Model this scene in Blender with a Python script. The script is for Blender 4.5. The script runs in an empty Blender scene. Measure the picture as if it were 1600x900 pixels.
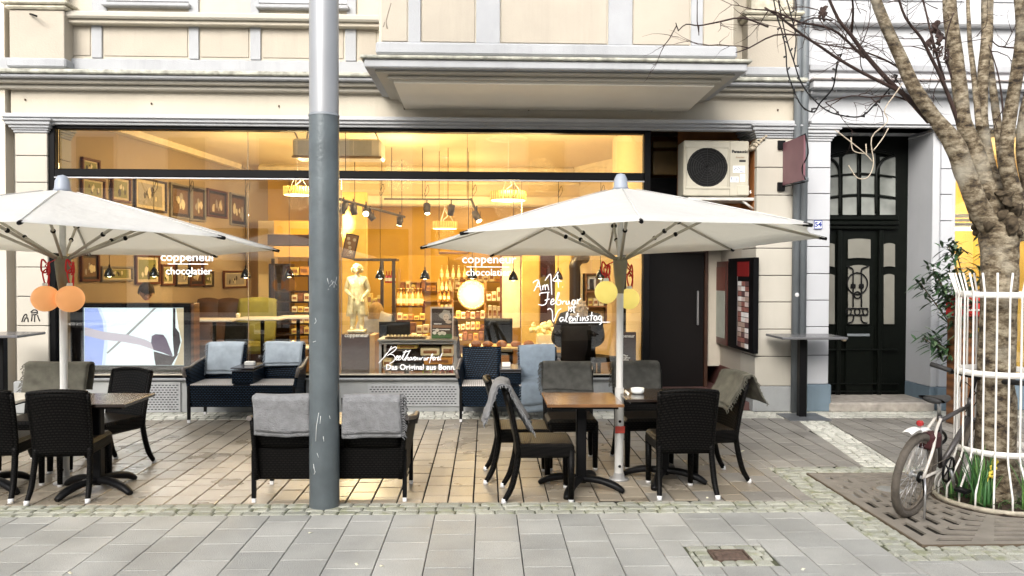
import bpy, bmesh, math, random
from mathutils import Vector, Matrix, noise
R=math.radians; PI=math.pi
random.seed(7)
S=bpy.context.scene; COL=S.collection
# ---------------- camera ----------------
FPX=1225.0; EYE=1.75
PITCH,YAW,ROLL=1.12,1.87,0.2
cam_d=bpy.data.cameras.new('camera'); cam=bpy.data.objects.new('camera',cam_d); COL.objects.link(cam)
cam_d.sensor_width=36; cam_d.lens=36*FPX/1600; cam_d.clip_end=500; cam_d.clip_start=.05
CM=Matrix.Rotation(R(-YAW),3,'Z')@Matrix.Rotation(R(90-PITCH),3,'X')@Matrix.Rotation(R(ROLL),3,'Z')
cam.matrix_world=Matrix.Translation((0,0,EYE))@CM.to_4x4()
S.camera=cam
# ---------------- world, sun, exposure ----------------
W=bpy.data.worlds.new('World'); S.world=W; W.use_nodes=True
nt=W.node_tree; bg=nt.nodes['Background']; sky=nt.nodes.new('ShaderNodeTexSky')
sky.sky_type='NISHITA'; sky.sun_disc=False; sky.sun_elevation=R(32); sky.sun_rotation=R(200)
sky.air_density=1.0; sky.dust_density=4.0; sky.ozone_density=.6
hsv=nt.nodes.new('ShaderNodeHueSaturation'); hsv.inputs['Saturation'].default_value=.35   # overcast: nearly grey
nt.links.new(sky.outputs[0],hsv.inputs['Color']); nt.links.new(hsv.outputs[0],bg.inputs[0]); bg.inputs[1].default_value=.15
sl=bpy.data.lights.new('sun','SUN'); sl.energy=.85; sl.angle=R(28); sl.color=(1,.95,.88)
sun=bpy.data.objects.new('sun',sl); COL.objects.link(sun)
# direction towards the sun: behind the camera, a little left, high
sd=Vector((math.sin(R(200))*math.cos(R(32)),math.cos(R(200))*math.cos(R(32)),math.sin(R(32))))
sun.rotation_euler=sd.to_track_quat('Z','Y').to_euler()
S.view_settings.view_transform='Standard'; S.view_settings.look='None'
S.view_settings.exposure=1.3; S.view_settings.gamma=1
S.cycles.use_denoising=True
S.cycles.max_bounces=8; S.cycles.diffuse_bounces=4; S.cycles.glossy_bounces=3; S.cycles.transparent_max_bounces=12
S.cycles.sample_clamp_indirect=6
# ---------------- helpers: pixels of the survey photo -> points ----------------
def ray(px,py): return CM@Vector(((px-800)/FPX,-(py-450)/FPX,-1))
def P(px,py,Y): r=ray(px,py); t=Y/r.y; return Vector((r.x*t,Y,EYE+r.z*t))
def G(px,py,z=0.0):
    r=ray(px,py); t=(z-EYE)/r.z; return Vector((r.x*t,r.y*t,z))
# ---------------- materials ----------------
MATS={}
def nodes_mat(name):
    m=bpy.data.materials.new(name); m.use_nodes=True; return m,m.node_tree,m.node_tree.nodes['Principled BSDF']
def mat(name,col,rough=.7,metal=0,var=.12,scale=6,bump=0,bscale=60,spec=.5,dirt=0,coat=0,emit=None,es=1,detail=5):
    if name in MATS: return MATS[name]
    m,t,b=nodes_mat(name); L=t.links
    b.inputs['Roughness'].default_value=rough; b.inputs['Metallic'].default_value=metal
    b.inputs['Specular IOR Level'].default_value=spec
    if coat: b.inputs['Coat Weight'].default_value=coat; b.inputs['Coat Roughness'].default_value=.15
    tc=t.nodes.new('ShaderNodeTexCoord')
    n=t.nodes.new('ShaderNodeTexNoise'); n.inputs['Scale'].default_value=scale; n.inputs['Detail'].default_value=detail
    L.new(tc.outputs['Object'],n.inputs['Vector'])
    r=t.nodes.new('ShaderNodeValToRGB')
    r.color_ramp.elements[0].position=.3; r.color_ramp.elements[1].position=.7
    r.color_ramp.elements[0].color=(*[c*(1-var) for c in col],1)
    r.color_ramp.elements[1].color=(*[min(1,c*(1+var*.7)) for c in col],1)
    L.new(n.outputs['Fac'],r.inputs['Fac']); out=r.outputs['Color']
    if dirt:
        n2=t.nodes.new('ShaderNodeTexNoise'); n2.inputs['Scale'].default_value=scale*.35; n2.inputs['Detail'].default_value=8; n2.inputs['Roughness'].default_value=.7
        mp=t.nodes.new('ShaderNodeMapping'); mp.inputs['Scale'].default_value=(1.6,1.6,.16)
        L.new(tc.outputs['Object'],mp.inputs[0]); L.new(mp.outputs[0],n2.inputs['Vector'])
        r2=t.nodes.new('ShaderNodeValToRGB'); r2.color_ramp.elements[0].position=.52; r2.color_ramp.elements[1].position=.78
        r2.color_ramp.elements[0].color=(0,0,0,1); r2.color_ramp.elements[1].color=(dirt,dirt,dirt,1)
        L.new(n2.outputs['Fac'],r2.inputs['Fac'])
        mx=t.nodes.new('ShaderNodeMix'); mx.data_type='RGBA'
        L.new(r2.outputs['Color'],mx.inputs[0]); L.new(out,mx.inputs[6]); mx.inputs[7].default_value=(*[c*.55 for c in col],1)
        out=mx.outputs[2]
    L.new(out,b.inputs['Base Color'])
    if bump:
        nb=t.nodes.new('ShaderNodeTexNoise'); nb.inputs['Scale'].default_value=bscale; nb.inputs['Detail'].default_value=4
        L.new(tc.outputs['Object'],nb.inputs['Vector'])
        bp=t.nodes.new('ShaderNodeBump'); bp.inputs['Strength'].default_value=bump; bp.inputs['Distance'].default_value=.01
        L.new(nb.outputs['Fac'],bp.inputs['Height']); L.new(bp.outputs[0],b.inputs['Normal'])
    if emit:
        b.inputs['Emission Color'].default_value=(*emit,1); b.inputs['Emission Strength'].default_value=es
    MATS[name]=m; return m
def rand_mat(name,c1,c2,rough,bump=.2,bscale=90,moss=None,spec=.5,grain=200,rv=.15):
    """colour differs per object, plus grain"""
    m,t,b=nodes_mat(name); L=t.links
    oi=t.nodes.new('ShaderNodeObjectInfo'); geo=t.nodes.new('ShaderNodeNewGeometry')
    r=t.nodes.new('ShaderNodeValToRGB'); r.color_ramp.elements[0].color=(*c1,1); r.color_ramp.elements[1].color=(*c2,1)
    ad=t.nodes.new('ShaderNodeMath'); ad.operation='ADD'; fr=t.nodes.new('ShaderNodeMath'); fr.operation='FRACT'
    L.new(oi.outputs['Random'],ad.inputs[0]); L.new(geo.outputs['Random Per Island'],ad.inputs[1]); L.new(ad.outputs[0],fr.inputs[0])
    L.new(fr.outputs[0],r.inputs[0])
    n=t.nodes.new('ShaderNodeTexNoise'); n.inputs['Scale'].default_value=grain; n.inputs['Detail'].default_value=3
    L.new(geo.outputs['Position'],n.inputs['Vector'])
    n3=t.nodes.new('ShaderNodeTexNoise'); n3.inputs['Scale'].default_value=2.2; n3.inputs['Detail'].default_value=6
    L.new(geo.outputs['Position'],n3.inputs['Vector'])
    mm=t.nodes.new('ShaderNodeMapRange'); mm.inputs[1].default_value=.3; mm.inputs[2].default_value=.7; mm.inputs[3].default_value=.72; mm.inputs[4].default_value=1.22
    L.new(n.outputs['Fac'],mm.inputs[0])
    m3=t.nodes.new('ShaderNodeMapRange'); m3.inputs[1].default_value=.3; m3.inputs[2].default_value=.7; m3.inputs[3].default_value=.86; m3.inputs[4].default_value=1.1
    L.new(n3.outputs['Fac'],m3.inputs[0])
    mu=t.nodes.new('ShaderNodeMath'); mu.operation='MULTIPLY'; L.new(mm.outputs[0],mu.inputs[0]); L.new(m3.outputs[0],mu.inputs[1])
    vm=t.nodes.new('ShaderNodeVectorMath'); vm.operation='SCALE'; L.new(r.outputs[0],vm.inputs[0]); L.new(mu.outputs[0],vm.inputs['Scale'])
    out=vm.outputs[0]
    vo=t.nodes.new('ShaderNodeTexVoronoi'); vo.inputs['Scale'].default_value=5.5; L.new(geo.outputs['Position'],vo.inputs['Vector'])
    lt_n=t.nodes.new('ShaderNodeMath'); lt_n.operation='LESS_THAN'; lt_n.inputs[1].default_value=.045; L.new(vo.outputs['Distance'],lt_n.inputs[0])
    vs_=t.nodes.new('ShaderNodeMix'); vs_.data_type='RGBA'; mlt=t.nodes.new('ShaderNodeMath'); mlt.operation='MULTIPLY'; mlt.inputs[1].default_value=.45
    L.new(lt_n.outputs[0],mlt.inputs[0]); L.new(mlt.outputs[0],vs_.inputs[0]); L.new(out,vs_.inputs[6]); L.new(vo.outputs['Color'],vs_.inputs[7])
    hs_=t.nodes.new('ShaderNodeHueSaturation'); hs_.inputs['Saturation'].default_value=.0; hs_.inputs['Value'].default_value=.5; L.new(vo.outputs['Color'],hs_.inputs['Color']); L.new(hs_.outputs[0],vs_.inputs[7]); out=vs_.outputs[2]
    n5=t.nodes.new('ShaderNodeTexNoise'); n5.inputs['Scale'].default_value=.9; n5.inputs['Detail'].default_value=8; n5.inputs['Roughness'].default_value=.65; L.new(geo.outputs['Position'],n5.inputs['Vector'])
    m5=t.nodes.new('ShaderNodeMapRange'); m5.inputs[1].default_value=.35; m5.inputs[2].default_value=.65; m5.inputs[3].default_value=.84; m5.inputs[4].default_value=1.1; L.new(n5.outputs['Fac'],m5.inputs[0])
    v5=t.nodes.new('ShaderNodeVectorMath'); v5.operation='SCALE'; L.new(out,v5.inputs[0]); L.new(m5.outputs[0],v5.inputs['Scale']); out=v5.outputs[0]
    if moss:
        n4=t.nodes.new('ShaderNodeTexNoise'); n4.inputs['Scale'].default_value=9; n4.inputs['Detail'].default_value=6
        L.new(geo.outputs['Position'],n4.inputs['Vector'])
        r4=t.nodes.new('ShaderNodeValToRGB'); r4.color_ramp.elements[0].position=.5; r4.color_ramp.elements[1].position=.68
        L.new(n4.outputs['Fac'],r4.inputs[0])
        mx=t.nodes.new('ShaderNodeMix'); mx.data_type='RGBA'; L.new(r4.outputs[0],mx.inputs[0]); L.new(out,mx.inputs[6]); mx.inputs[7].default_value=(*moss,1); out=mx.outputs[2]
    L.new(out,b.inputs['Base Color'])
    mr=t.nodes.new('ShaderNodeMapRange'); mr.inputs[1].default_value=.3; mr.inputs[2].default_value=.7; mr.inputs[3].default_value=max(.05,rough-rv); mr.inputs[4].default_value=rough+rv
    L.new(n3.outputs['Fac'],mr.inputs[0]); L.new(mr.outputs[0],b.inputs['Roughness'])
    b.inputs['Specular IOR Level'].default_value=spec
    nb=t.nodes.new('ShaderNodeTexNoise'); nb.inputs['Scale'].default_value=bscale; nb.inputs['Detail'].default_value=5
    L.new(geo.outputs['Position'],nb.inputs['Vector'])
    bp=t.nodes.new('ShaderNodeBump'); bp.inputs['Strength'].default_value=bump; bp.inputs['Distance'].default_value=.01
    L.new(nb.outputs['Fac'],bp.inputs['Height']); L.new(bp.outputs[0],b.inputs['Normal'])
    MATS[name]=m; return m
def wicker(name,c1,c2,s=55):
    m,t,b=nodes_mat(name); L=t.links
    tc=t.nodes.new('ShaderNodeTexCoord')
    def wave(d,sc):
        w=t.nodes.new('ShaderNodeTexWave'); w.bands_direction=d; w.inputs['Scale'].default_value=sc; w.inputs['Distortion'].default_value=.35; w.inputs['Detail'].default_value=1
        L.new(tc.outputs['Object'],w.inputs['Vector']); return w
    wz=wave('Z',s*.35); wx=wave('X',s*.2); wy=wave('Y',s*.2)
    ck=t.nodes.new('ShaderNodeTexBrick'); ck.inputs['Scale'].default_value=s; ck.inputs['Mortar Size'].default_value=.14; ck.inputs['Brick Width'].default_value=.75; ck.inputs['Row Height'].default_value=.42
    ck.inputs['Color1'].default_value=(1,1,1,1); ck.inputs['Color2'].default_value=(.6,.6,.6,1); ck.inputs['Mortar'].default_value=(0,0,0,1)
    # coordinates: (x+y, z+.6y) so both upright and flat faces show the weave
    sx=t.nodes.new('ShaderNodeSeparateXYZ'); L.new(tc.outputs['Object'],sx.inputs[0])
    a1=t.nodes.new('ShaderNodeMath'); a1.operation='ADD'; L.new(sx.outputs[0],a1.inputs[0]); L.new(sx.outputs[1],a1.inputs[1])
    a2=t.nodes.new('ShaderNodeMath'); a2.operation='MULTIPLY_ADD'; L.new(sx.outputs[1],a2.inputs[0]); a2.inputs[1].default_value=.9; L.new(sx.outputs[2],a2.inputs[2])
    cb=t.nodes.new('ShaderNodeCombineXYZ'); L.new(a1.outputs[0],cb.inputs[0]); L.new(a2.outputs[0],cb.inputs[1]); L.new(cb.outputs[0],ck.inputs['Vector'])
    mx=t.nodes.new('ShaderNodeMix'); mx.data_type='RGBA'; L.new(ck.outputs['Color'],mx.inputs[0]); mx.inputs[6].default_value=(*c1,1); mx.inputs[7].default_value=(*c2,1)
    L.new(mx.outputs[2],b.inputs['Base Color']); b.inputs['Roughness'].default_value=.5; b.inputs['Specular IOR Level'].default_value=.12
    bp=t.nodes.new('ShaderNodeBump'); bp.inputs['Strength'].default_value=1; bp.inputs['Distance'].default_value=.008
    L.new(ck.outputs['Color'],bp.inputs['Height']); L.new(bp.outputs[0],b.inputs['Normal'])
    MATS[name]=m; return m
def emit(name,col,s):
    if name in MATS: return MATS[name]
    m,t,b=nodes_mat(name); b.inputs['Base Color'].default_value=(*[c*.75 for c in col],1)
    b.inputs['Emission Color'].default_value=(*col,1); b.inputs['Emission Strength'].default_value=s; b.inputs['Roughness'].default_value=.5
    MATS[name]=m; return m
def glass(name,tint=(1,1,1),refl=1.0,rough=0.0):
    m=bpy.data.materials.new(name); m.use_nodes=True; t=m.node_tree; t.nodes.clear()
    o=t.nodes.new('ShaderNodeOutputMaterial'); mx=t.nodes.new('ShaderNodeMixShader'); tr=t.nodes.new('ShaderNodeBsdfTransparent'); gl=t.nodes.new('ShaderNodeBsdfGlossy')
    fr=t.nodes.new('ShaderNodeFresnel'); fr.inputs['IOR'].default_value=1.55
    mu=t.nodes.new('ShaderNodeMath'); mu.operation='MULTIPLY'; mu.inputs[1].default_value=refl
    tr.inputs[0].default_value=(*tint,1); gl.inputs['Roughness'].default_value=rough
    t.links.new(fr.outputs[0],mu.inputs[0]); t.links.new(mu.outputs[0],mx.inputs[0]); t.links.new(tr.outputs[0],mx.inputs[1]); t.links.new(gl.outputs[0],mx.inputs[2]); t.links.new(mx.outputs[0],o.inputs[0])
    MATS[name]=m; return m
def stripes(name,c1,c2,sc,axis='Z',rough=.5,metal=0):
    m,t,b=nodes_mat(name); w=t.nodes.new('ShaderNodeTexWave'); w.bands_direction=axis; w.inputs['Scale'].default_value=sc; w.inputs['Distortion'].default_value=2.5; w.inputs['Detail'].default_value=3
    tc=t.nodes.new('ShaderNodeTexCoord'); t.links.new(tc.outputs['Object'],w.inputs['Vector'])
    r=t.nodes.new('ShaderNodeValToRGB'); r.color_ramp.elements[0].color=(*c1,1); r.color_ramp.elements[1].color=(*c2,1)
    t.links.new(w.outputs['Fac'],r.inputs[0]); t.links.new(r.outputs[0],b.inputs['Base Color']); b.inputs['Roughness'].default_value=rough; b.inputs['Metallic'].default_value=metal
    MATS[name]=m; return m

CREAM=mat('cream_render',(.455,.415,.34),.85,var=.07,scale=1.7,bump=.3,bscale=60,dirt=.48)
CREAM2=mat('cream_panel_paint',(.375,.338,.28),.85,var=.06,scale=2.3,bump=.3,bscale=60,dirt=.42)
TRIM=mat('pale_stone_trim',(.335,.345,.36),.8,var=.08,scale=3,bump=.3,bscale=70,dirt=.6)
TRIMC=mat('cream_trim',(.42,.395,.34),.8,var=.05,scale=2,bump=.2,bscale=120,dirt=.3)
WHITE=mat('white_render',(.43,.44,.455),.8,var=.05,scale=2,bump=.25,bscale=60,dirt=.28)
WBLOCK=mat('white_block_paint',(.43,.44,.46),.75,var=.05,scale=2,bump=.1,bscale=120,dirt=.1)
PLINTH=mat('grey_plinth_paint',(.30,.31,.31),.7,var=.1,scale=5,bump=.3,bscale=80,dirt=.5)
PLINTHB=mat('blue_grey_plinth_paint',(.13,.18,.22),.6,var=.1,scale=5,bump=.2,bscale=80,dirt=.3)
JOINT=mat('dark_joint',(.018,.016,.013),.95,spec=.1)
BLACK=mat('black_frame_paint',(.003,.003,.0035),.45,var=.2,spec=.1)
BLACKM=mat('black_metal',(.004,.004,.0045),.45,spec=.15)
STEEL=mat('brushed_steel',(.55,.55,.56),.32,metal=.9,var=.08)
CAP=mat('white_foot_cap',(.72,.72,.72),.4)
ALU=mat('aluminium_pole',(.42,.43,.44),.45,metal=.55,var=.08,scale=3)
WICK=wicker('black_wicker',(.0003,.0003,.0003),(.012,.010,.0085),24)
WICKB=wicker('navy_wicker',(.0006,.001,.002),(.024,.055,.10),22)
SEATW=wicker('seat_wicker',(.006,.005,.004),(.075,.055,.035),30)
PALEW=stripes('pale_slat_seat',(.28,.25,.22),(.62,.58,.53),14,'X')
BLG=mat('grey_fleece',(.205,.208,.215),.95,var=.18,scale=22,bump=1,bscale=90)
BLD=mat('dark_grey_fleece',(.085,.085,.078),.95,var=.35,scale=12,bump=.9,bscale=190)
BLB=mat('blue_grey_fleece',(.19,.235,.28),.95,var=.14,scale=14,bump=.8,bscale=190)
BLP=mat('pale_blue_fleece',(.33,.38,.42),.95,var=.12,scale=14,bump=.8,bscale=190)
BLO=mat('olive_grey_fleece',(.125,.12,.095),.95,var=.3,scale=12,bump=.9,bscale=190)
WOODT=mat('dark_brown_tabletop',(.018,.011,.008),.25,var=.3,scale=10,coat=.4)
TOPGLARE=mat('glare_tabletop',(.72,.68,.60),.2,var=.08,scale=8,coat=.3)  # reflected glare put into the colour of the top
WOOD=stripes('brown_wood',(.09,.035,.012),(.2,.085,.03),3,'Z',.45)
WOODD=mat('dark_brown_wood',(.035,.014,.007),.4,var=.3,scale=5)
ORWOOD=mat('orange_wood_panel',(.36,.14,.04),.6,var=.2,scale=6)
FABRIC=mat('white_canopy_fabric',(.80,.80,.78),.85,var=.03,scale=3,bump=.25,bscale=400)
GREYPL=mat('grey_plastic',(.25,.28,.33),.5)
PIPE=mat('grey_drainpipe',(.13,.145,.155),.5,var=.12,scale=4,dirt=.3)
PWALL=mat('taupe_picture_wall_paint',(.40,.31,.21),.85,var=.05,scale=1.2)
OCHRE=mat('ochre_wall_paint',(.60,.36,.06),.85,var=.12,scale=1.2)
ICREAM=mat('interior_cream_paint',(.70,.58,.38),.85,var=.04,scale=1.2)
ICEIL=mat('interior_ceiling_paint',(.80,.68,.46),.85,var=.03)
IFLOOR=mat('interior_dark_floor',(.10,.05,.025),.35,var=.3,scale=4)
BROWNS=mat('brown_leather',(.085,.038,.018),.5,var=.35,scale=5)
GREENS=mat('olive_green_upholstery',(.22,.20,.04),.8,var=.2,scale=5)
GOLDM=mat('gold_statue_paint',(.85,.72,.45),.35,metal=.25,var=.4,scale=12)
WHITEP=mat('white_card',(.8,.78,.72),.6,var=.04)
REDR=mat('red_ribbon',(.55,.01,.012),.6)
REDP=mat('red_card',(.55,.02,.015),.6)
MAROON=mat('maroon_sign_panel',(.16,.07,.085),.45,var=.12,scale=6)
SKIN=mat('skin',(.55,.32,.22),.55,var=.05)
HAIRD=mat('dark_brown_hair',(.03,.014,.008),.6,var=.3,scale=30)
HAIRB=mat('blond_hair',(.5,.32,.12),.6,var=.3,scale=30)
HAIRG=mat('grey_hair',(.45,.38,.32),.7,var=.3,scale=30)
COATD=mat('dark_coat_cloth',(.012,.01,.012),.85)
TOPW=mat('white_knit_cloth',(.72,.66,.55),.9,var=.1,scale=20)
SOIL=mat('dark_soil',(.045,.028,.016),.95,var=.4,scale=30,bump=1,bscale=60)
RUST=mat('weathered_grate_iron',(.24,.215,.18),.65,metal=.15,var=.18,scale=8,bump=.2,bscale=100)
HOLE_SHADE=mat('hole_shade_black',(.004,.004,.004),.95)  # near-black standing in for the shade inside openings
DOORP=mat('black_green_door_paint',(.003,.004,.003),.35,var=.3,scale=20,spec=.15)
GLASS=glass('shop_glass',(.97,.98,.97),2.4)
GLASSB=glass('clear_display_glass',(.96,.97,.96),1.0)
FROST=mat('frosted_door_glass',(.18,.175,.15),.22,var=.12,scale=3)
SLAB=rand_mat('grey_paving_slab',(.325,.325,.305),(.42,.415,.385),.62,.4,120)
TSLAB=rand_mat('warm_lit_terrace_slab',(.24,.205,.155),(.34,.295,.23),.34,.15,60,rv=.12)  # tan carries the warm spill of shop light
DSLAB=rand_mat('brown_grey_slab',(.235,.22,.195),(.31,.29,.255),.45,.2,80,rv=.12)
SETT=rand_mat('pale_granite_sett',(.29,.295,.25),(.40,.40,.335),.8,.5,60,moss=(.235,.245,.16))
SETTW=rand_mat('light_granite_sett',(.44,.44,.38),(.62,.61,.54),.75,.5,60)

# ---------------- mesh builder ----------------
class MB:
    def __init__(s): s.v=[]; s.f=[]; s.sm=[]; s.M=None
    def add(s,vs,fs,smooth=False):
        o=len(s.v)
        if s.M is not None: vs=[s.M@Vector(v) for v in vs]
        s.v+= [tuple(v) for v in vs]; s.f+=[tuple(i+o for i in f) for f in fs]; s.sm+=[smooth]*len(fs); return s
    def box(s,x0,x1,y0,y1,z0,z1,b=0):
        if x0>x1:x0,x1=x1,x0
        if y0>y1:y0,y1=y1,y0
        if z0>z1:z0,z1=z1,z0
        if b<=0:
            return s.add([(x0,y0,z0),(x1,y0,z0),(x1,y1,z0),(x0,y1,z0),(x0,y0,z1),(x1,y0,z1),(x1,y1,z1),(x0,y1,z1)],
              [(0,3,2,1),(4,5,6,7),(0,1,5,4),(1,2,6,5),(2,3,7,6),(3,0,4,7)])
        b=min(b,(x1-x0)*.45,(y1-y0)*.45,(z1-z0)*.45)
        vs=[];idx={}
        for i,(X,sx) in enumerate(((x0,1),(x1,-1))):
            for j,(Yy,sy) in enumerate(((y0,1),(y1,-1))):
                for k,(Z,sz) in enumerate(((z0,1),(z1,-1))):
                    for a in range(3):
                        p=[X+sx*b,Yy+sy*b,Z+sz*b]; p[a]=(X,Yy,Z)[a]; idx[(i,j,k,a)]=len(vs); vs.append(p)
        fs=[]
        q=[(0,0),(1,0),(1,1),(0,1)]
        for e in (0,1):
            for a in range(3):
                l=[]
                for (m,n) in q:
                    c=[0,0,0]; c[a]=e; c[(a+1)%3]=m; c[(a+2)%3]=n; l.append(idx[(*c,a)])
                fs.append(tuple(l if e else l[::-1]))
        for a in range(3):
            b1,b2=(a+1)%3,(a+2)%3
            for m in (0,1):
                for n in (0,1):
                    c0=[0,0,0]; c0[b1]=m; c0[b2]=n; c1=list(c0); c1[a]=1
                    f=(idx[(*c0,b1)],idx[(*c1,b1)],idx[(*c1,b2)],idx[(*c0,b2)])
                    fs.append(f if (m==n)==True else f[::-1])
        for i in (0,1):
            for j in (0,1):
                for k in (0,1):
                    f=tuple(idx[(i,j,k,a)] for a in range(3)); fs.append(f if (i+j+k)%2 else f[::-1])
        return s.add(vs,fs)
    def prism(s,poly,axis,a0,a1):
        """poly: list of 2D points; extruded along axis (0=x:(y,z),1=y:(x,z),2=z:(x,y))"""
        n=len(poly); vs=[]
        for a in (a0,a1):
            for (u,w) in poly:
                vs.append({0:(a,u,w),1:(u,a,w),2:(u,w,a)}[axis])
        return s.add(vs,[tuple(range(n)),tuple(range(2*n-1,n-1,-1))]+[(i,(i+1)%n,n+(i+1)%n,n+i) for i in range(n)])
    def tube(s,pts,rad,n=8,caps=True,smooth=True,flat=1.0):
        pts=[Vector(p) for p in pts]; m=len(pts)
        if not hasattr(rad,'__len__'): rad=[rad]*m
        vs=[];up=None
        for i,p in enumerate(pts):
            t=(pts[min(i+1,m-1)]-pts[max(i-1,0)])
            if t.length<1e-9: t=Vector((0,0,1))
            t.normalize()
            if up is None:
                up=Vector((0,1,0)) if abs(t.y)<.9 else Vector((1,0,0))
            a=(up-t*up.dot(t)); 
            if a.length<1e-6: a=t.orthogonal()
            a.normalize(); b=t.cross(a); up=a
            for k in range(n):
                w=2*PI*k/n; vs.append(p+(a*math.cos(w)*flat+b*math.sin(w))*rad[i])
        fs=[(i*n+k,i*n+(k+1)%n,(i+1)*n+(k+1)%n,(i+1)*n+k) for i in range(m-1) for k in range(n)]
        s.add(vs,fs,smooth)
        if caps: 
            o=len(s.v)-len(vs); s.f+=[tuple(o+k for k in range(n))[::-1],tuple(o+(m-1)*n+k for k in range(n))]; s.sm+=[False,False]
        return s
    def lathe(s,prof,c=(0,0,0),n=20,smooth=True,ax='z'):
        vs=[]
        for (r,z) in prof:
            for k in range(n):
                w=2*PI*k/n
                if ax=='z': vs.append((c[0]+r*math.cos(w),c[1]+r*math.sin(w),c[2]+z))
                else: vs.append((c[0]+r*math.cos(w),c[1]+z,c[2]+r*math.sin(w)))
        m=len(prof)
        fs=[(i*n+k,i*n+(k+1)%n,(i+1)*n+(k+1)%n,(i+1)*n+k) for i in range(m-1) for k in range(n)]
        return s.add(vs,fs,smooth)
    def sphere(s,c,r,n=14,m=9,sq=(1,1,1)):
        prof=[]
        vs=[(c[0],c[1],c[2]-r*sq[2])]
        for i in range(1,m):
            a=-PI/2+PI*i/m
            for k in range(n):
                w=2*PI*k/n; vs.append((c[0]+r*sq[0]*math.cos(a)*math.cos(w),c[1]+r*sq[1]*math.cos(a)*math.sin(w),c[2]+r*sq[2]*math.sin(a)))
        vs.append((c[0],c[1],c[2]+r*sq[2])); fs=[]
        for k in range(n): fs.append((0,1+(k+1)%n,1+k))
        for i in range(m-2):
            for k in range(n): fs.append((1+i*n+k,1+i*n+(k+1)%n,1+(i+1)*n+(k+1)%n,1+(i+1)*n+k))
        o=1+(m-2)*n
        for k in range(n): fs.append((o+k,o+(k+1)%n,len(vs)-1))
        return s.add(vs,fs,True)
    def grid(s,fn,nu,nv,th=0,smooth=True):
        """sheet from fn(u,v) in [0,1]^2, given thickness th"""
        pt=[[Vector(fn(i/nu,j/nv)) for j in range(nv+1)] for i in range(nu+1)]
        def nrm(i,j):
            a=pt[min(i+1,nu)][j]-pt[max(i-1,0)][j]; b=pt[i][min(j+1,nv)]-pt[i][max(j-1,0)]
            c=a.cross(b); return c.normalized() if c.length>1e-9 else Vector((0,0,1))
        vs=[pt[i][j] for i in range(nu+1) for j in range(nv+1)]
        ix=lambda i,j:i*(nv+1)+j
        fs=[(ix(i,j),ix(i+1,j),ix(i+1,j+1),ix(i,j+1)) for i in range(nu) for j in range(nv)]
        if th:
            N=len(vs); vs+=[pt[i][j]-nrm(i,j)*th for i in range(nu+1) for j in range(nv+1)]
            fs+=[tuple(N+q for q in f[::-1]) for f in fs]
            for i in range(nu): fs+=[(ix(i+1,0),ix(i,0),N+ix(i,0),N+ix(i+1,0)),(ix(i,nv),ix(i+1,nv),N+ix(i+1,nv),N+ix(i,nv))]
            for j in range(nv): fs+=[(ix(0,j),ix(0,j+1),N+ix(0,j+1),N+ix(0,j)),(ix(nu,j+1),ix(nu,j),N+ix(nu,j),N+ix(nu,j+1))]
        return s.add(vs,fs,smooth)
    def obj(s,name,m,parent=None,**kw):
        me=bpy.data.meshes.new(name); me.from_pydata(s.v,[],s.f); me.polygons.foreach_set('use_smooth',s.sm); me.materials.append(m)
        return link(name,me,parent,**kw)
def link(name,me,parent=None,loc=None,rotz=0,**kw):
    o=bpy.data.objects.new(name,me); COL.objects.link(o)
    if parent is not None: o.parent=parent
    if loc is not None: o.location=loc
    if rotz: o.rotation_euler=(0,0,rotz)
    for k,v in kw.items():
        if v is not None: o[k]=v
    return o
def thing(name,label,cat,loc=(0,0,0),rotz=0,group=None):
    return link(name,None,None,loc,rotz,label=label,category=cat,group=group)
def struct(name,mb,m,**kw): return mb.obj(name,m,None,kind='structure',**kw)
KIDS={}
def kids(o): return [c for c in COL.objects if c.parent==o]
def copy_tree(o,label=None,loc=None,rotz=None,parent=None):
    c=o.copy(); COL.objects.link(c)
    if parent is not None: c.parent=parent
    if label: c['label']=label
    if loc is not None: c.location=loc
    if rotz is not None: c.rotation_euler=(0,0,rotz)
    for ch in KIDS.get(o.name) or []: copy_tree(ch,parent=c)
    return c
def register(o):
    """remember children once so copies are quick"""
    k=kids(o); KIDS[o.name]=k
    for c in k: register(c)
def text_mesh(name,txt,size,m,parent,center,face=-1,align='CENTER',shear=0,th=.001,sx=1,bold=0,rot=None):
    cu=bpy.data.curves.new('t','FONT'); cu.body=txt; cu.size=size; cu.align_x=align; cu.align_y='CENTER'; cu.extrude=th; cu.shear=shear; cu.offset=bold; cu.resolution_u=3
    o=bpy.data.objects.new('t',cu); COL.objects.link(o); dg=bpy.context.evaluated_depsgraph_get()
    me=bpy.data.meshes.new_from_object(o.evaluated_get(dg)); bpy.data.objects.remove(o); bpy.data.curves.remove(cu)
    Rm=rot if rot is not None else Matrix.Rotation(R(90),4,'X')
    me.transform(Matrix.Translation(center)@Rm@Matrix.Diagonal((sx,1,1,1))); me.materials.clear(); me.materials.append(m)
    return link(name,me,parent)
def smooth_line(pts,k=4):
    out=[];n=len(pts); pts=[Vector(p) for p in pts]
    for i in range(n-1):
        p0=pts[max(i-1,0)];p1=pts[i];p2=pts[i+1];p3=pts[min(i+2,n-1)]
        for j in range(k):
            t=j/k; out.append(.5*((2*p1)+(-p0+p2)*t+(2*p0-5*p1+4*p2-p3)*t*t+(-p0+3*p1-3*p2+p3)*t**3))
    out.append(pts[-1]); return out
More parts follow.
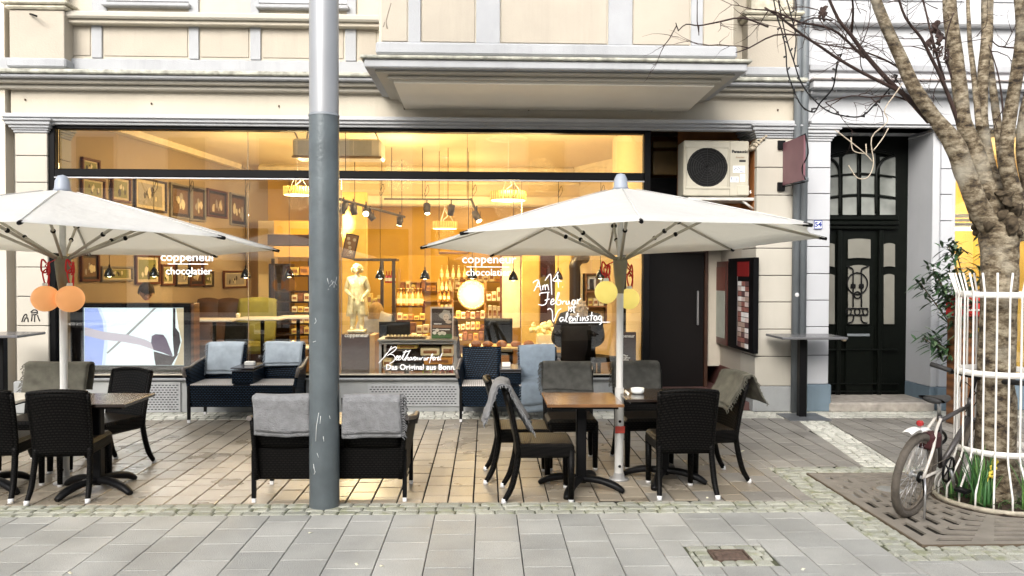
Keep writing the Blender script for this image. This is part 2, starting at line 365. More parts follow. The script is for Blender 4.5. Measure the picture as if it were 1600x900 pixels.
# ================= GROUND =================
F=9.86
def X_(px,py=426,Y=F): return P(px,py,Y).x
def Z_(py,px=760,Y=F): return P(px,py,Y).z
g=MB(); g.add([(-80,-60,-.02),(80,-60,-.02),(80,60,-.02),(-80,60,-.02)],[(0,1,2,3)])
struct('ground',g,mat('street_asphalt',(.22,.22,.21),.9,var=.2,scale=3,bump=.3))
def slab_mesh(name,w,l,h=.05,c=.004,m=None,jit=0,rs=0):
    rnd=random.Random(rs)
    cs=[(-w/2,-l/2),(w/2,-l/2),(w/2,l/2),(-w/2,l/2)]
    if jit: cs=[(x+rnd.uniform(-jit,jit),y+rnd.uniform(-jit,jit)) for x,y in cs]
    if jit:
        # eight-cornered worn sett
        oc=[]
        for i in range(4):
            p=Vector(cs[i]); q=Vector(cs[(i+1)%4]); d=(q-p)
            oc.append(p+d*.09); oc.append(q-d*.09)
        cs=[(p.x,p.y) for p in oc]
    n=len(cs); k=1-2*c/min(w,l); tz=[0]*n
    vs=[(x,y,-h) for x,y in cs]+[(x,y,-c) for x,y in cs]+[(x*k,y*k,rnd.uniform(0,.0015) if jit else 0) for x,y in cs]
    fs=[(i,(i+1)%n,n+(i+1)%n,n+i) for i in range(n)]+[(n+i,n+(i+1)%n,2*n+(i+1)%n,2*n+i) for i in range(n)]+[tuple(range(2*n,3*n))]
    me=bpy.data.meshes.new(name); me.from_pydata(vs,[],fs); me.materials.append(m); return me
def cut(cells,x0,x1,y0,y1,g=.004):
    """remove a rectangle from axis-aligned cells, keeping the remainders as cut pieces"""
    out=[]
    for (cx,cy,w,l,r_) in cells:
        a,b,c,d=cx-w/2,cx+w/2,cy-l/2,cy+l/2
        if b<=x0 or a>=x1 or d<=y0 or c>=y1: out.append((cx,cy,w,l,r_)); continue
        for (p,q,s,t) in ((a,min(b,x0-g),c,d),(max(a,x1+g),b,c,d),(max(a,x0),min(b,x1),c,min(d,y0-g)),(max(a,x0),min(b,x1),max(c,y1+g),d)):
            if q-p>.02 and t-s>.02: out.append(((p+q)/2,(s+t)/2,q-p,t-s,0))
    return out
def vis_key(x,y):  # apparent size: nearer is larger
    return y
def lay(parent,name,cells,m,limit=300,h=.05,c=.004,jit=0,z=0,tilt=.0):
    """cells: (cx,cy,w,l,rot). nearest `limit` as single parts, rest joined as stuff"""
    vis=[q for q in cells if q[1]>3.6 and abs((q[0]-.065*q[1])/q[1])<.72]
    rest=[q for q in cells if q not in set(vis)]
    vis.sort(key=lambda q:q[1]); parts=vis[:limit]; rest=vis[limit:]+rest
    cache={}
    rnd=random.Random(len(cells))
    for q in parts:
        key=(round(q[2],3),round(q[3],3),rnd.randrange(6) if jit else 0)
        if key not in cache: cache[key]=slab_mesh(name,q[2],q[3],h,c,m,jit,len(cache))
        o=link(name,cache[key],parent,(q[0],q[1],z+rnd.uniform(-.001,.001)),q[4])
        if tilt: o.rotation_euler=(rnd.gauss(0,tilt),rnd.gauss(0,tilt),q[4])
    if rest:
        mb=MB()
        for i,q in enumerate(rest):
            w,l=q[2]/2,q[3]/2; ca,sa=math.cos(q[4]),math.sin(q[4]); zz=z+rnd.uniform(-.001,.001)
            def T(x,y,zq): return (q[0]+x*ca-y*sa,q[1]+x*sa+y*ca,zz+zq)
            k=c
            mb.add([T(-w,-l,-k),T(w,-l,-k),T(w,l,-k),T(-w,l,-k),T(-w+k,-l+k,0),T(w-k,-l+k,0),T(w-k,l-k,0),T(-w+k,l-k,0)],
              [(4,5,6,7),(0,1,5,4),(1,2,6,5),(2,3,7,6),(3,0,4,7)])
        mb.obj(name,m,parent,kind='stuff')
# measured lines
YS0=G(760,803).y   # near edge of the sett row
YS1=G(760,785).y   # far edge
XG0,XG1=2.82,5.28; YG0,YG1=4.94,6.74   # tree grate
XB=XG0-.28; YB0=YG0-.27; YB1=YG1+.24    # sett border round the grate
def in_border(x,y): return x>XB-.02 and YB0-.02<y<YB1+.02
SL=.295
# grey pavement
pb=MB(); pb.box(-14,14,-7,YS1+.02,-.019,-.012)
pave=struct('pavement',pb,JOINT)
cells=[]
x0=G(743.75,801).x
cover=G(1140,867)
for i in range(-46,46):
    cx=x0+(i+.5)*SL+.0
    if abs(cx)>12: continue
    off=(i%2)*SL*.5
    y=YS0-SL/2+off
    while y>-6.5:
        top=min(y+SL/2,YS0); bot=y-SL/2; l=top-bot
        cy=(top+bot)/2
        if l>.05:
            cells.append((cx,cy,SL-.006,l-.006,0))
        y-=SL
cells=cut(cells,XB,40,YB0,40); cells=cut(cells,cover.x-.25,cover.x+.26,cover.y-.18,cover.y+.18)
lay(pave,'slab',cells,SLAB,300,c=.003)
# sett row along the terrace edge
def setts(parent,x0,x1,y0,y1,w,l,m,limit,rot=0,skip=None,seed=3,jit=.006,tilt=.006):
    rnd=random.Random(seed); cells=[]
    ny=max(1,round((y1-y0)/l)); dl=(y1-y0)/ny
    for j in range(ny):
        x=x0+rnd.uniform(0,w*.5) if ny>1 else x0
        first=True
        if x>x0+.03: cells.append(((x0+x)/2,y0+(j+.5)*dl,x-x0-.008,dl-.009,0))
        while x<x1-.03:
            ww=min(w*rnd.uniform(.75,1.3),x1-x)
            cells.append((x+ww/2,y0+(j+.5)*dl,ww-.008,dl-.009,rnd.uniform(-.03,.03))); x+=ww
    if skip: cells=cut(cells,*skip,g=.006)
    lay(parent,'sett',cells,m,limit,jit=jit,c=.008,tilt=tilt,z=.001)
sb=MB(); sb.box(-14,XB,YS0,YS1,-.02,-.010); srow=struct('edge_paving',sb,mat('mossy_joint_sand',(.075,.08,.045),.95,var=.4,scale=14))
setts(srow,-7.2,XB,YS0,YS1,.135,.088,SETT,300)
# border of the tree grate
gb=MB(); gb.box(XB,XG0-.013,YB0,YB1,-.021,-.011); gb.box(XG0-.013,6.4,YB0,YG0-.013,-.021,-.011); gb.box(XG0-.013,6.4,YG1+.013,YB1,-.021,-.011); gb.box(XG1,6.4,YG0-.013,YG1+.013,-.021,-.011); gbd=struct('grate_surround_paving',gb,MATS['mossy_joint_sand'])
ing=(XG0-.014,9,YG0-.014,YG1+.014)
setts(gbd,XB,6.3,YB0,YB1,.12,.095,SETT,300,skip=ing,seed=5)
# round the cover
cb=MB(); cb.box(cover.x-.25,cover.x+.26,cover.y-.18,cover.y+.18,-.02,-.011); cbd=struct('cover_surround_paving',cb,MATS['mossy_joint_sand'])
setts(cbd,cover.x-.245,cover.x+.255,cover.y-.175,cover.y+.175,.10,.088,SETT,60,skip=(cover.x-.115,cover.x+.115,cover.y-.09,cover.y+.09),seed=6)
hc=thing('water_cover','small rusty square cover framed by granite setts in the grey slabs','utility cover',(cover.x,cover.y,0))
m=MB(); m.box(-.095,.095,-.068,.068,-.03,.003,.004); m.obj('lid',mat('rusty_iron',(.12,.08,.06),.7,var=.4,scale=30,bump=.6),hc)
m=MB()
for a,b_ in ((-.115,.115),): 
    m.box(a,b_,-.09,-.078,-.03,.004); m.box(a,b_,.078,.09,-.03,.004); m.box(a,a+.01,-.078,.078,-.03,.004); m.box(b_-.01,b_,-.078,.078,-.03,.004)
m.obj('rim',MATS['rusty_iron'],hc)
m=MB(); m.box(-.04,.04,-.012,.012,.003,.008,.003); m.box(-.06,-.05,-.03,.03,.003,.006); m.box(.05,.06,-.03,.03,.003,.006); m.obj('lifting_lug',MATS['rusty_iron'],hc)
# terrace: narrow slabs in running columns, warm shop light painted in tan, grey-brown rightwards
TW=.194; YT1=9.36
tb=MB(); tb.box(-14,XB,YS1,F+.5,-.0215,-.013); tb.box(XB,14,YB1,F+.5,-.0215,-.013)
terr=struct('terrace_paving',tb,JOINT)
tbr=MB(); tbr.box(1.5,14,9.0,9.05,-.05,-.045)
xt=G(779,783).x; cl=[];cr=[];clipped=[]
rnd=random.Random(11)
DX0,DX1=lambda y:3.43+(y-6.98)*.13, lambda y:3.78+(y-6.98)*.13
for i in range(-46,50):
    cx=xt+(i+.5)*TW
    lo=YS1 if cx-TW/2<XB else YB1
    y=lo-rnd.uniform(0,.35)
    while y<YT1:
        l=rnd.choice((.195,.29,.29)); top=min(y+l,YT1); bot=max(y,lo)
        if top-bot>.05:
            cy=(top+bot)/2; e0,e1=DX0(cy),DX1(cy)
            q=(cx,cy,TW-.011,top-bot-.011,0)
            if cx+TW/2<min(DX0(bot),DX0(top)) or cx-TW/2>max(DX1(bot),DX1(top)):
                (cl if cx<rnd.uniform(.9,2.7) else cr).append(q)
            else:
                a,b=cx-q[2]/2,cx+q[2]/2
                for e,lft in ((DX0,1),(DX1,0)):
                    if lft: P4=[(a,bot),(min(b,e(bot)-.004),bot),(min(b,e(top)-.004),top-.005),(a,top-.005)]; ok=P4[1][0]>a+.01 and P4[2][0]>a+.01
                    else: P4=[(max(a,e(bot)+.004),bot),(b,bot),(b,top-.005),(max(a,e(top)+.004),top-.005)]; ok=P4[0][0]<b-.01 and P4[3][0]<b-.01
                    if ok: clipped.append(P4)
        y+=l
cl=cut(cl,XB,40,0,YB1); cr=cut(cr,XB,40,0,YB1)
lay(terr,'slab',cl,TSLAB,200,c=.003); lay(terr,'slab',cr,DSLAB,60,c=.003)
for i,P4 in enumerate(clipped):
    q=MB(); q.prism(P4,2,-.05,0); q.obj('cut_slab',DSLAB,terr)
# diagonal pale sett band + wall-side sett band
db=MB(); db.add([(DX0(6.9)-.01,6.98,-.009),(DX1(6.9)+.01,6.98,-.009),(DX1(9.4)+.01,9.36,-.009),(DX0(9.4)-.01,9.36,-.009)],[(0,1,2,3)])
dbd=struct('pale_band_paving',db,mat('light_joint_sand',(.24,.235,.2),.95,var=.3,scale=14))
cells=[]; rnd=random.Random(12); y=6.99
while y<9.33:
    x=DX0(y)
    if rnd.random()<.5: x-=.0
    while x<DX1(y)-.03:
        ww=min(.1*rnd.uniform(.8,1.25),DX1(y)-x); cells.append((x+ww/2,y+.043,ww-.012,.076,.0)); x+=ww
    y+=.09
lay(dbd,'sett',cells,SETTW,150,jit=.005,c=.008,tilt=.006,z=.001)
wb=MB(); wb.box(-14,14,YT1,F+.3,-.012,-.0095); wbd=struct('wall_foot_paving',wb,MATS['light_joint_sand'])
setts(wbd,-5.6,6.6,YT1+.005,F+.02,.12,.115,SETTW,300,seed=8)
# litter: small leaves / cigarette ends
lt=[];rnd=random.Random(4)
lm=mat('pale_litter_paper',(.75,.72,.55),.8)
for li,(px,py) in enumerate(((303,728),(347,775),(1099,727),(842,727),(1160,705),(1105,778),(110,896),(485,833),(557,882),(597,885),(690,672),(1345,799),(1255,890))):
    p=G(px,py); m=MB(); s_=.012 if px not in(1160,1345) else .02
    m.grid(lambda u,v:((u-.5)*s_*2.2,(v-.5)*s_*1.4,.004+.004*math.sin(u*5+px)),4,3,.001)
    o=m.obj('litter_scrap',lm,None); o.location=p; o.rotation_euler=(0,0,rnd.random()*3); o['label']='pale scrap of litter lying '+('on the terrace left of the backed bench','near the left front foot of the backed bench','under the rightmost wicker chair','under the seat of the side-facing chair','on the terrace right of the rightmost chair','by the front foot of the bare woven chair','at the lower left corner of the pavement','at the foot of the lamp post','on the pavement below the lamp post, left of two','on the pavement below the lamp post, right of two','on the terrace between lamp post and wall','on the setts beside the tree grate','on the pavement right of the square cover')[li]; o['category']='litter'; o['group']='litter scraps on the paving'
# ================= CREAM BUILDING =================
cb_=thing('cream_building','cream rendered building with a wide lit shop window and projecting bay','building',(0,F,0))
cb_.location=(0,0,0)
XL=X_(-60); XLP0=X_(22); XLP1=X_(76); XW0=X_(78); XW1=X_(1015); XR0=X_(1180); XR1=X_(1243)
ZT=9.5
ztop=Z_(195); zent=Z_(140)
# fascia wall above window
m=MB(); m.box(XLP0-.02,XR1,F,F+.35,ztop+.0,ZT); m.obj('upper_wall',CREAM,cb_)
# left neighbour strip and jamb
m=MB(); m.box(XL-6,X_(14),F-.05,F+.3,0,ZT); m.obj('side_wall',mat('warm_grey_render',(.55,.50,.42),.85,var=.06,scale=1.5,dirt=.25),cb_)
m=MB(); m.box(X_(14),XLP0,F+.12,F+.3,0,ZT); m.obj('wall_recess',MATS['cream_trim'],cb_)
m=MB(); m.tube([(X_(18),F+.06,0),(X_(18),F+.06,ZT)],.035,8); 
# cornice main
def run(y0,y1,z0,z1,xa,xb,name,mt,b=.01):
    q=MB(); q.box(xa,xb,y0,y1,z0,z1,b); return q.obj(name,mt,cb_)
zc0,zc1=Z_(127,600,9.62),Z_(115,600,9.62)
XBY0,XBY1=X_(592,426,8.55),X_(1143,426,8.55)   # bay body
for (xa,xb) in ((XL-6,XBY0-.02),(XBY1+.02,XR1+.02)):
    run(9.60,F,zc0,zc1-.05,xa,xb,'cornice',TRIM,.012)
    run(9.56,F-.001,zc1-.05,zc1,xa,xb,'cornice_lip',mat('weathered_cornice_top',(.36,.36,.31),.9,var=.45,scale=12,dirt=.8),.012)
    run(9.68,F,zc0-.045,zc0,xa,xb,'cornice_moulding',TRIMC,.01)
    run(9.76,F,zc0-.10,zc0-.045,xa,xb,'cornice_moulding',TRIMC,.01)
    run(9.80,F-.002,zc1,Z_(93,300,9.8),xa,xb,'base_course',TRIM,.01)
# entablature moulding over the window
for k,(dy,za,zb) in enumerate(((.14,186,180),(.11,192,186),(.08,197,192))):
    run(F-dy,F+.01,Z_(za+2,600,F-dy),Z_(zb+2,600,F-dy),XLP0-.06,XR1+.02,'moulding',TRIM if k else WHITE,.006)
# upper zone: panels between pale strips
zp0,zp1=Z_(93,300,F),Z_(32,300,F)
def strips(list_px,Y,z0,z1,d=.03):
    for (a,b) in list_px: run(Y-d,Y+.02,z0,z1,X_(a,426,Y),X_(b,426,Y),'pale_strip',TRIM,.004)
strips([(147,163),(298,313),(393,409),(540,557)],F,zp0,zp1)
for (a,b) in ((107,144),(166,295),(316,390),(412,537),(560,588)):
    run(F-.012,F+.02,zp0+.03,zp1-.03,X_(a),X_(b),'inset_panel',CREAM2,.004)
# ledge over panels, upper windows
zl0,zl1=Z_(30,300,9.7),Z_(19,300,9.7)
run(9.68,F+.01,zl0,zl1,X_(105),XBY0-.02,'ledge',TRIMC,.02)
run(9.74,F+.012,zl0-.05,zl0,X_(105),XBY0-.02,'ledge_moulding',CREAM,.01)
for (a,b) in ((170,298),(407,543)):
    w=MB(); x0,x1=X_(a),X_(b); z0=Z_(4,300,F); 
    run(F-.10,F+.02,Z_(10,300,9.76),Z_(4,300,9.76),x0-.03,x1+.03,'window_sill',TRIM,.01)
    w.box(x0,x0+.06,F-.03,F+.1,z0,z0+1.9,.005);w.box(x1-.06,x1,F-.03,F+.1,z0,z0+1.9,.005);w.box(x0+.06,x1-.06,F-.03,F+.1,z0,z0+.05,.005);w.box(x0+.06,x1-.06,F-.03,F+.1,z0+1.85,z0+1.9,.005);w.box((x0+x1)/2-.03,(x0+x1)/2+.03,F-.028,F+.09,z0+.05,z0+1.85)
    wf=w.obj('window',WHITE,cb_); w=MB(); w.box(x0+.06,x1-.06,F+.04,F+.05,z0+.05,z0+1.85); w.obj('pane',mat('dark_window_glass',(.05,.055,.06),.08),wf)
for (a,b) in ((148,171),(298,313),(393,407),(543,557)):
    run(F-.03,F+.02,zl1,zl1+2.2,X_(a),X_(b),'window_surround',TRIM,.004)
# pedestals left and right
def pedestal(pa,pb,ya,yb):
    Y=F-.22; x0,x1=X_(pa,426,Y),X_(pb,426,Y)
    q=MB(); q.box(x0,x1,Y,F,Z_(92,60,Y),Z_(16,60,Y),.006); q.obj('pedestal',CREAM2,cb_)
    q=MB(); q.box(x0-.03,x1+.03,Y-.03,F-.01,Z_(106,60,Y),Z_(91,60,Y),.02); q.obj('pedestal_base',TRIM,cb_)
    q=MB(); q.box(x0-.04,x1+.04,Y-.04,F-.01,Z_(15,60,Y),Z_(8,60,Y),.02); q.box(x0-.07,x1+.07,Y-.07,F-.011,Z_(8,60,Y),Z_(2,60,Y),.015); q.box(x0+.05,x1-.05,Y+.03,F-.012,Z_(2,60,Y),ZT); q.obj('pedestal_cap',mat('mossy_stone',(.48,.45,.36),.9,var=.25,scale=9,bump=.5,dirt=.7),cb_)
pedestal(18,103,0,0); pedestal(1165,1242,0,0)
m=MB(); m.tube([P(47,22,9.62),P(52,23,9.55),P(57,25,9.5)],.012,6); m.obj('wall_hook',BLACKM,cb_)
# bay
YBF=8.55
zb0=Z_(88,860,8.45)
run(YBF,F+.01,Z_(70,860,YBF),ZT,XBY0,XBY1,'bay_wall',CREAM,.006)
run(YBF-.05,F,Z_(89,860,YBF),Z_(70,860,YBF)+.0,XBY0-.03,XBY1+.03,'bay_base_course',TRIM,.02)
q=YBF-.14; zz=[Z_(108,860,q),Z_(95,860,q),Z_(90,860,q)]
XC0,XC1=X_(566,426,q),X_(1168,426,q)
run(q,F-.003,zz[0],zz[1],XC0+.02,XC1-.02,'bay_cornice',TRIM,.012)
run(q-.04,F-.004,zz[1],zz[2],XC0-.02,XC1+.02,'bay_cornice_lip',MATS['weathered_cornice_top'],.01)
run(q+.10,F-.006,zz[0]-.03,zz[0],XC0+.12,XC1-.12,'soffit_moulding',TRIMC,.01)
run(q+.20,F-.008,zz[0]-.07,zz[0]-.03,XC0+.24,XC1-.24,'soffit_moulding',TRIMC,.01)
m=MB(); xs0,xs1=XC0+.30,XC1-.30; zs=zz[0]-.07
m.add([(xs0,q+.28,zs),(xs1,q+.28,zs),(xs1,F-.01,zs),(xs0,F-.01,zs),(xs0,q+.28,zs-.03),(xs1,q+.28,zs-.03),(xs1,F-.01,zs-.07),(xs0,F-.01,zs-.07)],[(0,1,2,3),(7,6,5,4),(0,4,5,1),(1,5,6,2),(2,6,7,3),(3,7,4,0)])
m.obj('soffit',mat('grey_beige_soffit',(.74,.70,.62),.85,var=.05,scale=2),cb_)
strips([(638,657),(743,780),(948,985),(1076,1094)],YBF,Z_(70,860,YBF),ZT)
for (a,b) in ((596,636),(659,741),(782,946),(987,1074),(1096,1140)):
    run(YBF-.012,YBF+.02,Z_(68,860,YBF),Z_(-60,860,YBF),X_(a,426,YBF),X_(b,426,YBF),'inset_panel',CREAM2,.004)
m=MB(); m.tube([P(611,5,YBF-.015),P(607,18,YBF-.015),P(603,32,YBF-.015),P(605,45,YBF-.015)],.004,4); m.tube([P(601,34,YBF-.015),P(599,42,YBF-.015)],.003,4); m.obj('crack',mat('crack_grey',(.25,.22,.18),.9),cb_)
# nail marks in fascia
m=MB(); rnd=random.Random(2)
for (px,py) in ((40,156),(237,162),(436,166),(632,170),(826,172),(1018,173),(1215,172),(870,164)): 
    p=P(px,py,F); m.box(p.x-.008,p.x+.008,F-.02,F,p.z-.012,p.z+.012,.003)
m.obj('fascia_bolts',mat('rusted_bolt',(.10,.07,.05),.8),cb_)
# pillars with coursed blocks
def pillar(a,b,joints,top,bottom,base_top,name,mt,Y=F-.06,parent=cb_,pl=PLINTH,depth=.5,capm=TRIM,side=0):
    x0,x1=X_(a,426,Y),X_(b,426,Y)
    q=MB(); q.box(x0+.012,x1-.012,Y+.012,F+depth,0,Z_(top,760,Y)); col=q.obj('pillar_core',JOINT,parent)
    ys=[top]+joints+[base_top]; 
    for i in range(len(ys)-1):
        q=MB(); z1,z0=Z_(ys[i],760,Y),Z_(ys[i+1],760,Y)
        q.box(x0,x1,Y,F+depth+.01,z0+.004,z1-.004,.006); q.obj('stone_block',mt,col)
    q=MB(); q.box(x0-.03,x1+.03,Y-.03,F+depth+.02,0,Z_(base_top,760,Y),.012); q.obj('pillar_plinth',pl,col)
    # capital
    q=MB(); zt=Z_(top,760,Y)
    for k,(e,h0,h1) in enumerate(((.015,0,.03),(.03,.03,.055),(.05,.055,.09),(.075,.09,.135),(.10,.135,.16))):
        q.box(x0-e,x1+e,Y-e,F+depth,zt+h0,zt+h1,.008)
    q.obj('capital',capm,col); return col
pillar(25,75,[249,290,330,375,420,465,510],214,0,595,'pillar',TRIMC)
pillar(1181,1242,[258,302,344,386,429,471,514,557],212,0,604,'pillar',TRIMC)
gm=MB() # graffiti on left pillar
for st in (((34,503),(37,494),(41,491),(42,498)),((37,503),(40,496)),((44,503),(43,496)),((48,488),(53,484),(58,486),(57,491),(49,492)),((50,493),(49,502)),((54,492),(54,503)),((58,492),(62,502)),((49,489),(57,488))):
    gm.tube(smooth_line([P(x,y,F-.063) for x,y in st],3),.008,5,flat=.3)
gm.obj('graffiti_tag',mat('black_spray_paint',(.01,.01,.01),.7),cb_)
# shop window frame (black)
zwt,zwm1,zwm0,zwb=Z_(197),Z_(269),Z_(281),Z_(586)
zwt=ztop
YW=F+.02
fr=MB(); t_=.085
fr.box(XW0,XW0+t_,YW-.05,YW+.08,zwb-.06,zwt,.008)
fr.box(XW1-t_,XW1,YW-.05,YW+.08,zwb-.06,zwt,.008)
fr.box(XW0+t_,XW1-t_,YW-.05,YW+.08,zwt-.10,zwt,.008)
fr.box(XW0+t_,XW1-t_,YW-.07,YW+.08,zwm0,zwm1,.01)
fr.box(XW0+t_,XW1-t_,YW-.05,YW+.08,zwb-.06,zwb+.0,.008)
frame=fr.obj('shop_window',BLACK,cb_)
m=MB(); m.box(XW0+t_,XW1-t_,YW-.072,YW-.058,zwm0-.022,zwm0-.004,.003); m.obj('sash_trim',mat('grey_sash',(.4,.4,.42),.4,metal=.4),frame)
m=MB(); m.box(XW0+t_,XW1-t_,YW-.055,YW+.02,zwb+.002,zwb+.014,.003); m.obj('sill_bead',mat('sash_pale',(.4,.36,.28),.4,metal=.2),frame)
GY=YW+.03
vs=[XW0+t_,X_(386),X_(532),X_(815),XW1-t_]
for i in range(4):
    m=MB(); m.box(vs[i]+.004,vs[i+1]-.004,GY,GY+.01,zwb,zwm0); m.obj('pane',GLASS,frame)
vt=[XW0+t_,X_(386),X_(730),XW1-t_]
for i in range(3):
    m=MB(); m.box(vt[i]+.004,vt[i+1]-.004,GY,GY+.01,zwm1,zwt-.10); m.obj('pane',GLASS,frame)
for x,za,zb in [(x,zwb,zwm0) for x in vs[1:-1]]+[(x,zwm1,zwt-.10) for x in vt[1:-1]]: m=MB(); m.box(x-.0025,x+.0025,GY-.002,GY+.013,za,zb); m.obj('glazing_seal',mat('glazing_seal_grey',(.25,.2,.13),.6),frame)
# plinth below the window with perforated vents
zp=zwb-.06
m=MB(); m.box(XLP1+.02,XW1,F-.01,F+.3,0,zp,.004); m.obj('window_plinth',PLINTH,cb_)
m=MB(); m.box(XLP1+.02,XW1-.01,F-.06,F+.0,zp-.001,zp+.03,.008); m.obj('window_ledge',mat('ledge_metal',(.30,.31,.32),.4,metal=.5),cb_)
for (a,b,ya,yb) in ((207,280,598,640),(577,716,603,632)):
    x0,x1,z1,z0=X_(a),X_(b),Z_(ya),Z_(yb)
    q=MB(); q.box(x0-.02,x1+.02,F-.028,F-.01,z0-.02,z1+.02,.004); vg=q.obj('vent_grille',mat('grille_grey',(.36,.37,.38),.5,metal=.2,dirt=.4,scale=8),cb_)
    q=MB(); r_=0; z=z0+.012
    while z<z1-.01:
        x=x0+.01+(r_%2)*.022
        while x<x1-.03: q.box(x,x+.026,F-.031,F-.026,z,z+.010); x+=.044
        z+=.030; r_+=1
    q.obj('vent_slots',HOLE_SHADE,vg,kind='stuff')  # black strips painted for the shade in the perforations
# ---- entrance recess right of the window
XE0=XW1; YD=12.2
m=MB(); m.box(XR0,XR0+.14,F+.015,YD,.0,ztop+.33); rv=m.obj('recess_wall',CREAM2,cb_)
m=MB(); m.box(XR0-.012,XR0+.0,F+.02,YD,0,.42); m.obj('recess_skirting',mat('dark_red_skirting',(.10,.035,.03),.6),cb_)
m=MB(); m.box(XE0-.02,XE0+.03,F+.11,YD,0,ztop+.30); m.obj('recess_side_panel',BLACK,cb_)
m=MB(); m.box(X_(1058,426,10.42),XR0-.002,10.42,10.46,2.35,ztop+.27); m.box(XR0-.014,XR0-.001,F+.03,10.42,2.5,ztop+.27); m.obj('orange_wood_panel',ORWOOD,cb_)
m=MB(); m.box(XE0-.05,XR0,F+.02,YD,ztop+.28,ztop+.34); m.obj('recess_ceiling',mat('recess_beige',(.42,.34,.24),.85),cb_)
m=MB(); m.box(XE0,XR0+.1,YD,YD+.1,0,ztop+.35); m.obj('recess_back_wall',ORWOOD,cb_)
m=MB(); m.box(XE0,XR0,F+.05,YD,-.01,.10,.01); m.obj('entrance_step',mat('dark_red_stone',(.10,.05,.045),.5,var=.2),cb_)
m=MB(); xd0,xd1=P(1002,426,11.3).x,P(1100,426,11.3).x
m.box(xd0-.3,xd1,11.3,11.36,.1,Z_(395,1050,11.3),.004); dr=m.obj('entrance_door',mat('near_black_door',(.003,.002,.002),.4,spec=.25),cb_)
m=MB(); m.box(xd1,xd1+.05,11.25,11.4,.1,3.4,.004); m.box(xd0-.3,xd1,11.26,11.39,Z_(395,1050,11.3),Z_(395,1050,11.3)+.06); m.obj('door_frame',WOODD,dr)
m=MB(); m.box(xd1-.12,xd1-.09,11.22,11.25,1.0,1.5,.008); m.obj('door_handle',STEEL,dr)
m=MB(); m.box(xd1+.051,XR0,11.32,11.4,.4,2.4); m.obj('recess_panel',CREAM2,cb_)
m=MB(); m.box(XE0+.04,xd1+.1,10.9,11.1,Z_(345,1040,10.9),Z_(278,1040,10.9)); m.obj('dark_lintel_box',BLACK,cb_)
for i,(a,b,c_,d) in enumerate(((1018,1061,221,231),(1018,1062,236,273))):
    m=MB(); m.box(X_(a,426,10.9),X_(b,426,10.9),10.88,10.95,Z_(d,1040,10.9),Z_(c_,1040,10.9),.01); m.obj('transom_panel',mat('ochre_brown_panel',(.30,.19,.07),.45),cb_)
m=MB(); m.box(X_(1062,426,10.7),X_(1068,426,10.7),10.6,10.9,Z_(345,1040,10.7),Z_(215,1040,10.7)); m.obj('transom_post',BLACK,cb_)
# carved console at pillar head
m=MB(); c0=P(1192,222,F-.02)
for k in range(5): m.box(c0.x-.16+k*.03,c0.x+.03,F-.05-.005*k,F+.14,c0.z-.10+k*.045,c0.z-.058+k*.045,.012)
for k in range(6): m.sphere((c0.x-.10+.03*k,F-.07,c0.z-.05+.03*k),.022,8,5)
m.obj('carved_console',mat('aged_plaster',(.42,.36,.27),.85,var=.3,scale=20,bump=.6),cb_)
# display cabinets on the recess side wall
def reveal_box(py_top0,py_bot0,px0,px1,mt,th,parent,name,top1=None,bot1=None):
    """box on the recess side wall between two picture columns"""
    x=XR0-.012-th
    Ya=x*1.0/ray(px1,470).x*ray(px1,470).y; Yb=x/ray(px0,470).x*ray(px0,470).y
    z1=P(px1,py_top0,Ya).z; z0=P(px1,py_bot0,Ya).z
    q=MB(); q.box(x,XR0-.012,Ya,Yb,z0,z1,.006); return q.obj(name,mt,parent),x,Ya,Yb,z0,z1
ypx=lambda px,x: x/ray(px,470).x*ray(px,470).y
cs=thing('display_case','tall black notice cabinet with red card and menu photos on the recess side wall','display case')
o_,x,Ya,Yb,z0,z1=reveal_box(402,553,1137,1177,BLACK,.07,cs,'cabinet')
m=MB(); m.box(x-.004,x-.001,ypx(1170,x),ypx(1152,x),z1-.24,z1-.05); m.obj('red_card',mat('deep_red_card',(.17,.008,.008),.5),cs)
m=MB(); ym=ypx(1170,x); ye=ypx(1153,x)
pm=MB()
rnd=random.Random(9); rows=13
pcc=[mat('menu_print_%s'%'abcde'[k],c_,.4) for k,c_ in enumerate(((.55,.45,.42),(.25,.10,.08),(.10,.05,.05),(.7,.68,.66),(.35,.25,.2)))]
zz0=z0+.04; hh=(z1-.30-zz0)/rows
for r_ in range(rows):
    for c_ in range(3):
        w_=(ye-ym)/3
        q=MB(); q.box(x-.004,x-.0012,ym+c_*w_+.004,ym+(c_+1)*w_-.004,zz0+r_*hh+.004,zz0+(r_+1)*hh-.004); q.obj('menu_photo',pcc[rnd.randrange(5)],cs)

m=MB(); m.box(x-.003,x-.0012,ye+.01,ye+.03,z0+.05,z1-.24); m.obj('cabinet_seam',STEEL,cs)
cs2=thing('display_case','narrow notice cabinet with pale board and red header beside the black cabinet','display case')
o_,x,Ya,Yb,z0,z1=reveal_box(408,541,1112,1136,mat('dark_red_frame',(.07,.02,.015),.4),.05,cs2,'cabinet')
m=MB(); m.box(x-.004,x-.001,Ya+.10,Yb-.12,z0+.1,z1-.42); m.obj('pale_board',mat('grey_green_board',(.35,.37,.32),.6),cs2)
m=MB(); m.box(x-.004,x-.001,Ya+.10,Yb-.12,z1-.42,z1-.08); m.obj('header_card',mat('faded_red',(.14,.03,.02),.5),cs2)
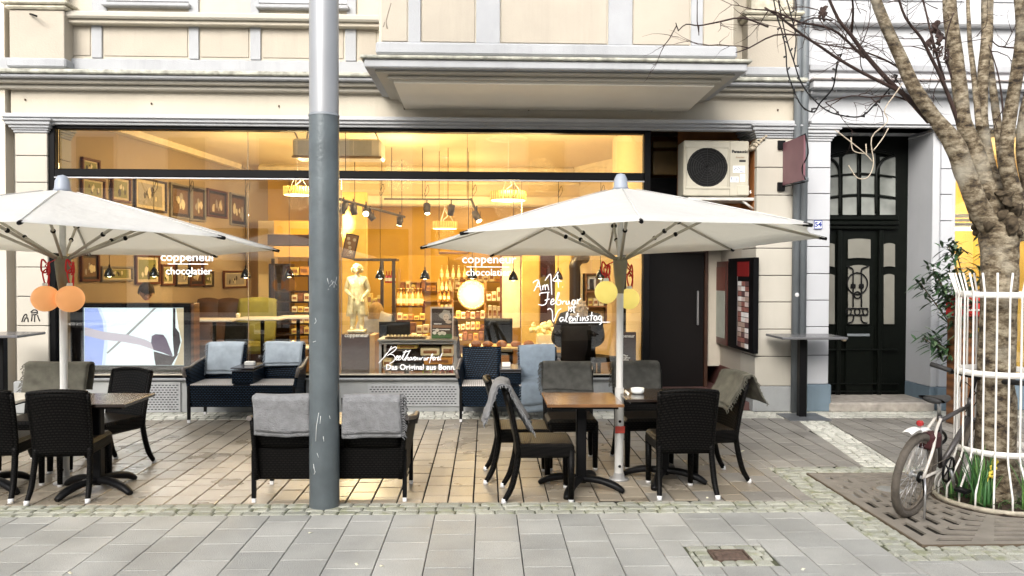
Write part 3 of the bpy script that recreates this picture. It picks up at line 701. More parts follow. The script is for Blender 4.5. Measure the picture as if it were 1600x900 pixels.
# ---- air conditioner
YA=9.91
ac=thing('air_conditioner','beige outdoor air conditioner unit on a shelf above the shop entrance','air conditioner',P(1120,308,YA+.15))
A=lambda px,py: (P(px,py,YA)-ac.location)
a0,a1=A(1068,306),A(1171,220); dy=a0.y
m=MB(); m.box(a0.x,a1.x,dy,dy+.32,a0.z,a1.z,.015)
m.obj('casing',mat('aged_beige_casing',(.50,.47,.38),.5,var=.08,scale=6,dirt=.25),ac)
m=MB(); g0,g1=A(1073,292),A(1137,231)
cx,cz=(g0.x+g1.x)/2,(g0.z+g1.z)/2
m.box(g0.x,g1.x,dy-.004,dy-.001,g0.z,g1.z,.001); m.obj('fan_recess',HOLE_SHADE,ac)  # flat black sheet for the shade behind the guard
m=MB()
for k in range(1,9): m.lathe([(.03*k-.003,0),(.03*k,-.004),(.03*k+.003,0)],(cx,dy-.008,cz),28,ax='y')
for k in range(12):
    w=PI*k/6; m.tube([(cx,dy-.010,cz),(cx+.25*math.cos(w),dy-.010,cz+.25*math.sin(w))],.0025,4)
m.obj('fan_guard',mat('dark_grille_wire',(.03,.03,.03),.5,metal=.3),ac)
m=MB()
for s1,s2 in ((1,1),(1,-1),(-1,1),(-1,-1)):
    ex,ez=cx+s1*(g1.x-g0.x)/2,cz+s2*(g1.z-g0.z)/2
    pts=[(ex,ez)]+[(cx+s1*(g1.x-g0.x)/2*math.sin(R(t))*1.0,cz+s2*(g1.z-g0.z)/2*math.cos(R(t))) for t in ((55,62,70,80,90) if s2<0 else (72,78,84,90))]
    pts=[(ex,ez)]+[(cx+s1*(g1.x-g0.x)/2*math.cos(R(t)),cz+s2*(g1.z-g0.z)/2*math.sin(R(t))) for t in (8,20,32,45,58,70,82)]
    m.prism(pts,1,dy-.006,dy-.0045)
m.obj('corner_plate',MATS['aged_beige_casing'],ac)
m=MB(); 
for (fa,fb,fc,fd) in ((1071,1140,295,292),(1071,1140,231,228),(1071,1073,292,231),(1137,1140,292,231)):
    p0,p1=A(fa,fc),A(fb,fd); m.box(p0.x,p1.x,dy-.012,dy+.0,p0.z,p1.z,.003)
m.obj('grille_frame',MATS['aged_beige_casing'],ac)
m=MB(); p0=A(1140,306); m.box(p0.x-.002,p0.x+.002,dy-.0025,dy,a0.z,a1.z); m.obj('panel_seam',mat('seam_brown',(.18,.15,.1),.7),ac)
DKT=mat('black_print',(.01,.01,.012),.5)
text_mesh('brand_lettering','Panasonic',.052,DKT,ac,A(1156,237)+Vector((0,-.004,0)),bold=.002)
text_mesh('series_lettering','Inverter',.034,mat('brown_print',(.25,.12,.04),.5),ac,A(1156,246)+Vector((0,-.004,0)),shear=.3)
m=MB(); p0,p1=A(1155,253),A(1165,250); m.box(p0.x,p1.x,dy-.005,dy-.001,p0.z,p1.z); m.obj('dark_badge',DKT,ac)
m=MB(); STK=mat('sticker_white',(.78,.8,.82),.4)
for (a,b,c_,d) in ((1145,1164,270,259),(1141,1154,285,276),(1156,1164,284,272)): 
    p0,p1=A(a,c_),A(b,d); q=MB(); q.box(p0.x,p1.x,dy-.005,dy-.001,p0.z,p1.z,.0005); q.obj('sticker',STK,ac)
for st in (((1147,266),(1150,262),(1152,266),(1154,261),(1156,265)),((1156,268),(1162,269)),((1143,277),(1143,281)),((1150,279),(1152,281),(1150,282)),((1158,275),(1162,275)),((1158,279),(1161,280))):
    m.tube([A(x,y)+Vector((0,-.006,0)) for x,y in st],.0035,4)
m.obj('sticker_marks',mat('blue_print',(.03,.06,.2),.5),ac)
m=MB(); p0,p1=A(1151,305),A(1170,290); m.box(p0.x,p1.x,dy-.014,dy,p0.z,p1.z,.006); m.obj('service_cover',MATS['aged_beige_casing'],ac)
sh=thing('ac_shelf','white metal shelf bracket carrying the air conditioner','bracket',(0,0,0))
m=MB(); p0,p1=P(1075,313,YA),P(1180,308.5,YA); m.box(p0.x,p1.x,YA-.02,YA+.4,p0.z,p1.z-.004,.004); m.obj('shelf',mat('white_bracket_metal',(.6,.58,.54),.4,metal=.2),sh)
m=MB(); m.tube([P(1160,314,YA+.02),P(1179,328,YA+.02)],.018,4,flat=1); m.obj('brace',MATS['white_bracket_metal'],sh)
m=MB(); m.tube(smooth_line([P(1171,302,YA+.1),P(1180,299,YA+.12),P(1183,308,YA+.3)],5),.014,6); m.tube(smooth_line([P(1171,300,YA+.1),P(1178,296,YA+.12),P(1184,300,YA+.3)],5),.01,6); m.obj('cable',WHITEP,sh)
# ---- drain pipes
for (px,r_,zb,lab) in ((1243.5,.048,0,'left one of the two grey downpipes between the cream and white buildings'),(1254,.05,.1,'right one of the two grey downpipes next to the white pier')):
    d=thing('drainpipe',lab,'downpipe',(X_(px,426,F-.12),F-.12,0),group='downpipes between the buildings')
    m=MB(); m.tube([(0,0,0),(0,0,ZT)],r_,14); m.obj('pipe',PIPE,d)
    for z in (.9,2.9,4.1,6): q=MB(); q.lathe([(r_,0),(r_+.01,.004),(r_+.01,.05),(r_,.054)],(0,0,z),14); q.obj('collar',PIPE,d)
    if px>1250: q=MB(); q.lathe([(.07,0),(.07,.9),(.055,.95),(.05,.95)],(0,0,0),14); q.obj('standpipe',mat('dark_green_cast_iron',(.05,.07,.06),.5),d)
    else: q=MB(); q.sphere((.0,-r_,Z_(459)),.028,10,6,(1,.2,1)); q.obj('round_sticker',mat('sticker_grey',(.5,.5,.5),.5),d)
# ================= WHITE BUILDING =================
wbd_=thing('white_building','white rendered building with a black arched house door numbered 54','building')
XA0=X_(1258); XA1=X_(1296); XD1=5.71; XP1=X_(1487)
def runw(x0,x1,y0,y1,z0,z1,name,mt,b=.008,par=None):
    q=MB(); q.box(x0,x1,y0,y1,z0,z1,b); return q.obj(name,mt,par or wbd_)
zd=Z_(199,1360,F)
runw(XR1+.13,XD1+9,F,F+.4,zd,ZT,'upper_wall',WHITE)
zw0,zw1=Z_(139,1400,9.62),Z_(123,1400,9.62)
runw(XR1+.10,XD1+9,9.60,F,zw0,zw1-.03,'cornice',WHITE,.012); runw(XR1+.08,XD1+9,9.56,F-.002,zw1-.03,zw1,'cornice_lip',mat('rose_grey_cornice_top',(.42,.38,.37),.8,var=.2,scale=10),.01)
runw(XR1+.12,XD1+9,9.72,F,zw0-.05,zw0,'cornice_moulding',WHITE,.01)
runw(XR1+.14,XD1+9,F-.05,F+.01,Z_(113,1400,F),Z_(103,1400,F),'string_course',TRIM,.01)
runw(X_(1262),XD1+9,F-.12,F+.01,Z_(38,1400,9.74),Z_(28,1400,9.74),'window_ledge',WHITE,.02)
for (a,b) in ((1275,1385),(1392,1500),(1545,1610)):
    x0,x1=X_(a),X_(b); z0=Z_(4,1400,F)+.02
    w=MB(); w.box(x0,x1,F-.02,F+.02,z0,z0+.06,.004); w.box(x0,x0+.06,F-.02,F+.02,z0+.06,z0+1.8,.004); w.box(x1-.06,x1,F-.02,F+.02,z0+.06,z0+1.8,.004); w=w.obj('window',WHITE,wbd_)
    q=MB(); q.box(x0+.06,x1-.06,F-.01,F,z0+.06,z0+1.8); q.obj('pane',MATS['dark_window_glass'],w)
for (a,b) in ((1268,1290),(1386,1392)): 
    pass
for k,(dy,za,zb) in enumerate(((.10,194,189),(.07,199,194))):
    runw(XR1+.14,XD1+9,F-dy,F+.01,Z_(za,1400,F-dy),Z_(zb,1400,F-dy),'moulding',WHITE,.005)
pillar(1259,1296,[258,299,341,383,426,468,510,555],216,0,601,'pillar',WBLOCK,parent=wbd_,pl=PLINTHB,capm=WHITE,Y=F-.05)
pillar(1469,1487,[258,299,341,383,426,468,510,555],216,0,606,'pillar',WBLOCK,parent=wbd_,pl=PLINTHB,capm=WHITE,Y=F-.02,depth=.62)
YDR=10.47
runw(XD1,XD1+.12,F+.02,YDR+.1,Z_(606),zd,'recess_wall',WHITE); runw(XD1-.01,XD1+.11,F+.021,YDR+.1,0,Z_(606),'recess_plinth',PLINTHB)
runw(XA1-.1,XD1+.1,F+.02,YDR+.1,zd,zd+.05,'recess_ceiling',WHITE)
runw(XA1-.3,XD1,YDR,YDR+.1,0,zd,'door_surround',DOORP)
runw(XA1-.02,XD1,F-.10,YDR,-.01,.115,'doorstep',mat('worn_red_sandstone',(.34,.31,.27),.7,var=.3,scale=10,bump=.5),.02)
# panelled door with side lights and arched fanlight
dw=link('house_door',None,wbd_)
D=lambda px,py,Y=YDR: P(px,py,Y)
def dbx(a,b,c_,d,y0,y1,name,mt,par,b_=.006):
    p0,p1=D(a,d),D(b,c_); q=MB(); q.box(p0.x,p1.x,y0,y1,p0.z,p1.z,b_); return q.obj(name,mt,par)
YF=YDR-.03
# panes: fanlight
def arc_top(px): # top of the fanlight
    return 238+ ((px-1349)/48.0)**2*6.5
cols=[(1282,1309),(1315,1338),(1344,1366),(1373,1397)]
for (a,b) in cols:
    for (y0f,y1f) in ((lambda x:arc_top(x)+2,lambda x:270+abs(x-1343)*.05+((x-1343)/54)**2*3),(lambda x:274+((x-1343)/54)**2*5,lambda x:303+((x-1343)/54)**2*5),(lambda x:308+((x-1343)/54)**2*5,lambda x:336)):
        n=6; up=[];lo=[]
        for i in range(n+1):
            x=a+(b-a)*i/n
            t=y0f(x)
            if y0f(1343)<260:
                if x>1366: t=max(t,246+0)  # side panes are shouldered
                if x<1318: t=max(t,246)
            pt=D(x,t); pb=D(x,y1f(x)); up.append((pt.x,pt.z)); lo.append((pb.x,pb.z))
        q=MB(); q.prism(up+lo[::-1],1,YF-.004,YF); q.obj('pane',mat('old_door_glass',(.19,.20,.185),.06,var=.5,scale=2.5,spec=.9),dw)
q=MB()
for pts,r_ in ((((1312,334),(1312,275),(1307,256),(1296,247),(1285,243)),.02),(((1369,334),(1369,275),(1375,256),(1385,247),(1397,243)),.02),(((1341,336),(1341,238)),.018)):
    q.tube(smooth_line([D(x,y,YF-.02) for x,y in pts],4),r_,8)
for yy in (272,305): q.tube([D(x,yy+((x-1343)/54)**2*5,YF-.02) for x in range(1282,1400,8)],.014,8)
q.tube([D(x,arc_top(x)-2,YF-.02) for x in range(1285,1400,8)],.02,8)
q.obj('fanlight_bars',DOORP,dw)
dbx(1282,1400,338,344,YF-.05,YF,'transom_rail',DOORP,dw,.01); dbx(1282,1400,346,352,YF-.07,YF,'transom_rail',DOORP,dw,.015); dbx(1282,1400,353,358,YF-.04,YF,'transom_rail',DOORP,dw,.01)
dbx(1303,1313,360,640,YF-.035,YF,'door_stile',DOORP,dw); dbx(1367,1377,360,640,YF-.035,YF,'door_stile',DOORP,dw)
dbx(1318,1362,440+70,640-4,YF-.02,YF,'door_leaf',DOORP,dw)
def archpane(a,b,t,bm,rise,name,mt):
    n=8; up=[];lo=[]
    for i in range(n+1):
        x=a+(b-a)*i/n; tt=t+rise*(((x-(a+b)/2)/((b-a)/2))**2); p=D(x,tt); p2=D(x,bm+ (rise*.6*(((x-(a+b)/2)/((b-a)/2))**2) if bm<420 else 0)); up.append((p.x,p.z)); lo.append((p2.x,p2.z))
    q=MB(); q.prism(up+lo[::-1],1,YF-.012,YF-.004); q.obj(name,mt,dw)
archpane(1323,1358,373,403,1.5,'pane',FROST); archpane(1323,1356,414,506,3,'pane',FROST)
archpane(1378.5,1396,380,416,2,'pane',FROST); archpane(1378.5,1395,428,506,2,'pane',FROST)
archpane(1285,1302,380,416,2,'pane',FROST); archpane(1285,1302,428,506,2,'pane',FROST)
q=MB()
for pts in (((1323,416),(1332,420),(1333,428)),((1357,416),(1347,420),(1346,428)),((1333,428),(1333,480)),((1346,428),(1346,480)),((1323,482),(1356,482)),((1323,492),(1356,492)),((1334,492),(1332,502),(1324,505)),((1345,492),(1347,502),(1355,505))):
    q.tube(smooth_line([D(x,y,YF-.03) for x,y in pts],4),.010,6)
for (cx,cy,rx,ry) in ((1339.5,443,16,17),(1339.5,461,5,5),(1326,487,4,5),(1339.5,487,4,5),(1352,487,4,5)):
    q.tube([D(cx+rx*math.cos(w*PI/10),cy+ry*math.sin(w*PI/10),YF-.03) for w in range(21)],.009,6,caps=False)
for (cx,cy) in ((1333,447),(1346,447)): p=D(cx,cy,YF-.03); q.box(p.x-.035,p.x+.035,p.y-.01,p.y+.01,p.z-.03,p.z+.03,.01)
q.obj('iron_scrollwork',BLACKM,dw)
q=MB(); p=D(1319,530,YF-.06); q.sphere(p,.035,12,8); q.obj('door_knob',mat('brass_knob',(.6,.5,.35),.3,metal=.8),dw)
dbx(1321,1356,521,525,YF-.03,YF,'letter_flap',PIPE,dw,.004)
for (ya,yb) in ((545,547),(598,600),(610,612),(624,627)): dbx(1284,1400,ya,yb,YF-.045,YF-.0,'panel_moulding',DOORP,dw,.004)
# house number plate
p=P(1278,351,F-.065); hn=thing('house_number_plate','small blue and white enamel plate with number 54 on the white pier','house number',p)
m=MB(); m.box(-.052,.052,-.006,.01,-.055,.055,.003); m.obj('plate',mat('white_enamel',(.75,.77,.8),.25),hn)
m=MB(); BLU=mat('blue_enamel',(.03,.05,.25),.25)
for a in ((-.052,.052,.047,.055),(-.052,.052,-.055,-.047),(-.052,-.044,-.047,.047),(.044,.052,-.047,.047)): m.box(a[0],a[1],-.008,-.004,a[2],a[3])
m.obj('rim',BLU,hn); text_mesh('number','54',.085,BLU,hn,Vector((0,-.0065,0)),bold=.003)
# projecting banner sign
sx=P(1223,250,F-.06).x
sg=thing('projecting_sign','plain mauve projecting sign on two black brackets by the downpipes','sign',(sx,F-.08,0))
Y1=9.12
def zat(px,py,Y): return P(px,py,Y).z
m=MB(); m.prism([(-.02,zat(1224,224,9.78)),(Y1-F+.08,zat(1252,211,Y1)),(Y1-F+.08,zat(1252,281,Y1)),(-.02,zat(1224,290,9.78))],0,-.012,.012); m.obj('banner',MAROON,sg)
m=MB(); 
for (py,px) in ((227,1219),(292,1217)):
    z=zat(px,py,9.8); m.box(-.07,.02,-.02,.02,z-.055,z+.055,.004); m.tube([(0,0,z),(0,Y1-F+.06,z+(.02 if py<250 else -.02))],.008,6)
m.obj('bracket',BLACKM,sg)
m=MB(); m.tube(smooth_line([(0,Y1-F+.06,zat(1252,211,Y1)),(.03,Y1-F+.05,zat(1252,240,Y1)),(-.02,Y1-F+.1,zat(1250,262,Y1)),(.01,Y1-F+.07,zat(1252,281,Y1))],5),.008,6); m.obj('cable',BLACKM,sg)
# lit shop beyond the pier
XS=XP1
runw(XS-.02,XS+.04,F+.0,F+.3,0,zd,'shopfront_jamb',WHITE)
q=MB(); q.box(XS+.04,XD1+9,F+.12,F+.13,.2,zd); q.obj('shopfront_pane',GLASS,wbd_)
q=MB(); q.box(XS+.02,XD1+9,F+2.2,F+2.3,0,zd+.2); q.obj('shop_back_wall',mat('lit_yellow_wall',(.85,.58,.14),.8,var=.15,scale=1),wbd_)
q=MB(); q.box(XS+.02,XD1+9,F+.2,F+2.2,Z_(230,1500,F+1),Z_(230,1500,F+1)+.05); q.obj('shop_ceiling',mat('shop_ceiling_cream',(.8,.7,.5),.8),wbd_)
for (a,b,mt,n_) in ((334,340,'shutter',0),(342,346,'shutter',0),(348,352,'shutter',0)):
    runw(XS+.04,XD1+9,F+.3,F+.36,Z_(b,1500,F+.3),Z_(a,1500,F+.3),'shutter_slat',mat('grey_shutter',(.35,.35,.35),.4,metal=.4))
tl=thing('tube_light','glowing white strip light in the yellow lit shop on the right','lamp'); q=MB(); q.box(XS+.1,XS+3,F+.9,F+1.0,Z_(360,1500,F+.9),Z_(355,1500,F+.9),.01); q.obj('tube',emit('tube_glow',(1,.9,.65),3),tl)
q=MB(); q.box(XS+.1,XS+3,F+.88,F+1.02,Z_(355,1500,F+.9),Z_(355,1500,F+.9)+.04,.01); q.obj('housing',WHITEP,tl)
runw(XS+.02,XD1+9,F+.2,F+2.2,.0,.05,'shop_floor',IFLOOR); runw(XS+.04,XD1+9,F+.02,F+.12,0,.42,'shopfront_plinth',PLINTHB)
lt_=bpy.data.lights.new('shop_lamp','POINT'); lt_.energy=55; lt_.color=(1,.72,.33); lt_.shadow_soft_size=.2
lo=bpy.data.objects.new('shop_lamp',lt_); lo.location=(XS+.9,F+1.1,2.6); COL.objects.link(lo)
# ================= HOUSE ACROSS THE STREET (reflected) =================
ob=thing('opposite_building','plain pale building across the street behind the viewer','building')
m=MB(); m.box(-30,30,-9.5,-8.5,0,7.6); m.obj('wall',mat('opposite_render',(.62,.60,.56),.9,var=.08,scale=1),ob)
for i in range(14):
    for z in (4.6,):
        x=-21+i*3.2; q=MB(); q.box(x,x+1.5,-8.52,-8.44,z,z+2,.02); w=q.obj('window',WHITE,ob); q=MB(); q.box(x+.1,x+1.4,-8.44,-8.43,z+.1,z+1.9); q.obj('pane',MATS['dark_window_glass'],w)
for i in range(9):
    x=-22+i*5; q=MB(); q.box(x,x+4.2,-8.52,-8.42,.3,3.3,.02); w=q.obj('shop_front',BLACK,ob); q=MB(); q.box(x+.15,x+4.05,-8.42,-8.41,.5,3.1); q.obj('pane',MATS['dark_window_glass'],w)
m=MB(); m.box(-30,30,-9.6,-8.3,7.6,7.8,.03); m.obj('eaves',TRIMC,ob)
# ================= SHOP INTERIOR =================
ORD=['leftmost','second','third','fourth','fifth','sixth','seventh','eighth','ninth']
ZC=3.9; FL=.12
LW=lambda y:-5.93+.14*(y-9.9)
def wallseg(p,q,z0,z1,name,mt,th=.08):
    d=Vector((q[0]-p[0],q[1]-p[1],0)).normalized(); n=Vector((-d.y,d.x,0))*th
    m=MB(); m.prism([(p[0],p[1]),(q[0],q[1]),(q[0]+n.x,q[1]+n.y),(p[0]+n.x,p[1]+n.y)],2,z0,z1); return m.obj(name,mt,cb_)
YB=17.6
wallseg((LW(YB),YB),(LW(10.2),10.2),0,ZC,'interior_wall',PWALL,-.08)
wallseg((1.9,16.06),(2.95,13.7),0,ZC,'interior_wall',ICREAM)
wallseg((2.95,13.7),(XW1-.04,12.6),0,ZC,'interior_wall',ICREAM); wallseg((XW1-.04,12.6),(XW1-.04,9.98),0,ZC,'interior_wall',ICREAM,.015)
wallseg((LW(10.2),10.2),(XW0-.1,10.2),0,ZC,'interior_wall',ICREAM,.1)
m=MB(); m.box(-6.2,XW1-.02,9.95,YB,ZC,ZC+.1); m.box(XW1-.02,4.6,12.25,YB,ZC,ZC+.1); m.obj('interior_ceiling',ICEIL,cb_)
m=MB(); m.box(-6.2,XW1,F+.3,YB,FL-.08,FL); m.box(XW1,4.6,12.4,YB,FL-.08,FL);m.obj('interior_floor',IFLOOR,cb_)
m=MB(); m.box(-6.4,4.7,YB,YB+.1,0,ZC+.1); m.obj('interior_wall',OCHRE,cb_)
# bulkhead with mouldings across the back, ceiling mouldings
zbk=Z_(322,700,16.1)
m=MB(); m.box(-3.6,1.95,16.06,16.4,zbk,ZC-.001,.01); m.obj('bulkhead',ICREAM,cb_)
for a,b in ((Z_(288,700,16),Z_(283,700,16)),(Z_(320,700,16),Z_(306,700,16))):
    m=MB(); m.box(-3.6,1.9,15.98,16.06,a,b,.02); m.obj('ceiling_moulding',mat('bright_cornice_paint',(.82,.72,.52),.7),cb_)
m=MB(); m.box(-4.6,1.8,15.9,16.05,ZC-.14,ZC-.001,.04); m.prism([(-5.0,15.9),(-4.9,15.9),(-5.55,10.2),(-5.70,10.2)],2,ZC-.10,ZC-.002); m.prism([(1.75,16.0),(1.9,16.0),(2.95,13.7),(2.8,13.7)],2,ZC-.25,ZC-.002); m.obj('ceiling_cornice',MATS['bright_cornice_paint'],cb_)
m=MB(); c0=P(794,221,11.7)
m.lathe([(0,-.02),(.10,-.03),(.2,-.012),(.32,-.02),(.34,0)],(c0.x,12.6,ZC),28); m.obj('ceiling_rose',MATS['bright_cornice_paint'],cb_)
# ochre pillar / alcove walls
def slab_px(px0,px1,y0,y1,Y,th,name,mt,par=cb_,b=.005):
    p0,p1=P(px0,y1,Y),P(px1,y0,Y); q=MB(); q.box(p0.x,p1.x,Y,Y+th,p0.z,p1.z,b); return q.obj(name,mt,par)
slab_px(404,428,345,600,16.4,.3,'interior_pier',ICREAM); slab_px(428,486,345,402,15.2,.6,'interior_pier',OCHRE)
slab_px(868,893,395,560,12.2,.15,'interior_pier',mat('yellow_column',(.75,.5,.14),.8)); slab_px(815,843,395,560,12.6,.15,'interior_pier',MATS['yellow_column'])
slab_px(906,925,395,560,12.2,.1,'interior_pier',ICREAM)
slab_px(573,700,400,600,17.0,.2,'interior_pier',OCHRE)
slab_px(535,572,300,560,13.5,.2,'interior_pier',MATS['yellow_column'])
# ---- pendant lamps and added room fill
def lamp(name,loc,e,col,r=.08):
    l=bpy.data.lights.new(name,'POINT'); l.energy=e; l.color=col; l.shadow_soft_size=r
    o=bpy.data.objects.new(name,l); o.location=loc; COL.objects.link(o); return o
WARM=(1,.71,.33)
GLOWD=emit('drum_glow',(1,.84,.45),3)
SLIT=stripes('gold_drum_slats',(.35,.18,.03),(1,.72,.22),10,'X'); SLIT.node_tree.nodes['Principled BSDF'].inputs['Emission Color'].default_value=(1,.6,.12,1); SLIT.node_tree.nodes['Principled BSDF'].inputs['Emission Strength'].default_value=.3
for (px,py,w,Y,lab) in ((465,301,42,13.2,'round gold pendant lamp half hidden behind the grey lamp post'),(794,309,55,11.8,'large round gold slatted pendant lamp above the right window'),(695,354,38,14.6,'smaller round gold pendant lamp hung lowest in the middle')):
    c=P(px,py,Y); r_=w/2/FPX*c.y; d=thing('drum_pendant_lamp',lab,'lamp',c,group='drum pendant lamps in the shop')
    q=MB(); q.lathe([(r_*.98,-.04),(r_,-.04),(r_,.09),(r_*.98,.09),(r_*.97,-.04)],(0,0,0),30)
    for k in range(30):
        a=k*PI/15; q.box(r_*math.cos(a)-.006,r_*math.cos(a)+.006,r_*math.sin(a)-.006,r_*math.sin(a)+.006,-.04,.095)
    q.obj('shade',SLIT,d)
    q=MB(); q.lathe([(0,-.045),(r_*.96,-.045),(r_*.96,-.03),(0,-.03)],(0,0,0),30); q.obj('diffuser',GLOWD,d)
    q=MB(); 
    for a in (0,2.1,4.2): q.tube([(r_*.7*math.cos(a),r_*.7*math.sin(a),.09),(0,0,.35),(0,0,ZC-c.z)],.004,5)
    q.tube(smooth_line([(0,0,.3),(.05,0,.2),(-.03,0,.12),(.02,0,.05)],4),.008,5); q.lathe([(0,0),(.06,0),(.05,-.03),(0,-.03)],(0,0,ZC-c.z),14); q.obj('suspension',WHITEP,d)
    lamp('pendant_light',(c.x,c.y,c.z-.12),58 if w>40 else 36,WARM,r_*.8)
for (x,y,z,e) in ((-3.9,12.6,3.2,11),(-1.4,12.6,3.3,34),(.8,11.6,3.2,24),(-.4,14.8,2.9,24),(-3.0,15.0,3.0,13),(-.3,16.9,2.6,7)):
    lamp('room_fill_light',(x,y,z),e*1.0,WARM,.25)  # added fill points without fittings, brighten the room
# bell pendants
q=MB()
bell=thing('bell_pendant_lamp','small dark chrome bell lamp, leftmost over the picture wall','lamp',group='bell lamps hanging in the window')
q.lathe([(.0,.125),(.018,.12),(.03,.10),(.05,.07),(.064,.03),(.068,0),(.064,0),(.058,.03),(.045,.065),(.02,.095),(0,.1)],(0,0,0),18); q.obj('bell_shade',mat('dark_chrome',(.05,.055,.06),.15,metal=.7),bell)
q=MB(); q.sphere((0,0,.02),.04,10,6,(1,1,.7)); q.obj('bulb',emit('bulb_glow',(1,.75,.4),9),bell)
q=MB(); q.tube([(0,0,.12),(0,0,.16)],.010,6); q.tube([(0,0,.15),(0,0,1.32)],.0035,5); q.tube(smooth_line([(0,0,1.10),(.05,0,1.18),(.035,0,1.26),(-.01,0,1.13)],5),.003,4); q.obj('cord',BLACKM,bell)
register(bell)
labs=['over the portrait picture','left of the white lettering','behind the white word on the left pane','at the right end of the picture wall','beside the dark bookshelf','next to the gold statue','hanging over the bottle shelf','behind the white word on the right pane','left of the dark wall panel','beside the handwritten number','behind the yellow globe lantern']
xs=[(171,427),(241,427),(297,426),(384,429),(452,428),(594,430),(664,431),(738,430),(802,433),(872,432),(938,430)]
for i,(px,py) in enumerate(xs):
    c=P(px,py+5,10.55); lb='small dark chrome bell lamp '+labs[i]
    if i==0: bell.location=c; bell['label']=lb; b0=bell
    else: copy_tree(bell,label=lb,loc=c)
lr=thing('lamp_cable','thin dark cable behind the transom from which the bell lamps hang','cable'); q=MB(); q.tube([P(92,272,10.55),P(1000,277,10.55)],.008,5); q.obj('cable',BLACKM,lr)
for px in (92,540,1000): q=MB(); a_=P(px,274,10.55); q.tube([a_,(a_.x,a_.y,ZC)],.005,4); q.obj('hanger',BLACKM,lr)
# track lights
mat('dark_spot_paint',(.035,.025,.02),.45)
def spot_obj(px,py,Y,aim,lab,on=False,s=1.0):
    c=P(px,py,Y); d=thing('track_spotlight',lab,'spotlight',c,group='spotlights on the ceiling tracks')
    ax=Vector(aim).normalized(); q=MB(); q.tube([-ax*.09*s,ax*.09*s],.055*s,14); q.obj('spot_head',mat('dark_spot_paint',(.035,.025,.02),.45),d)
    q=MB(); q.tube([(0,0,.17*s),(0,0,.07*s)],.012,6); q.box(-.06*s,-.05*s,-.01,.01,-.03,.08*s); q.box(.05*s,.06*s,-.01,.01,-.03,.08*s); q.obj('yoke',BLACKM,d)
    q=MB(); q.tube([ax*.091*s,ax*.096*s],.045*s,14); q.obj('lens',emit('spot_glow',(1,.82,.5),14) if on else mat('dull_lens',(.35,.25,.12),.2),d)
tr=thing('ceiling_track','long dark ceiling track running level across the shop with a bent end','light track')
q=MB(); q.box(P(600,311,13.6).x,P(736,311,13.6).x,13.58,13.62,P(650,312.5,13.6).z,P(650,310,13.6).z); q.tube([P(736,311,13.6),P(745,332,12.7)],.022,6)
for px in (612,660,700,730): q.tube([P(px,311,13.6),(P(px,311,13.6).x,13.6,ZC)],.006,4)
q.obj('rail',MATS['dark_spot_paint'],tr)
tr2=thing('ceiling_track','shorter dark ceiling track slanting away behind the lamp post','light track')
q=MB(); pa,pb=P(530,311,12.2),P(632,339,15.2); q.tube([pa,pb],.024,6)
for t in (.2,.6,.95): c=pa.lerp(pb,t); q.tube([c,(c.x,c.y,ZC)],.006,4)
q.obj('rail',MATS['dark_spot_paint'],tr2)
for a in ((667,326,13.6,(.1,-.3,-1),'spotlight hanging straight at the left of the level track',True),(705,328,13.6,(-.2,.3,-1),'grey spotlight in the middle of the level track',False),(745,338,12.7,(.5,-.4,-1),'tilted lit spotlight at the bent end of the track',True),(537,325,12.4,(-.4,-.3,-1),'black spotlight nearest the lamp post on the slanting track',False),(552,327,12.8,(.2,.2,-1),'second spotlight from the lamp post on the slanting track',False),(572,331,13.2,(.1,-1,-.5),'glaring lit spotlight pointing at the street',True),(579,337,13.7,(.6,.1,-.8),'spotlight turned right beside the glaring one',False),(625,345,15.0,(-.2,.1,-1),'farthest spotlight at the end of the slanting track',True)): spot_obj(*a[:5],on=a[5])
def spotl(a,b,e,ang=50):
    l=bpy.data.lights.new('track_and_fill_spot','SPOT'); l.energy=e; l.color=(1,.76,.40); l.spot_size=R(ang); l.spot_blend=.6; l.shadow_soft_size=.04
    o=bpy.data.objects.new('track_and_fill_spot',l); o.location=a; o.rotation_euler=(Vector(a)-Vector(b)).to_track_quat('Z','Y').to_euler(); COL.objects.link(o)
spotl(P(667,334,13.5),P(655,520,14.3),260,60); spotl(P(745,345,12.6),P(800,530,12.6),200,70); spotl(P(572,336,13.0),P(558,460,11.0),120,34)
spotl(P(625,352,15.0),P(640,400,17.0),160,60); spotl(P(552,336,12.9),P(470,380,15.2),150,50); spotl(P(705,336,13.5),P(735,500,14.6),260,50); spotl(P(537,333,12.4),P(450,480,13.2),200,50)
spotl((.2,11.2,3.6),P(860,500,11.6),120,60); spotl((-2.6,12.8,3.6),P(340,420,13.8),130,60)  # two added spots without fittings, pools on counter and picture wall
# hanging projector / fan heater near ceiling
hb=thing('ceiling_fan_coil','wide white box unit hanging from the shop ceiling behind the lamp post','air handler',P(527,232,11.5))
q=MB(); p0,p1=P(458,246,11.5)-hb.location,P(596,218,11.5)-hb.location; q.box(p0.x,p1.x,-.05,.45,p0.z,p1.z,.03); q.obj('casing',mat('unit_grey_white',(.75,.75,.75),.4),hb)
q=MB()
for k in range(4): 
    a=p0.x+.08+k*(p1.x-p0.x-.2)/4; q.box(a,a+(p1.x-p0.x)/5,-.056,-.05,p0.z+.04,p1.z-.03,.004)
q.obj('front_panel',mat('unit_panel_grey',(.5,.52,.55),.4),hb)
q=MB(); q.box(p0.x-.01,p1.x+.01,-.06,.0,p0.z-.012,p0.z+.02,.008); q.obj('drip_edge',mat('unit_edge_brown',(.3,.2,.1),.5),hb)
q=MB(); 
for a in (p0.x+.05,p1.x-.05): q.tube([(a,.1,p1.z),(a-.1,.1,ZC-hb.location.z)],.012,6)
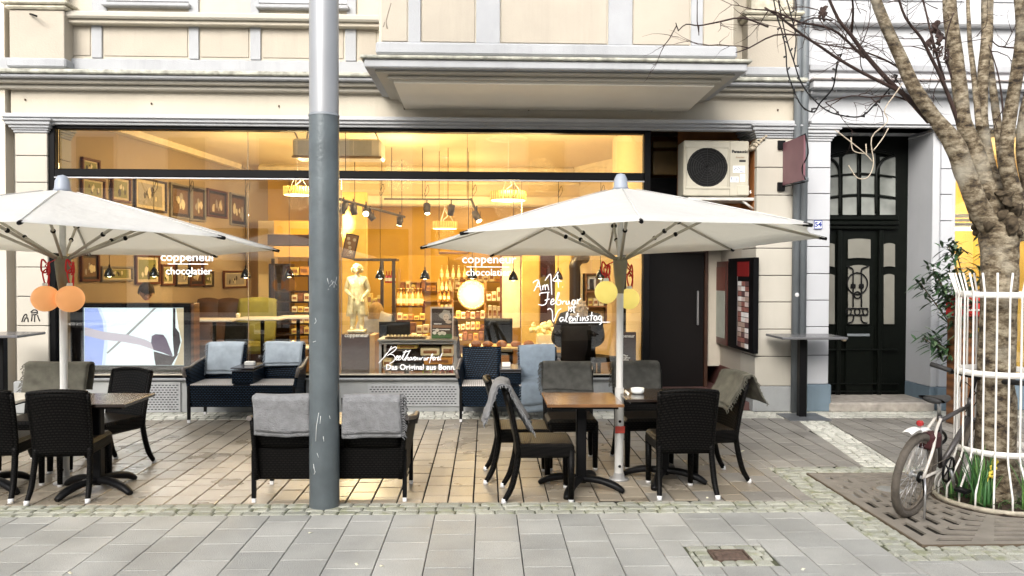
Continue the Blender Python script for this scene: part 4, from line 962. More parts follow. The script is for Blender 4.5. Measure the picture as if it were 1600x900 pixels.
q.tube(smooth_line([(p0.x+.2,.0,p1.z),(p0.x+.22,0,p1.z+.1),(p0.x+.32,.0,p1.z+.12)],4),.012,6); q.obj('hanger',mat('hanger_grey',(.3,.28,.25),.5),hb)
# ---- picture wall
def picture(px0,px1,py0,py1,mtf,cols,lab,border=.035,split=None):
    """hung on the slanting left wall"""
    # Y from wall: X=LW(Y)
    def yof(px):
        k=ray(px,400).x/ray(px,400).y; return (-5.93-1.386)/(k-.14)
    ya,yb=yof(px0),yof(px1); ym=(ya+yb)/2
    z0,z1=P((px0+px1)/2,py1,ym).z,P((px0+px1)/2,py0,ym).z
    L=math.hypot(LW(yb)-LW(ya),yb-ya); ang=math.atan2(yb-ya,LW(yb)-LW(ya))
    d=thing('framed_picture',lab,'picture',((LW(ya)+LW(yb))/2,ym,(z0+z1)/2),ang,group='framed pictures on the left shop wall')
    w,h=L/2,(z1-z0)/2; q=MB()
    for (a,b,c_,e) in ((-w,w,-h,-h+border),(-w,w,h-border,h),(-w,-w+border,-h+border,h-border),(w-border,w,-h+border,h-border)): q.box(a,b,-.05,-.005,c_,e,.006)
    q.obj('frame',mtf,d)
    rn=random.Random(int(px0)); q=MB(); q.box(-w+border,w-border,-.02,-.006,-h+border,h-border); q.obj('mount',cols[0],d)
    ww,hh=(w-border)*.8,(h-border)*.78
    q=MB(); q.box(-ww,ww,-.024,-.021,-hh,hh); q.obj('print',cols[1],d)
    # figures within the print: simple dark and light blobs
    for mt_,n_ in ((cols[2],4),(cols[3],3)):
        q=MB()
        for k in range(n_):
            cx,cz=rn.uniform(-ww*.7,ww*.7),rn.uniform(-hh*.6,hh*.35); s_=rn.uniform(.12,.28)*min(ww,hh)*2
            q.prism([(cx+s_*math.cos(t)*rn.uniform(.5,1)*.7,cz+s_*math.sin(t)*rn.uniform(.7,1.1)) for t in [k2*PI/4 for k2 in range(8)]],1,-.0265-.0004*k-(.002 if mt_ is cols[3] else 0),-.0242-.0004*k)
        q.obj('printed_shape',mt_,d)
FB=mat('brown_frame',(.12,.035,.015),.4); FG=mat('grey_frame',(.22,.2,.18),.4); FD=mat('dark_frame',(.04,.02,.012),.4)
C1=[mat('cream_mount',(.6,.5,.33),.6),mat('print_green',(.22,.22,.08),.5),mat('print_dark',(.03,.02,.02),.5),mat('print_pale',(.7,.62,.45),.5)]
C2=[MATS['print_dark'],mat('print_brown',(.16,.09,.05),.5),mat('print_grey',(.35,.32,.28),.5),MATS['print_pale']]
C3=[MATS['cream_mount'],MATS['print_grey'],MATS['print_dark'],MATS['print_pale']]
for a in ((123,152,395,440,FB,C2,'portrait picture in a dark red frame, leftmost of the lower row'),
 (155,205,416,440,FG,C1,'wide low picture with two olive prints in a grey frame'),
 (209,247,398,444,FB,C1,'large brown framed picture above the bowed woman'),
 (250,270,413,446,FB,C1,'narrow upright picture just left of the smaller white lettering'),
 (272,293,410,447,FD,C3,'pale upright picture behind the smaller white lettering'),
 (294,316,400,447,FB,C2,'dark upright picture right of the pale one behind the lettering'),
 (316,331,424,448,FD,C1,'tiny landscape picture in the lower row'),
 (347,384,423,450,FB,C3,'wide brown picture of three white cups at the right end'),
 (125,162,278,312,FB,C1,'picture partly above the left parasol near the window edge'),
 (172,202,276,316,FB,C1,'tall picture with yellow print above the left parasol'),
 (208,258,280,330,FD,C3,'large pale picture above the left parasol'),
 (264,296,288,342,FG,C2,'dark picture with branches seen over the parasol slope'),
 (297,319,292,346,FG,C2,'narrow dark picture between two larger ones over the parasol'),
 (322,353,297,340,FB,C2,'square picture with white figure at upper right of the wall'),
 (358,383,303,353,FG,C2,'upright grey framed picture, last of the upper row'),
 (363,381,375,396,FB,C3,'small pale picture below the last upper picture'),
 (126,154,248,276,FB,C1,'small framed picture high up behind the upper pane')): picture(*a)
# ---- TV
tv=thing('display_screen','large black screen unit showing a pale abstract close-up behind the left pane','screen',P(200,582,10.15))
T=lambda px,py,Y=10.15: P(px,py,Y)-tv.location
def tvb(a,b,c_,d,y0,y1,name,mt,b_=.006): 
    p0,p1=T(a,d),T(b,c_); q=MB(); q.box(p0.x,p1.x,y0,y1,p0.z,p1.z,b_); return q.obj(name,mt,tv)
tvb(112,298,474,583,.02,.22,'cabinet',BLACK); tvb(131,288,481,571,.008,.018,'screen',emit('screen_glow',(.76,.90,.93),.40),0)
q=MB(); 
for e in ((112,298,474,480),(112,298,571.5,583),(112,130.5,480,571.5),(288.5,298,480,571.5)):
    p0,p1=T(e[0],e[3]),T(e[1],e[2]); q.box(p0.x,p1.x,-.03,.02,p0.z,p1.z,.004)
q.obj('bezel',mat('gloss_black',(.01,.008,.008),.12),tv); 
def tvpoly(pts,name,mt,dy): q=MB(); q.prism([(T(x,y).x,T(x,y).z) for x,y in pts],1,dy-.001,dy); q.obj(name,mt,tv)
tvpoly([(132,481.5),(152,481.5),(160,500),(163,530),(159,570.5),(132,570.5)],'image_violet_area',emit('img_violet',(.34,.44,.85),.38),.006)
tvpoly([(152,481.5),(157,481.5),(166,505),(168,540),(164,570.5),(160,570.5),(163,530),(160,500)],'image_pale_edge',emit('img_pale',(.62,.72,.85),.38),.005)
tvpoly([(132,511),(160,518),(200,523),(225,530),(250,542),(270,557),(245,548),(218,539),(190,534),(160,531),(132,524)],'image_grey_stroke',emit('img_grey',(.52,.48,.55),.38),.004)
tvpoly([(240,481.5),(244,481.5),(200,524),(168,553),(166,551),(198,521)],'image_line',emit('img_line',(.3,.31,.32),.38),.0045)
tvpoly([(237,525),(243,522),(255,523),(260,530),(270,556),(266,556),(255,551),(240,547),(236,535)],'image_dark_cylinder',emit('img_dark',(.12,.09,.14),.38),.003)
tvpoly([(240,549),(255,553),(270,557),(279,552),(272,563),(268,570.5),(243,570.5),(241,560)],'image_dark_base',emit('img_dark2',(.02,.012,.02),.3),.0025)
tvpoly([(270,481.5),(274,481.5),(274,512),(280,520),(282,535),(276,556),(272,556),(270,530)],'image_dark_bar',MATS['img_dark2'],.002)
tvpoly([(275,481.5),(287,481.5),(287,570.5),(272,570.5),(280,550),(284,532),(279,512)],'image_tan_edge',emit('img_tan',(.5,.42,.28),.38),.0015)
tvb(298,303,474,583,-.0,.2,'side_trim',WOOD)
tvb(108,303,583.5,590,-.02,.3,'stand',BLACK)
for p_ in ((105,111),):
    pass
# ---- people
def figure(name,label,loc,rotz,joints,parts,cat='person',matb=None):
    """skin-grown body. joints: {name:(pos,radius)}; parts: chains"""
    t=thing(name,label,cat,loc,rotz)
    me=bpy.data.meshes.new('body'); ks=list(joints); vs=[joints[k][0] for k in ks]; es=[]
    for ch in parts:
        for a,b in zip(ch,ch[1:]): es.append((ks.index(a),ks.index(b)))
    me.from_pydata(vs,es,[]); o=link('body',me,t)
    sk=o.modifiers.new('s','SKIN'); sk.use_smooth_shade=True
    for i,k in enumerate(ks):
        r=joints[k][1]; me.skin_vertices[0].data[i].radius=(r,r) if not hasattr(r,'__len__') else r
        me.skin_vertices[0].data[i].use_root=(i==0)
    o.modifiers.new('d','SUBSURF').levels=2; o.modifiers['d'].render_levels=2
    dg=bpy.context.evaluated_depsgraph_get(); m2=bpy.data.meshes.new_from_object(o.evaluated_get(dg)); o.modifiers.clear(); o.data=m2; m2.materials.clear(); m2.materials.append(matb)
    return t
def hand(mb,p,d,side,s=1.0):
    """small relaxed hand: palm and five bent fingers"""
    d=Vector(d).normalized(); up=Vector((0,0,1)); a=d.cross(up); a=a.normalized() if a.length>.1 else Vector((1,0,0)); n=a.cross(d)
    p=Vector(p); mb.tube([p-d*.02,p+d*.035,p+d*.075],[.02*s,.032*s,.03*s],8,flat=.5)
    for k,(o_,l) in enumerate(((-.024,.06),(-.008,.07),(.008,.066),(.024,.052))):
        b=p+d*.075*s+a*o_*s; mb.tube([b,b+d*l*.5*s,b+d*l*.8*s-n*.012,b+d*l*s-n*.03],[.009*s,.0085*s,.008*s,.006*s],6)
    b=p+d*.02+a*.028*side; mb.tube([b,b+d*.03+a*.02*side,b+d*.06+a*.022*side-n*.01],[.011*s,.010*s,.008*s],6)
def head(t,c,r,skin,hair,face=(0,-1,0),long=.0,tilt=0,bun=False,curly=False):
    g=link('head',None,t,c); 
    g=t
    f=Vector(face).normalized(); sd_=Vector((0,0,1)).cross(f); sd_.normalize(); up=f.cross(sd_)*1.0
    if up.z<0: up=-up
    M=Matrix((sd_,f,up)).transposed().to_4x4(); M.translation=Vector(c)
    q=MB(); q.M=M
    def fn(u,v):
        a=u*2*PI; b=-PI/2+PI*v; x=.8*math.cos(b)*math.cos(a); y=.98*math.cos(b)*math.sin(a); z=1.12*math.sin(b)
        if z<0 and y>-.2: x*=1+z*.28; 
        if z<-.3 and y<0: y*=.8
        return (x*r,y*r,z*r)
    q.grid(fn,22,16)
    q.tube([(0,r*.95,r*.12),(0,r*1.16,-r*.14),(0,r*1.0,-r*.24)],[r*.09,r*.15,r*.1],8)
    for s_ in (1,-1): q.sphere((s_*r*.82,-r*.02,-r*.02),r*.2,8,6,(.35,.7,1)) 
    q.obj('head',skin,t)
    q=MB(); q.M=M
    for s_ in (1,-1): q.sphere((s_*r*.32,r*.86,r*.08),r*.11,8,6,(1,.5,.6)); q.tube([(s_*r*.18,r*.94,r*.30),(s_*r*.46,r*.82,r*.30)],r*.04,5)
    q.obj('eyes',HAIRD,t)
    q=MB(); q.M=M; q.tube([(-r*.25,r*.88,-r*.52),(0,r*.96,-r*.5),(r*.25,r*.88,-r*.52)],r*.06,6); q.obj('mouth',mat('lip',(.4,.12,.1),.5),t)
    q=MB(); q.M=M; rn=random.Random(5)
    def fh(u,v):
        a=u*2*PI; b=-.15+(PI/2+.15)*v
        k=1.1+ (.12*math.sin(9*a+5*v) if curly else .02*math.sin(23*a))
        y=k*1.05*math.cos(b)*math.sin(a); z=k*1.15*math.sin(b)
        if math.sin(a)>.25 and v<.45: z=max(z,.42*1.15); y*=.93
        elif v<.35 and math.sin(a)<=.25: z-=long*(.35-v)/.35*(1 if math.sin(a)<0 else .6)
        return (k*.86*math.cos(b)*math.cos(a)*r,y*r,z*r)
    q.grid(fh,30,12)
    if curly:
        for k in range(46):
            a=rn.uniform(0,2*PI); b=rn.uniform(-.3,1.4)
            if math.sin(a)>.3 and b<.5: continue
            q.sphere((r*1.12*math.cos(b)*math.cos(a),r*1.15*math.cos(b)*math.sin(a),r*1.2*math.sin(b)),r*rn.uniform(.16,.28),7,5)
    if bun: q.sphere((0,-r*1.15,r*.35),r*.4,10,8)
    q.obj('hair',hair,t)
# woman bowed over a table behind the screen
p=P(222,455,11.6)
w1=figure('person','dark-haired person in a dark patterned top bowing over behind the big screen',(p.x,11.6,0),R(20),
 {'pel':((0,.12,.5),(.17,.13)),'wst':((0,.08,.72),(.14,.11)),'chest':((.02,-.02,.96),(.18,.13)),'neck':((.05,-.15,1.16),.06),'head':((.06,-.20,1.22),.05),
  'sl':((-.17,-.03,1.06),.07),'el':((-.26,-.16,.86),.055),'hl':((-.10,-.38,.86),.035),'sr':((.2,-.03,1.06),.07),'er':((.28,-.18,.86),.055),'hr':((.12,-.40,.87),.035),
  'kl':((-.12,-.3,.52),(.09,.09)),'al':((-.12,-.32,.17),.05),'fl':((-.12,-.42,.15),.04),'kr':((.12,-.3,.52),(.09,.09)),'ar':((.12,-.32,.17),.05),'fr':((.12,-.42,.15),.04)},
 [['pel','wst','chest','neck','head'],['chest','sl','el','hl'],['chest','sr','er','hr'],['pel','kl','al','fl'],['pel','kr','ar','fr']],matb=mat('patterned_dark_top',(.05,.05,.06),.9,var=.6,scale=40))
hz=P(222,456,11.35).z
head(w1,(.07,-.27,hz),.115,SKIN,HAIRD,(.25,-1,-.75),long=.2)
q=MB(); hand(q,(-.10,-.38,.87),(.5,-.8,.1),1); hand(q,(.12,-.40,.88),(-.5,-.8,.1),-1); q.obj('hands',SKIN,w1)
# blond person in white, seen from behind
p=P(588,500,11.7)
w2=figure('person','blond person in a white knitted top seated with their back to the window','' and '' or (p.x,11.7,0),0,
 {'pel':((0,0,.5),(.18,.15)),'wst':((0,.0,.72),(.15,.12)),'chest':((0,.03,.98),(.2,.14)),'neck':((0,.05,1.17),.06),'head':((0,.06,1.25),.05),
  'sl':((-.20,.03,1.07),.07),'el':((-.30,.10,.82),.055),'hl':((-.18,.36,.80),.035),'sr':((.20,.03,1.07),.07),'er':((.30,.10,.82),.055),'hr':((.18,.36,.80),.035),
  'kl':((-.12,.42,.54),.09),'al':((-.12,.44,.18),.05),'fl':((-.12,.56,.16),.04),'kr':((.12,.42,.54),.09),'ar':((.12,.44,.18),.05),'fr':((.12,.56,.16),.04)},
 [['pel','wst','chest','neck','head'],['chest','sl','el','hl'],['chest','sr','er','hr'],['pel','kl','al','fl'],['pel','kr','ar','fr']],matb=TOPW)
head(w2,(-.02,.07,P(580,488,11.7).z),.12,SKIN,HAIRB,(.4,1,-.1),long=.7)
q=MB(); hand(q,(-.18,.36,.8),(.5,.8,0),-1); hand(q,(.18,.36,.8),(-.5,.8,0),1); q.obj('hands',SKIN,w2)
# person in dark coat, grey curly hair
p=P(905,540,10.7)
w3=figure('person','person with grey curly hair in a wide dark coat sitting by the right pane',(p.x,10.7,0),0,
 {'pel':((0,.05,.5),(.27,.2)),'wst':((0,.05,.75),(.25,.18)),'chest':((0,.08,1.02),(.24,.17)),'neck':((.0,.1,1.25),.08),'head':((0,.1,1.32),.06),
  'sl':((-.22,.08,1.12),.10),'el':((-.31,.14,.82),.09),'hl':((-.2,.36,.72),.05),'sr':((.22,.08,1.12),.10),'er':((.31,.14,.82),.09),'hr':((.2,.36,.72),.05),
  'kl':((-.14,.42,.52),.11),'al':((-.14,.44,.18),.06),'fl':((-.14,.56,.16),.05),'kr':((.14,.42,.52),.11),'ar':((.14,.44,.18),.06),'fr':((.14,.56,.16),.05)},
 [['pel','wst','chest','neck','head'],['chest','sl','el','hl'],['chest','sr','er','hr'],['pel','kl','al','fl'],['pel','kr','ar','fr']],matb=COATD)
head(w3,(0,.1,P(906,488,10.8).z),.125,SKIN,HAIRG,(-.6,1,-.1),curly=True,long=.3)
q=MB(); hand(q,(-.2,.36,.72),(.5,.8,0),-1); hand(q,(.2,.36,.72),(-.5,.8,0),1); q.obj('hands',SKIN,w3)
# ---- statue on its pedestal
YS=11.0
sp=P(558,518,YS); k=(P(558,415,YS).z-sp.z)/1.8
st=figure('statue','gold painted statue of a standing man in a long coat with his hands behind him',(sp.x,YS,sp.z),0,
 {kk:((v[0][0]*k,v[0][1]*k,v[0][2]*k),(v[1]*k if not hasattr(v[1],'__len__') else (v[1][0]*k,v[1][1]*k))) for kk,v in {'pel':((0,0,.92),(.19,.14)),'wst':((0,0,1.12),(.17,.13)),'chest':((0,0,1.35),(.22,.15)),'neck':((0,-.02,1.53),.07),'head':((0,-.03,1.6),.06),
  'sl':((-.22,0,1.43),.085),'el':((-.31,.06,1.12),.07),'hl':((-.14,-.14,.98),.045),'sr':((.22,0,1.43),.085),'er':((.31,.06,1.12),.07),'hr':((.16,-.12,.92),.045),
  'kl':((-.11,-.02,.5),.10),'al':((-.12,.0,.1),.07),'fl':((-.14,-.16,.05),.06),'kr':((.11,-.02,.5),.10),'ar':((.12,.0,.1),.07),'fr':((.14,-.16,.05),.06)}.items()},
 [['pel','wst','chest','neck','head'],['chest','sl','el','hl'],['chest','sr','er','hr'],['pel','kl','al','fl'],['pel','kr','ar','fr']],cat='statue',matb=GOLDM)
q=MB()
def coat(u,v):
    a=-PI*.5+.35+u*(2*PI-.7); w=(.20+.10*(1-v)+.02*math.sin(a*7)*(1-v))*k
    return (w*math.cos(a),w*.75*math.sin(a)+.02*k,(.42+v*.95)*k)
q.grid(coat,36,10,.02*k); q.obj('long_coat',GOLDM,st)
q=MB(); q.box(-.24*k,.24*k,-.24*k,.2*k,-.01,.06*k,.01); q.obj('statue_base',GOLDM,st)
q=MB(); hand(q,(-.14*k,-.14*k,.98*k),(.7,-.2,-.6),1,k); hand(q,(.16*k,-.12*k,.92*k),(-.2,-.2,-1),-1,k); q.obj('hands',GOLDM,st)
head(st,(0,-.04*k,1.68*k),.13*k,GOLDM,GOLDM,(.2,-1,-.1),long=.4,curly=True)
pd=thing('pedestal','dark brown pedestal with white lettering under the gold statue','pedestal',(sp.x,YS,FL))
h=sp.z-FL-.02
q=MB(); x0,x1=P(533,560,YS-.25).x-sp.x,P(577,560,YS-.25).x-sp.x; q.box(x0,x1,-.25,.2,0,h,.005); q.obj('box',mat('maroon_brown_laminate',(.05,.018,.012),.25),pd)
q=MB(); q.box(x1+.001,x1+.075,-.24,.2,0,h-.01,.004); q.obj('side_board',mat('amber_side_board',(.5,.28,.08),.5),pd)
LET=mat('white_lettering',(.85,.85,.85),.5,emit=(1,1,1),es=.05)  # slight emission added to lift the unlit white letters
text_mesh('lettering','coppeneur',.075,LET,pd,P(557,524,YS-.25)-pd.location+Vector((0,-.004,0)),bold=.001)
lamp('statue_fill_light',P(545,395,10.75),16,(1,.75,.4),.05)  # added lamp without a fitting, brightens the statue
sb_=thing('sign_board','tall dark board with white lettering standing by the right end of the window','sign',P(980,580,10.15))
q=MB(); p0,p1=P(965,580,10.15)-sb_.location,P(994,519,10.15)-sb_.location; q.box(p0.x,p1.x,0,.06,p0.z,p1.z,.004); q.obj('board',MATS['maroon_brown_laminate'],sb_)
text_mesh('lettering','coppeneur',.062,LET,sb_,P(977,525,10.15)-sb_.location+Vector((0,-.003,0)),sx=.9,bold=.001)
q=MB(); rn=random.Random(3)
for i in range(8):
    a=P(969,556+i*3.2,10.15)-sb_.location; q.box(a.x,a.x+rn.uniform(.08,.17),-.003,-.001,a.z-.006,a.z+.006)
q.obj('small_print',LET,sb_)
q=MB(); q.lathe([(.03,0),(.04,0)],(P(974,559,10.15).x-sb_.location.x,-.002,P(974,558,10.15).z-sb_.location.z),16,ax='y'); q.obj('round_mark',LET,sb_)
# ---- steel display table with goods and poster
YT=10.35
dt=thing('display_table','low steel framed glass display case with chocolates behind the lettering','display table',P(655,587,YT))
Q=lambda px,py,Y=YT: P(px,py,Y)-dt.location
def fbox(a,b,c_,d,y0,y1,name,mt,par=dt,b_=.004,ref=None):
    o0=(ref or dt).location; p0,p1=P(a,d,YT)-o0,P(b,c_,YT)-o0; q=MB(); q.box(p0.x,p1.x,y0,y1,p0.z,p1.z,b_); return q.obj(name,mt,par)
q=MB()
for (a,b,c_,d,y0,y1) in ((592,596,533,586,0,.03),(709,713,533,586,0,.03),(592,596,533,586,.5,.53),(709,713,533,586,.5,.53)):
    p0,p1=Q(a,d),Q(b,c_); q.box(p0.x,p1.x,y0,y1,p0.z,p1.z)
q.obj('steel_leg',STEEL,dt); fbox(590,714,530,533.5,-.01,.54,'glass_top',STEEL)
fbox(592,713,535,538,0,.53,'frame_rail',STEEL); fbox(597,708,573,575.5,0,.5,'lower_shelf',STEEL); fbox(597,708,575.5,586,.45,.5,'back_panel',WOODD)
fbox(597,708,538,573,.45,.5,'back_panel',WOODD)
def goods(name,lab,cat,a,b,c_,d,Y,dep,mt,grp,bv=.01,emis=None):
    p0,p1=P(a,d,Y),P(b,c_,Y); o=thing(name,lab,cat,((p0.x+p1.x)/2,Y,p0.z),group=grp); q=MB(); w=(p1.x-p0.x)/2; q.box(-w,w,0,dep,0,p1.z-p0.z,bv); q.obj('carton',mt,o)
    q=MB(); q.box(-w*.7,w*.7,-.003,-.001,(p1.z-p0.z)*.3,(p1.z-p0.z)*.7); q.obj('print_band',mat('goods_band',(.3,.12,.04),.5),o); return o
YEL=mat('yellow_carton',(.75,.55,.15),.6,var=.1); CRM=mat('cream_carton',(.8,.68,.42),.6,var=.1); RDC=mat('red_carton',(.4,.04,.03),.6); ORC=mat('orange_carton',(.6,.28,.06),.6); BRC=mat('brown_carton',(.2,.07,.03),.6); LIME=mat('lime_carton',(.55,.62,.05),.6)
gd='chocolate cartons in the steel display case'
for a in ((657,687,544,556,CRM,'long cream carton on the middle shelf of the display case'),(690,708,540,557,CRM,'square cream carton at the right of the display case'),(620,652,539,545,YEL,'flat pale yellow carton under the display case top'),(660,674,576,586,LIME,'lime yellow carton low in the display case'),(679,684,577,586,YEL,'slim yellow carton low in the display case'),(688,694,578,586,RDC,'slim red carton low in the display case'),(697,707,579,586,RDC,'square red carton at the lower right of the display case'),(662,707,559,570,ORC,'wide orange carton over the lower shelf'),(598,612,562,573,CRM,'cream carton at the lower left of the display case')):
    goods('chocolate_carton',a[5],'carton',a[0],a[1],a[2],a[3],YT+.08,.25,a[4],gd)
tr_=thing('chocolate_tray','dark tray with a row of pale chocolates on the display case','tray',P(634,530,YT+.1))
q=MB(); q.box(-.27,.27,-.05,.2,.0,.03,.005); q.obj('tray',WOODD,tr_)
for k in range(11): q=MB(); q.box(-.25+k*.047,-.25+k*.047+.032,-.03,.01,.03,.06,.008); q.obj('chocolate',MATS['cream_carton'],tr_)
po=thing('portrait_poster','framed dark poster of a grey-haired man standing on the display case','poster',P(691,530,YT+.12)); po.rotation_euler=(0,0,0)
pf=lambda px,py: P(px,py,YT+.12)-po.location
def pbox(a,b,c_,d,y0,y1,name,mt): p0,p1=pf(a,d),pf(b,c_); q=MB(); q.box(p0.x,p1.x,y0,y1,p0.z,p1.z); q.obj(name,mt,po)
pbox(672.5,708.5,479.5,530.5,.0,.03,'frame',mat('pale_pink_frame',(.6,.5,.45),.4)); pbox(674.5,706.5,482,529,-.003,-.001,'poster_sheet',mat('poster_dark_brown',(.05,.03,.022),.5))
q=MB()
def pell(cx,cy,rx,ry,y,q,seed=0,rough=0):
    rn=random.Random(seed); pts=[]
    for k2 in range(14):
        t=k2*2*PI/14; s_=1+rn.uniform(-rough,rough); p=pf(cx+rx*s_*math.cos(t),cy+ry*s_*math.sin(t)); pts.append((p.x,p.z))
    q.prism(pts,1,y-.001,y)
q=MB(); pell(696,492,9.5,7.5,-.0035,q,1,.2); q.obj('printed_hair',mat('poster_grey',(.38,.36,.33),.5),po)
q=MB(); pell(697,496,4.6,6,-.005,q); pell(701,503,5,2.6,-.005,q); q.obj('printed_face',mat('poster_face',(.62,.50,.40),.5),po)
q=MB(); pell(695,495,1,.6,-.0065,q); pell(699,495,1,.6,-.0065,q); pell(697,499.5,1.6,.5,-.0065,q); q.obj('printed_features',MATS['poster_dark_brown'],po)
pbox(676,705,508,512,-.004,-.002,'printed_band',mat('poster_text_brown',(.25,.13,.07),.5)); pbox(675,706,522,528.5,-.004,-.002,'printed_green',mat('poster_green',(.04,.12,.03),.5))
q=MB(); 
for a in ((679,520),(683,516),(687,521),(691,520),(694,521)): pell(a[0],a[1],3.2,2.6,-.0055,q,3,.1)
q.obj('printed_chocolates',WHITEP,po)
q=MB()
for (st_,en,yy) in ((678,690,506),(676,703,515)): 
    p0,p1=pf(st_,yy+.6),pf(en,yy-.6); q.box(p0.x,p1.x,-.0065,-.0055,p0.z,p1.z)
q.obj('printed_text',LET,po)
# ---- shop fittings behind
def rackpost(name,lab,cat,posts,rails,mt,Y,grp=None):
    o=thing(name,lab,cat,P(posts[0][0],posts[0][2],Y),group=grp)
    for (a,t,b) in posts:
        q=MB(); p0,p1=P(a,b,Y)-o.location,P(a,t,Y)-o.location; q.box(p0.x-.025,p0.x+.025,-.025,.025,p0.z,p1.z,.004); q.obj('post',mt,o)
    for (a,b,y,h) in rails:
        q=MB(); p0,p1=P(a,y+h,Y)-o.location,P(b,y,Y)-o.location; q.box(p0.x,p1.x,-.04,.35,p0.z,p1.z,.004); q.obj('shelf',mt,o)
    return o
rackpost('canopy_rack','tall dark four-post display frame with a flat top behind the statue','rack',[(597,407,530),(615,407,520)],[(553,620,404,3.5),(594,620,520,3)],WOODD,12.4)
rackpost('shelving_unit','dark shelving stacked with cartons beside the lamp post','shelves',[(427,404,560),(484,404,560)],[(427,484,y,2.2) for y in (430,455,471,488,505,522,540)],WOODD,13.6)
rackpost('shelving_unit','central dark shelf with bottles in the middle of the shop','shelves',[(617,470,556),(662,470,556)],[(612,664,478,2.2),(600,664,500,2.2),(600,664,520,30)],mat('dark_red_counter',(.10,.022,.012),.35),14.2)
rackpost('glass_shelving','bright crowded shelf of jars and glasses below the round mirror','shelves',[(686,436,545),(706,436,545),(758,440,545)],[(684,707,y,1.5) for y in (455,470,486)]+[(706,760,496,2),(706,760,515,2)],mat('amber_shelf',(.4,.2,.06),.4),14.5)
q=MB(); ck=thing('cap_shelf','dark flat canopy of the bookshelf unit near the lamp post','shelf top',P(445,372,13.3)); q.prism([(P(418,375,13.3).x-ck.location.x,.0),(P(486,375,13.3).x-ck.location.x,.0),(P(486,375,13.3).x-ck.location.x,.5),(P(418,375,13.3).x-ck.location.x,.5)],2,-.12,.06); q.obj('cornice_board',WOODD,ck)
bk=thing('bookshelf_back','dark cupboard side by the lamp post behind the green seat','cupboard',P(442,560,14.4)); p0,p1=P(420,560,14.4)-bk.location,P(452,412,14.4)-bk.location; q=MB(); q.box(p0.x,p1.x,0,.4,p0.z,p1.z,.005); q.obj('side_panel',mat('dark_cupboard',(.03,.015,.01),.3),bk)
# stock on the shelves: bottles, jars, cartons, singly
rn=random.Random(21)
BM=[mat('amber_bottle_glass',(.45,.20,.03),.12),mat('clear_gold_bottle',(.8,.6,.25),.15,metal=.3),mat('red_bottle',(.4,.02,.02),.2)]
proto={}
for i,mt in enumerate(BM):
    b=thing('bottle','bottle','bottle',group='bottles on the shop shelves'); q=MB(); q.lathe([(0,0),(.032,0),(.034,.02),(.034,.14),(.012,.19),(.011,.25),(.014,.25),(.014,.265),(0,.265)],(0,0,0),12); q.obj('bottle_body',mt,b)
    q=MB(); q.lathe([(.0345,.04),(.0345,.11)],(0,0,0),12); q.obj('bottle_label',MATS['cream_carton'],b); register(b); proto[i]=[b,0]
def put_bottle(i,px,py,Y,lab,s=1):
    b,n=proto[i]; c=P(px,py,Y)
    o=b if n==0 else copy_tree(b)
    proto[i][1]+=1; o.location=c; o['label']=lab; o.scale=(s,s,s)
for k_ in range(9): put_bottle(k_%2,622+k_*4.5,478,14.15,ORD[k_]+' gold bottle from the left in the row on the central dark shelf',1.2)
for k_ in range(4): put_bottle(2,604+k_*4,442,12.4,ORD[k_]+' red bottle from the left by the dark display post',.7)
for k_ in range(6): put_bottle(k_%2,688+k_*3.2,470-(k_%2)*15,14.4,ORD[k_]+' small glass bottle from the left on the jar shelf by the round disc',.8)
cm=[YEL,CRM,ORC,BRC,CRM,YEL,CRM]
def cartons(a,b,y,n,Y,lab,grp,h=(6,11)):
    x=a; n0=n
    for k_ in range(n):
        w=(b-a)/n; hh=rn.uniform(*h); goods('shop_carton',ORD[k_]+' '+lab,'carton',x+.6,x+w-.6,y-hh,y,Y,.18,cm[rn.randrange(7)],grp,.006); x+=w
cartons(452,483,430,2,13.5,'carton on the top shelf of the unit beside the lamp post','cartons beside the lamp post',(12,16))
for yy in (471,488,505,522): cartons(455,484,yy,3,13.5,'carton on the '+{471:'second',488:'third',505:'fourth',522:'lowest'}[yy]+' shelf of the unit beside the lamp post','cartons beside the lamp post',(8,13))
cartons(620,664,500,5,14.1,'small carton behind the bottles on the central shelf','cartons on the central shelf')
cartons(712,758,498,6,14.4,'carton on the upper tier below the round mirror','cartons below the round mirror',(7,13))
cartons(712,758,515,6,14.4,'carton on the lower tier below the round mirror','cartons below the round mirror',(7,12))
cartons(706,764,532,7,14.3,'carton on the floor stack below the round mirror','cartons below the round mirror',(8,14))
cartons(687,706,455,3,14.45,'jar box at the top of the narrow shelf','cartons on the narrow shelf',(7,12)); cartons(687,706,486,3,14.45,'jar box low on the narrow shelf','cartons on the narrow shelf',(7,12))
cartons(640,662,478,2,14.3,'cream box at the right end of the central shelf','cartons on the central shelf',(8,10))
cartons(764,783,530,3,13.4,'carton stacked left of the pale framed panel','cartons by the framed panel',(14,30))
cartons(700,782,440,9,16.8,'small carton on the top tier of the far back shelves','cartons on the far back shelves',(5,14))
cartons(625,690,455,8,16.8,'pale carton on the left far back shelf','cartons on the far back shelves',(8,20))
cartons(762,784,500,3,13.8,'carton stacked beside the tall mirror','cartons by the tall mirror',(14,34))
cartons(566,596,478,4,13.0,'gift carton behind the statue','cartons behind the statue',(8,24)); cartons(566,596,505,4,13.0,'lower gift carton behind the statue','cartons behind the statue',(8,18))
rackpost('shelving_unit','pale far back shelves full of small cartons','shelves',[(624,420,540),(784,420,540)],[(624,784,440,1.5),(624,784,455.5,1.5),(624,784,470,1.5)],mat('honey_shelf',(.5,.3,.1),.5),16.9)
cartons(700,760,452,6,15.4,'small jar carton left of the round disc','cartons round the disc',(8,14))
cartons(760,784,470,3,14.2,'gift carton right of the round disc','cartons round the disc',(10,22)); cartons(760,784,545,3,13.6,'basket carton low right of the round disc','cartons round the disc',(10,22))
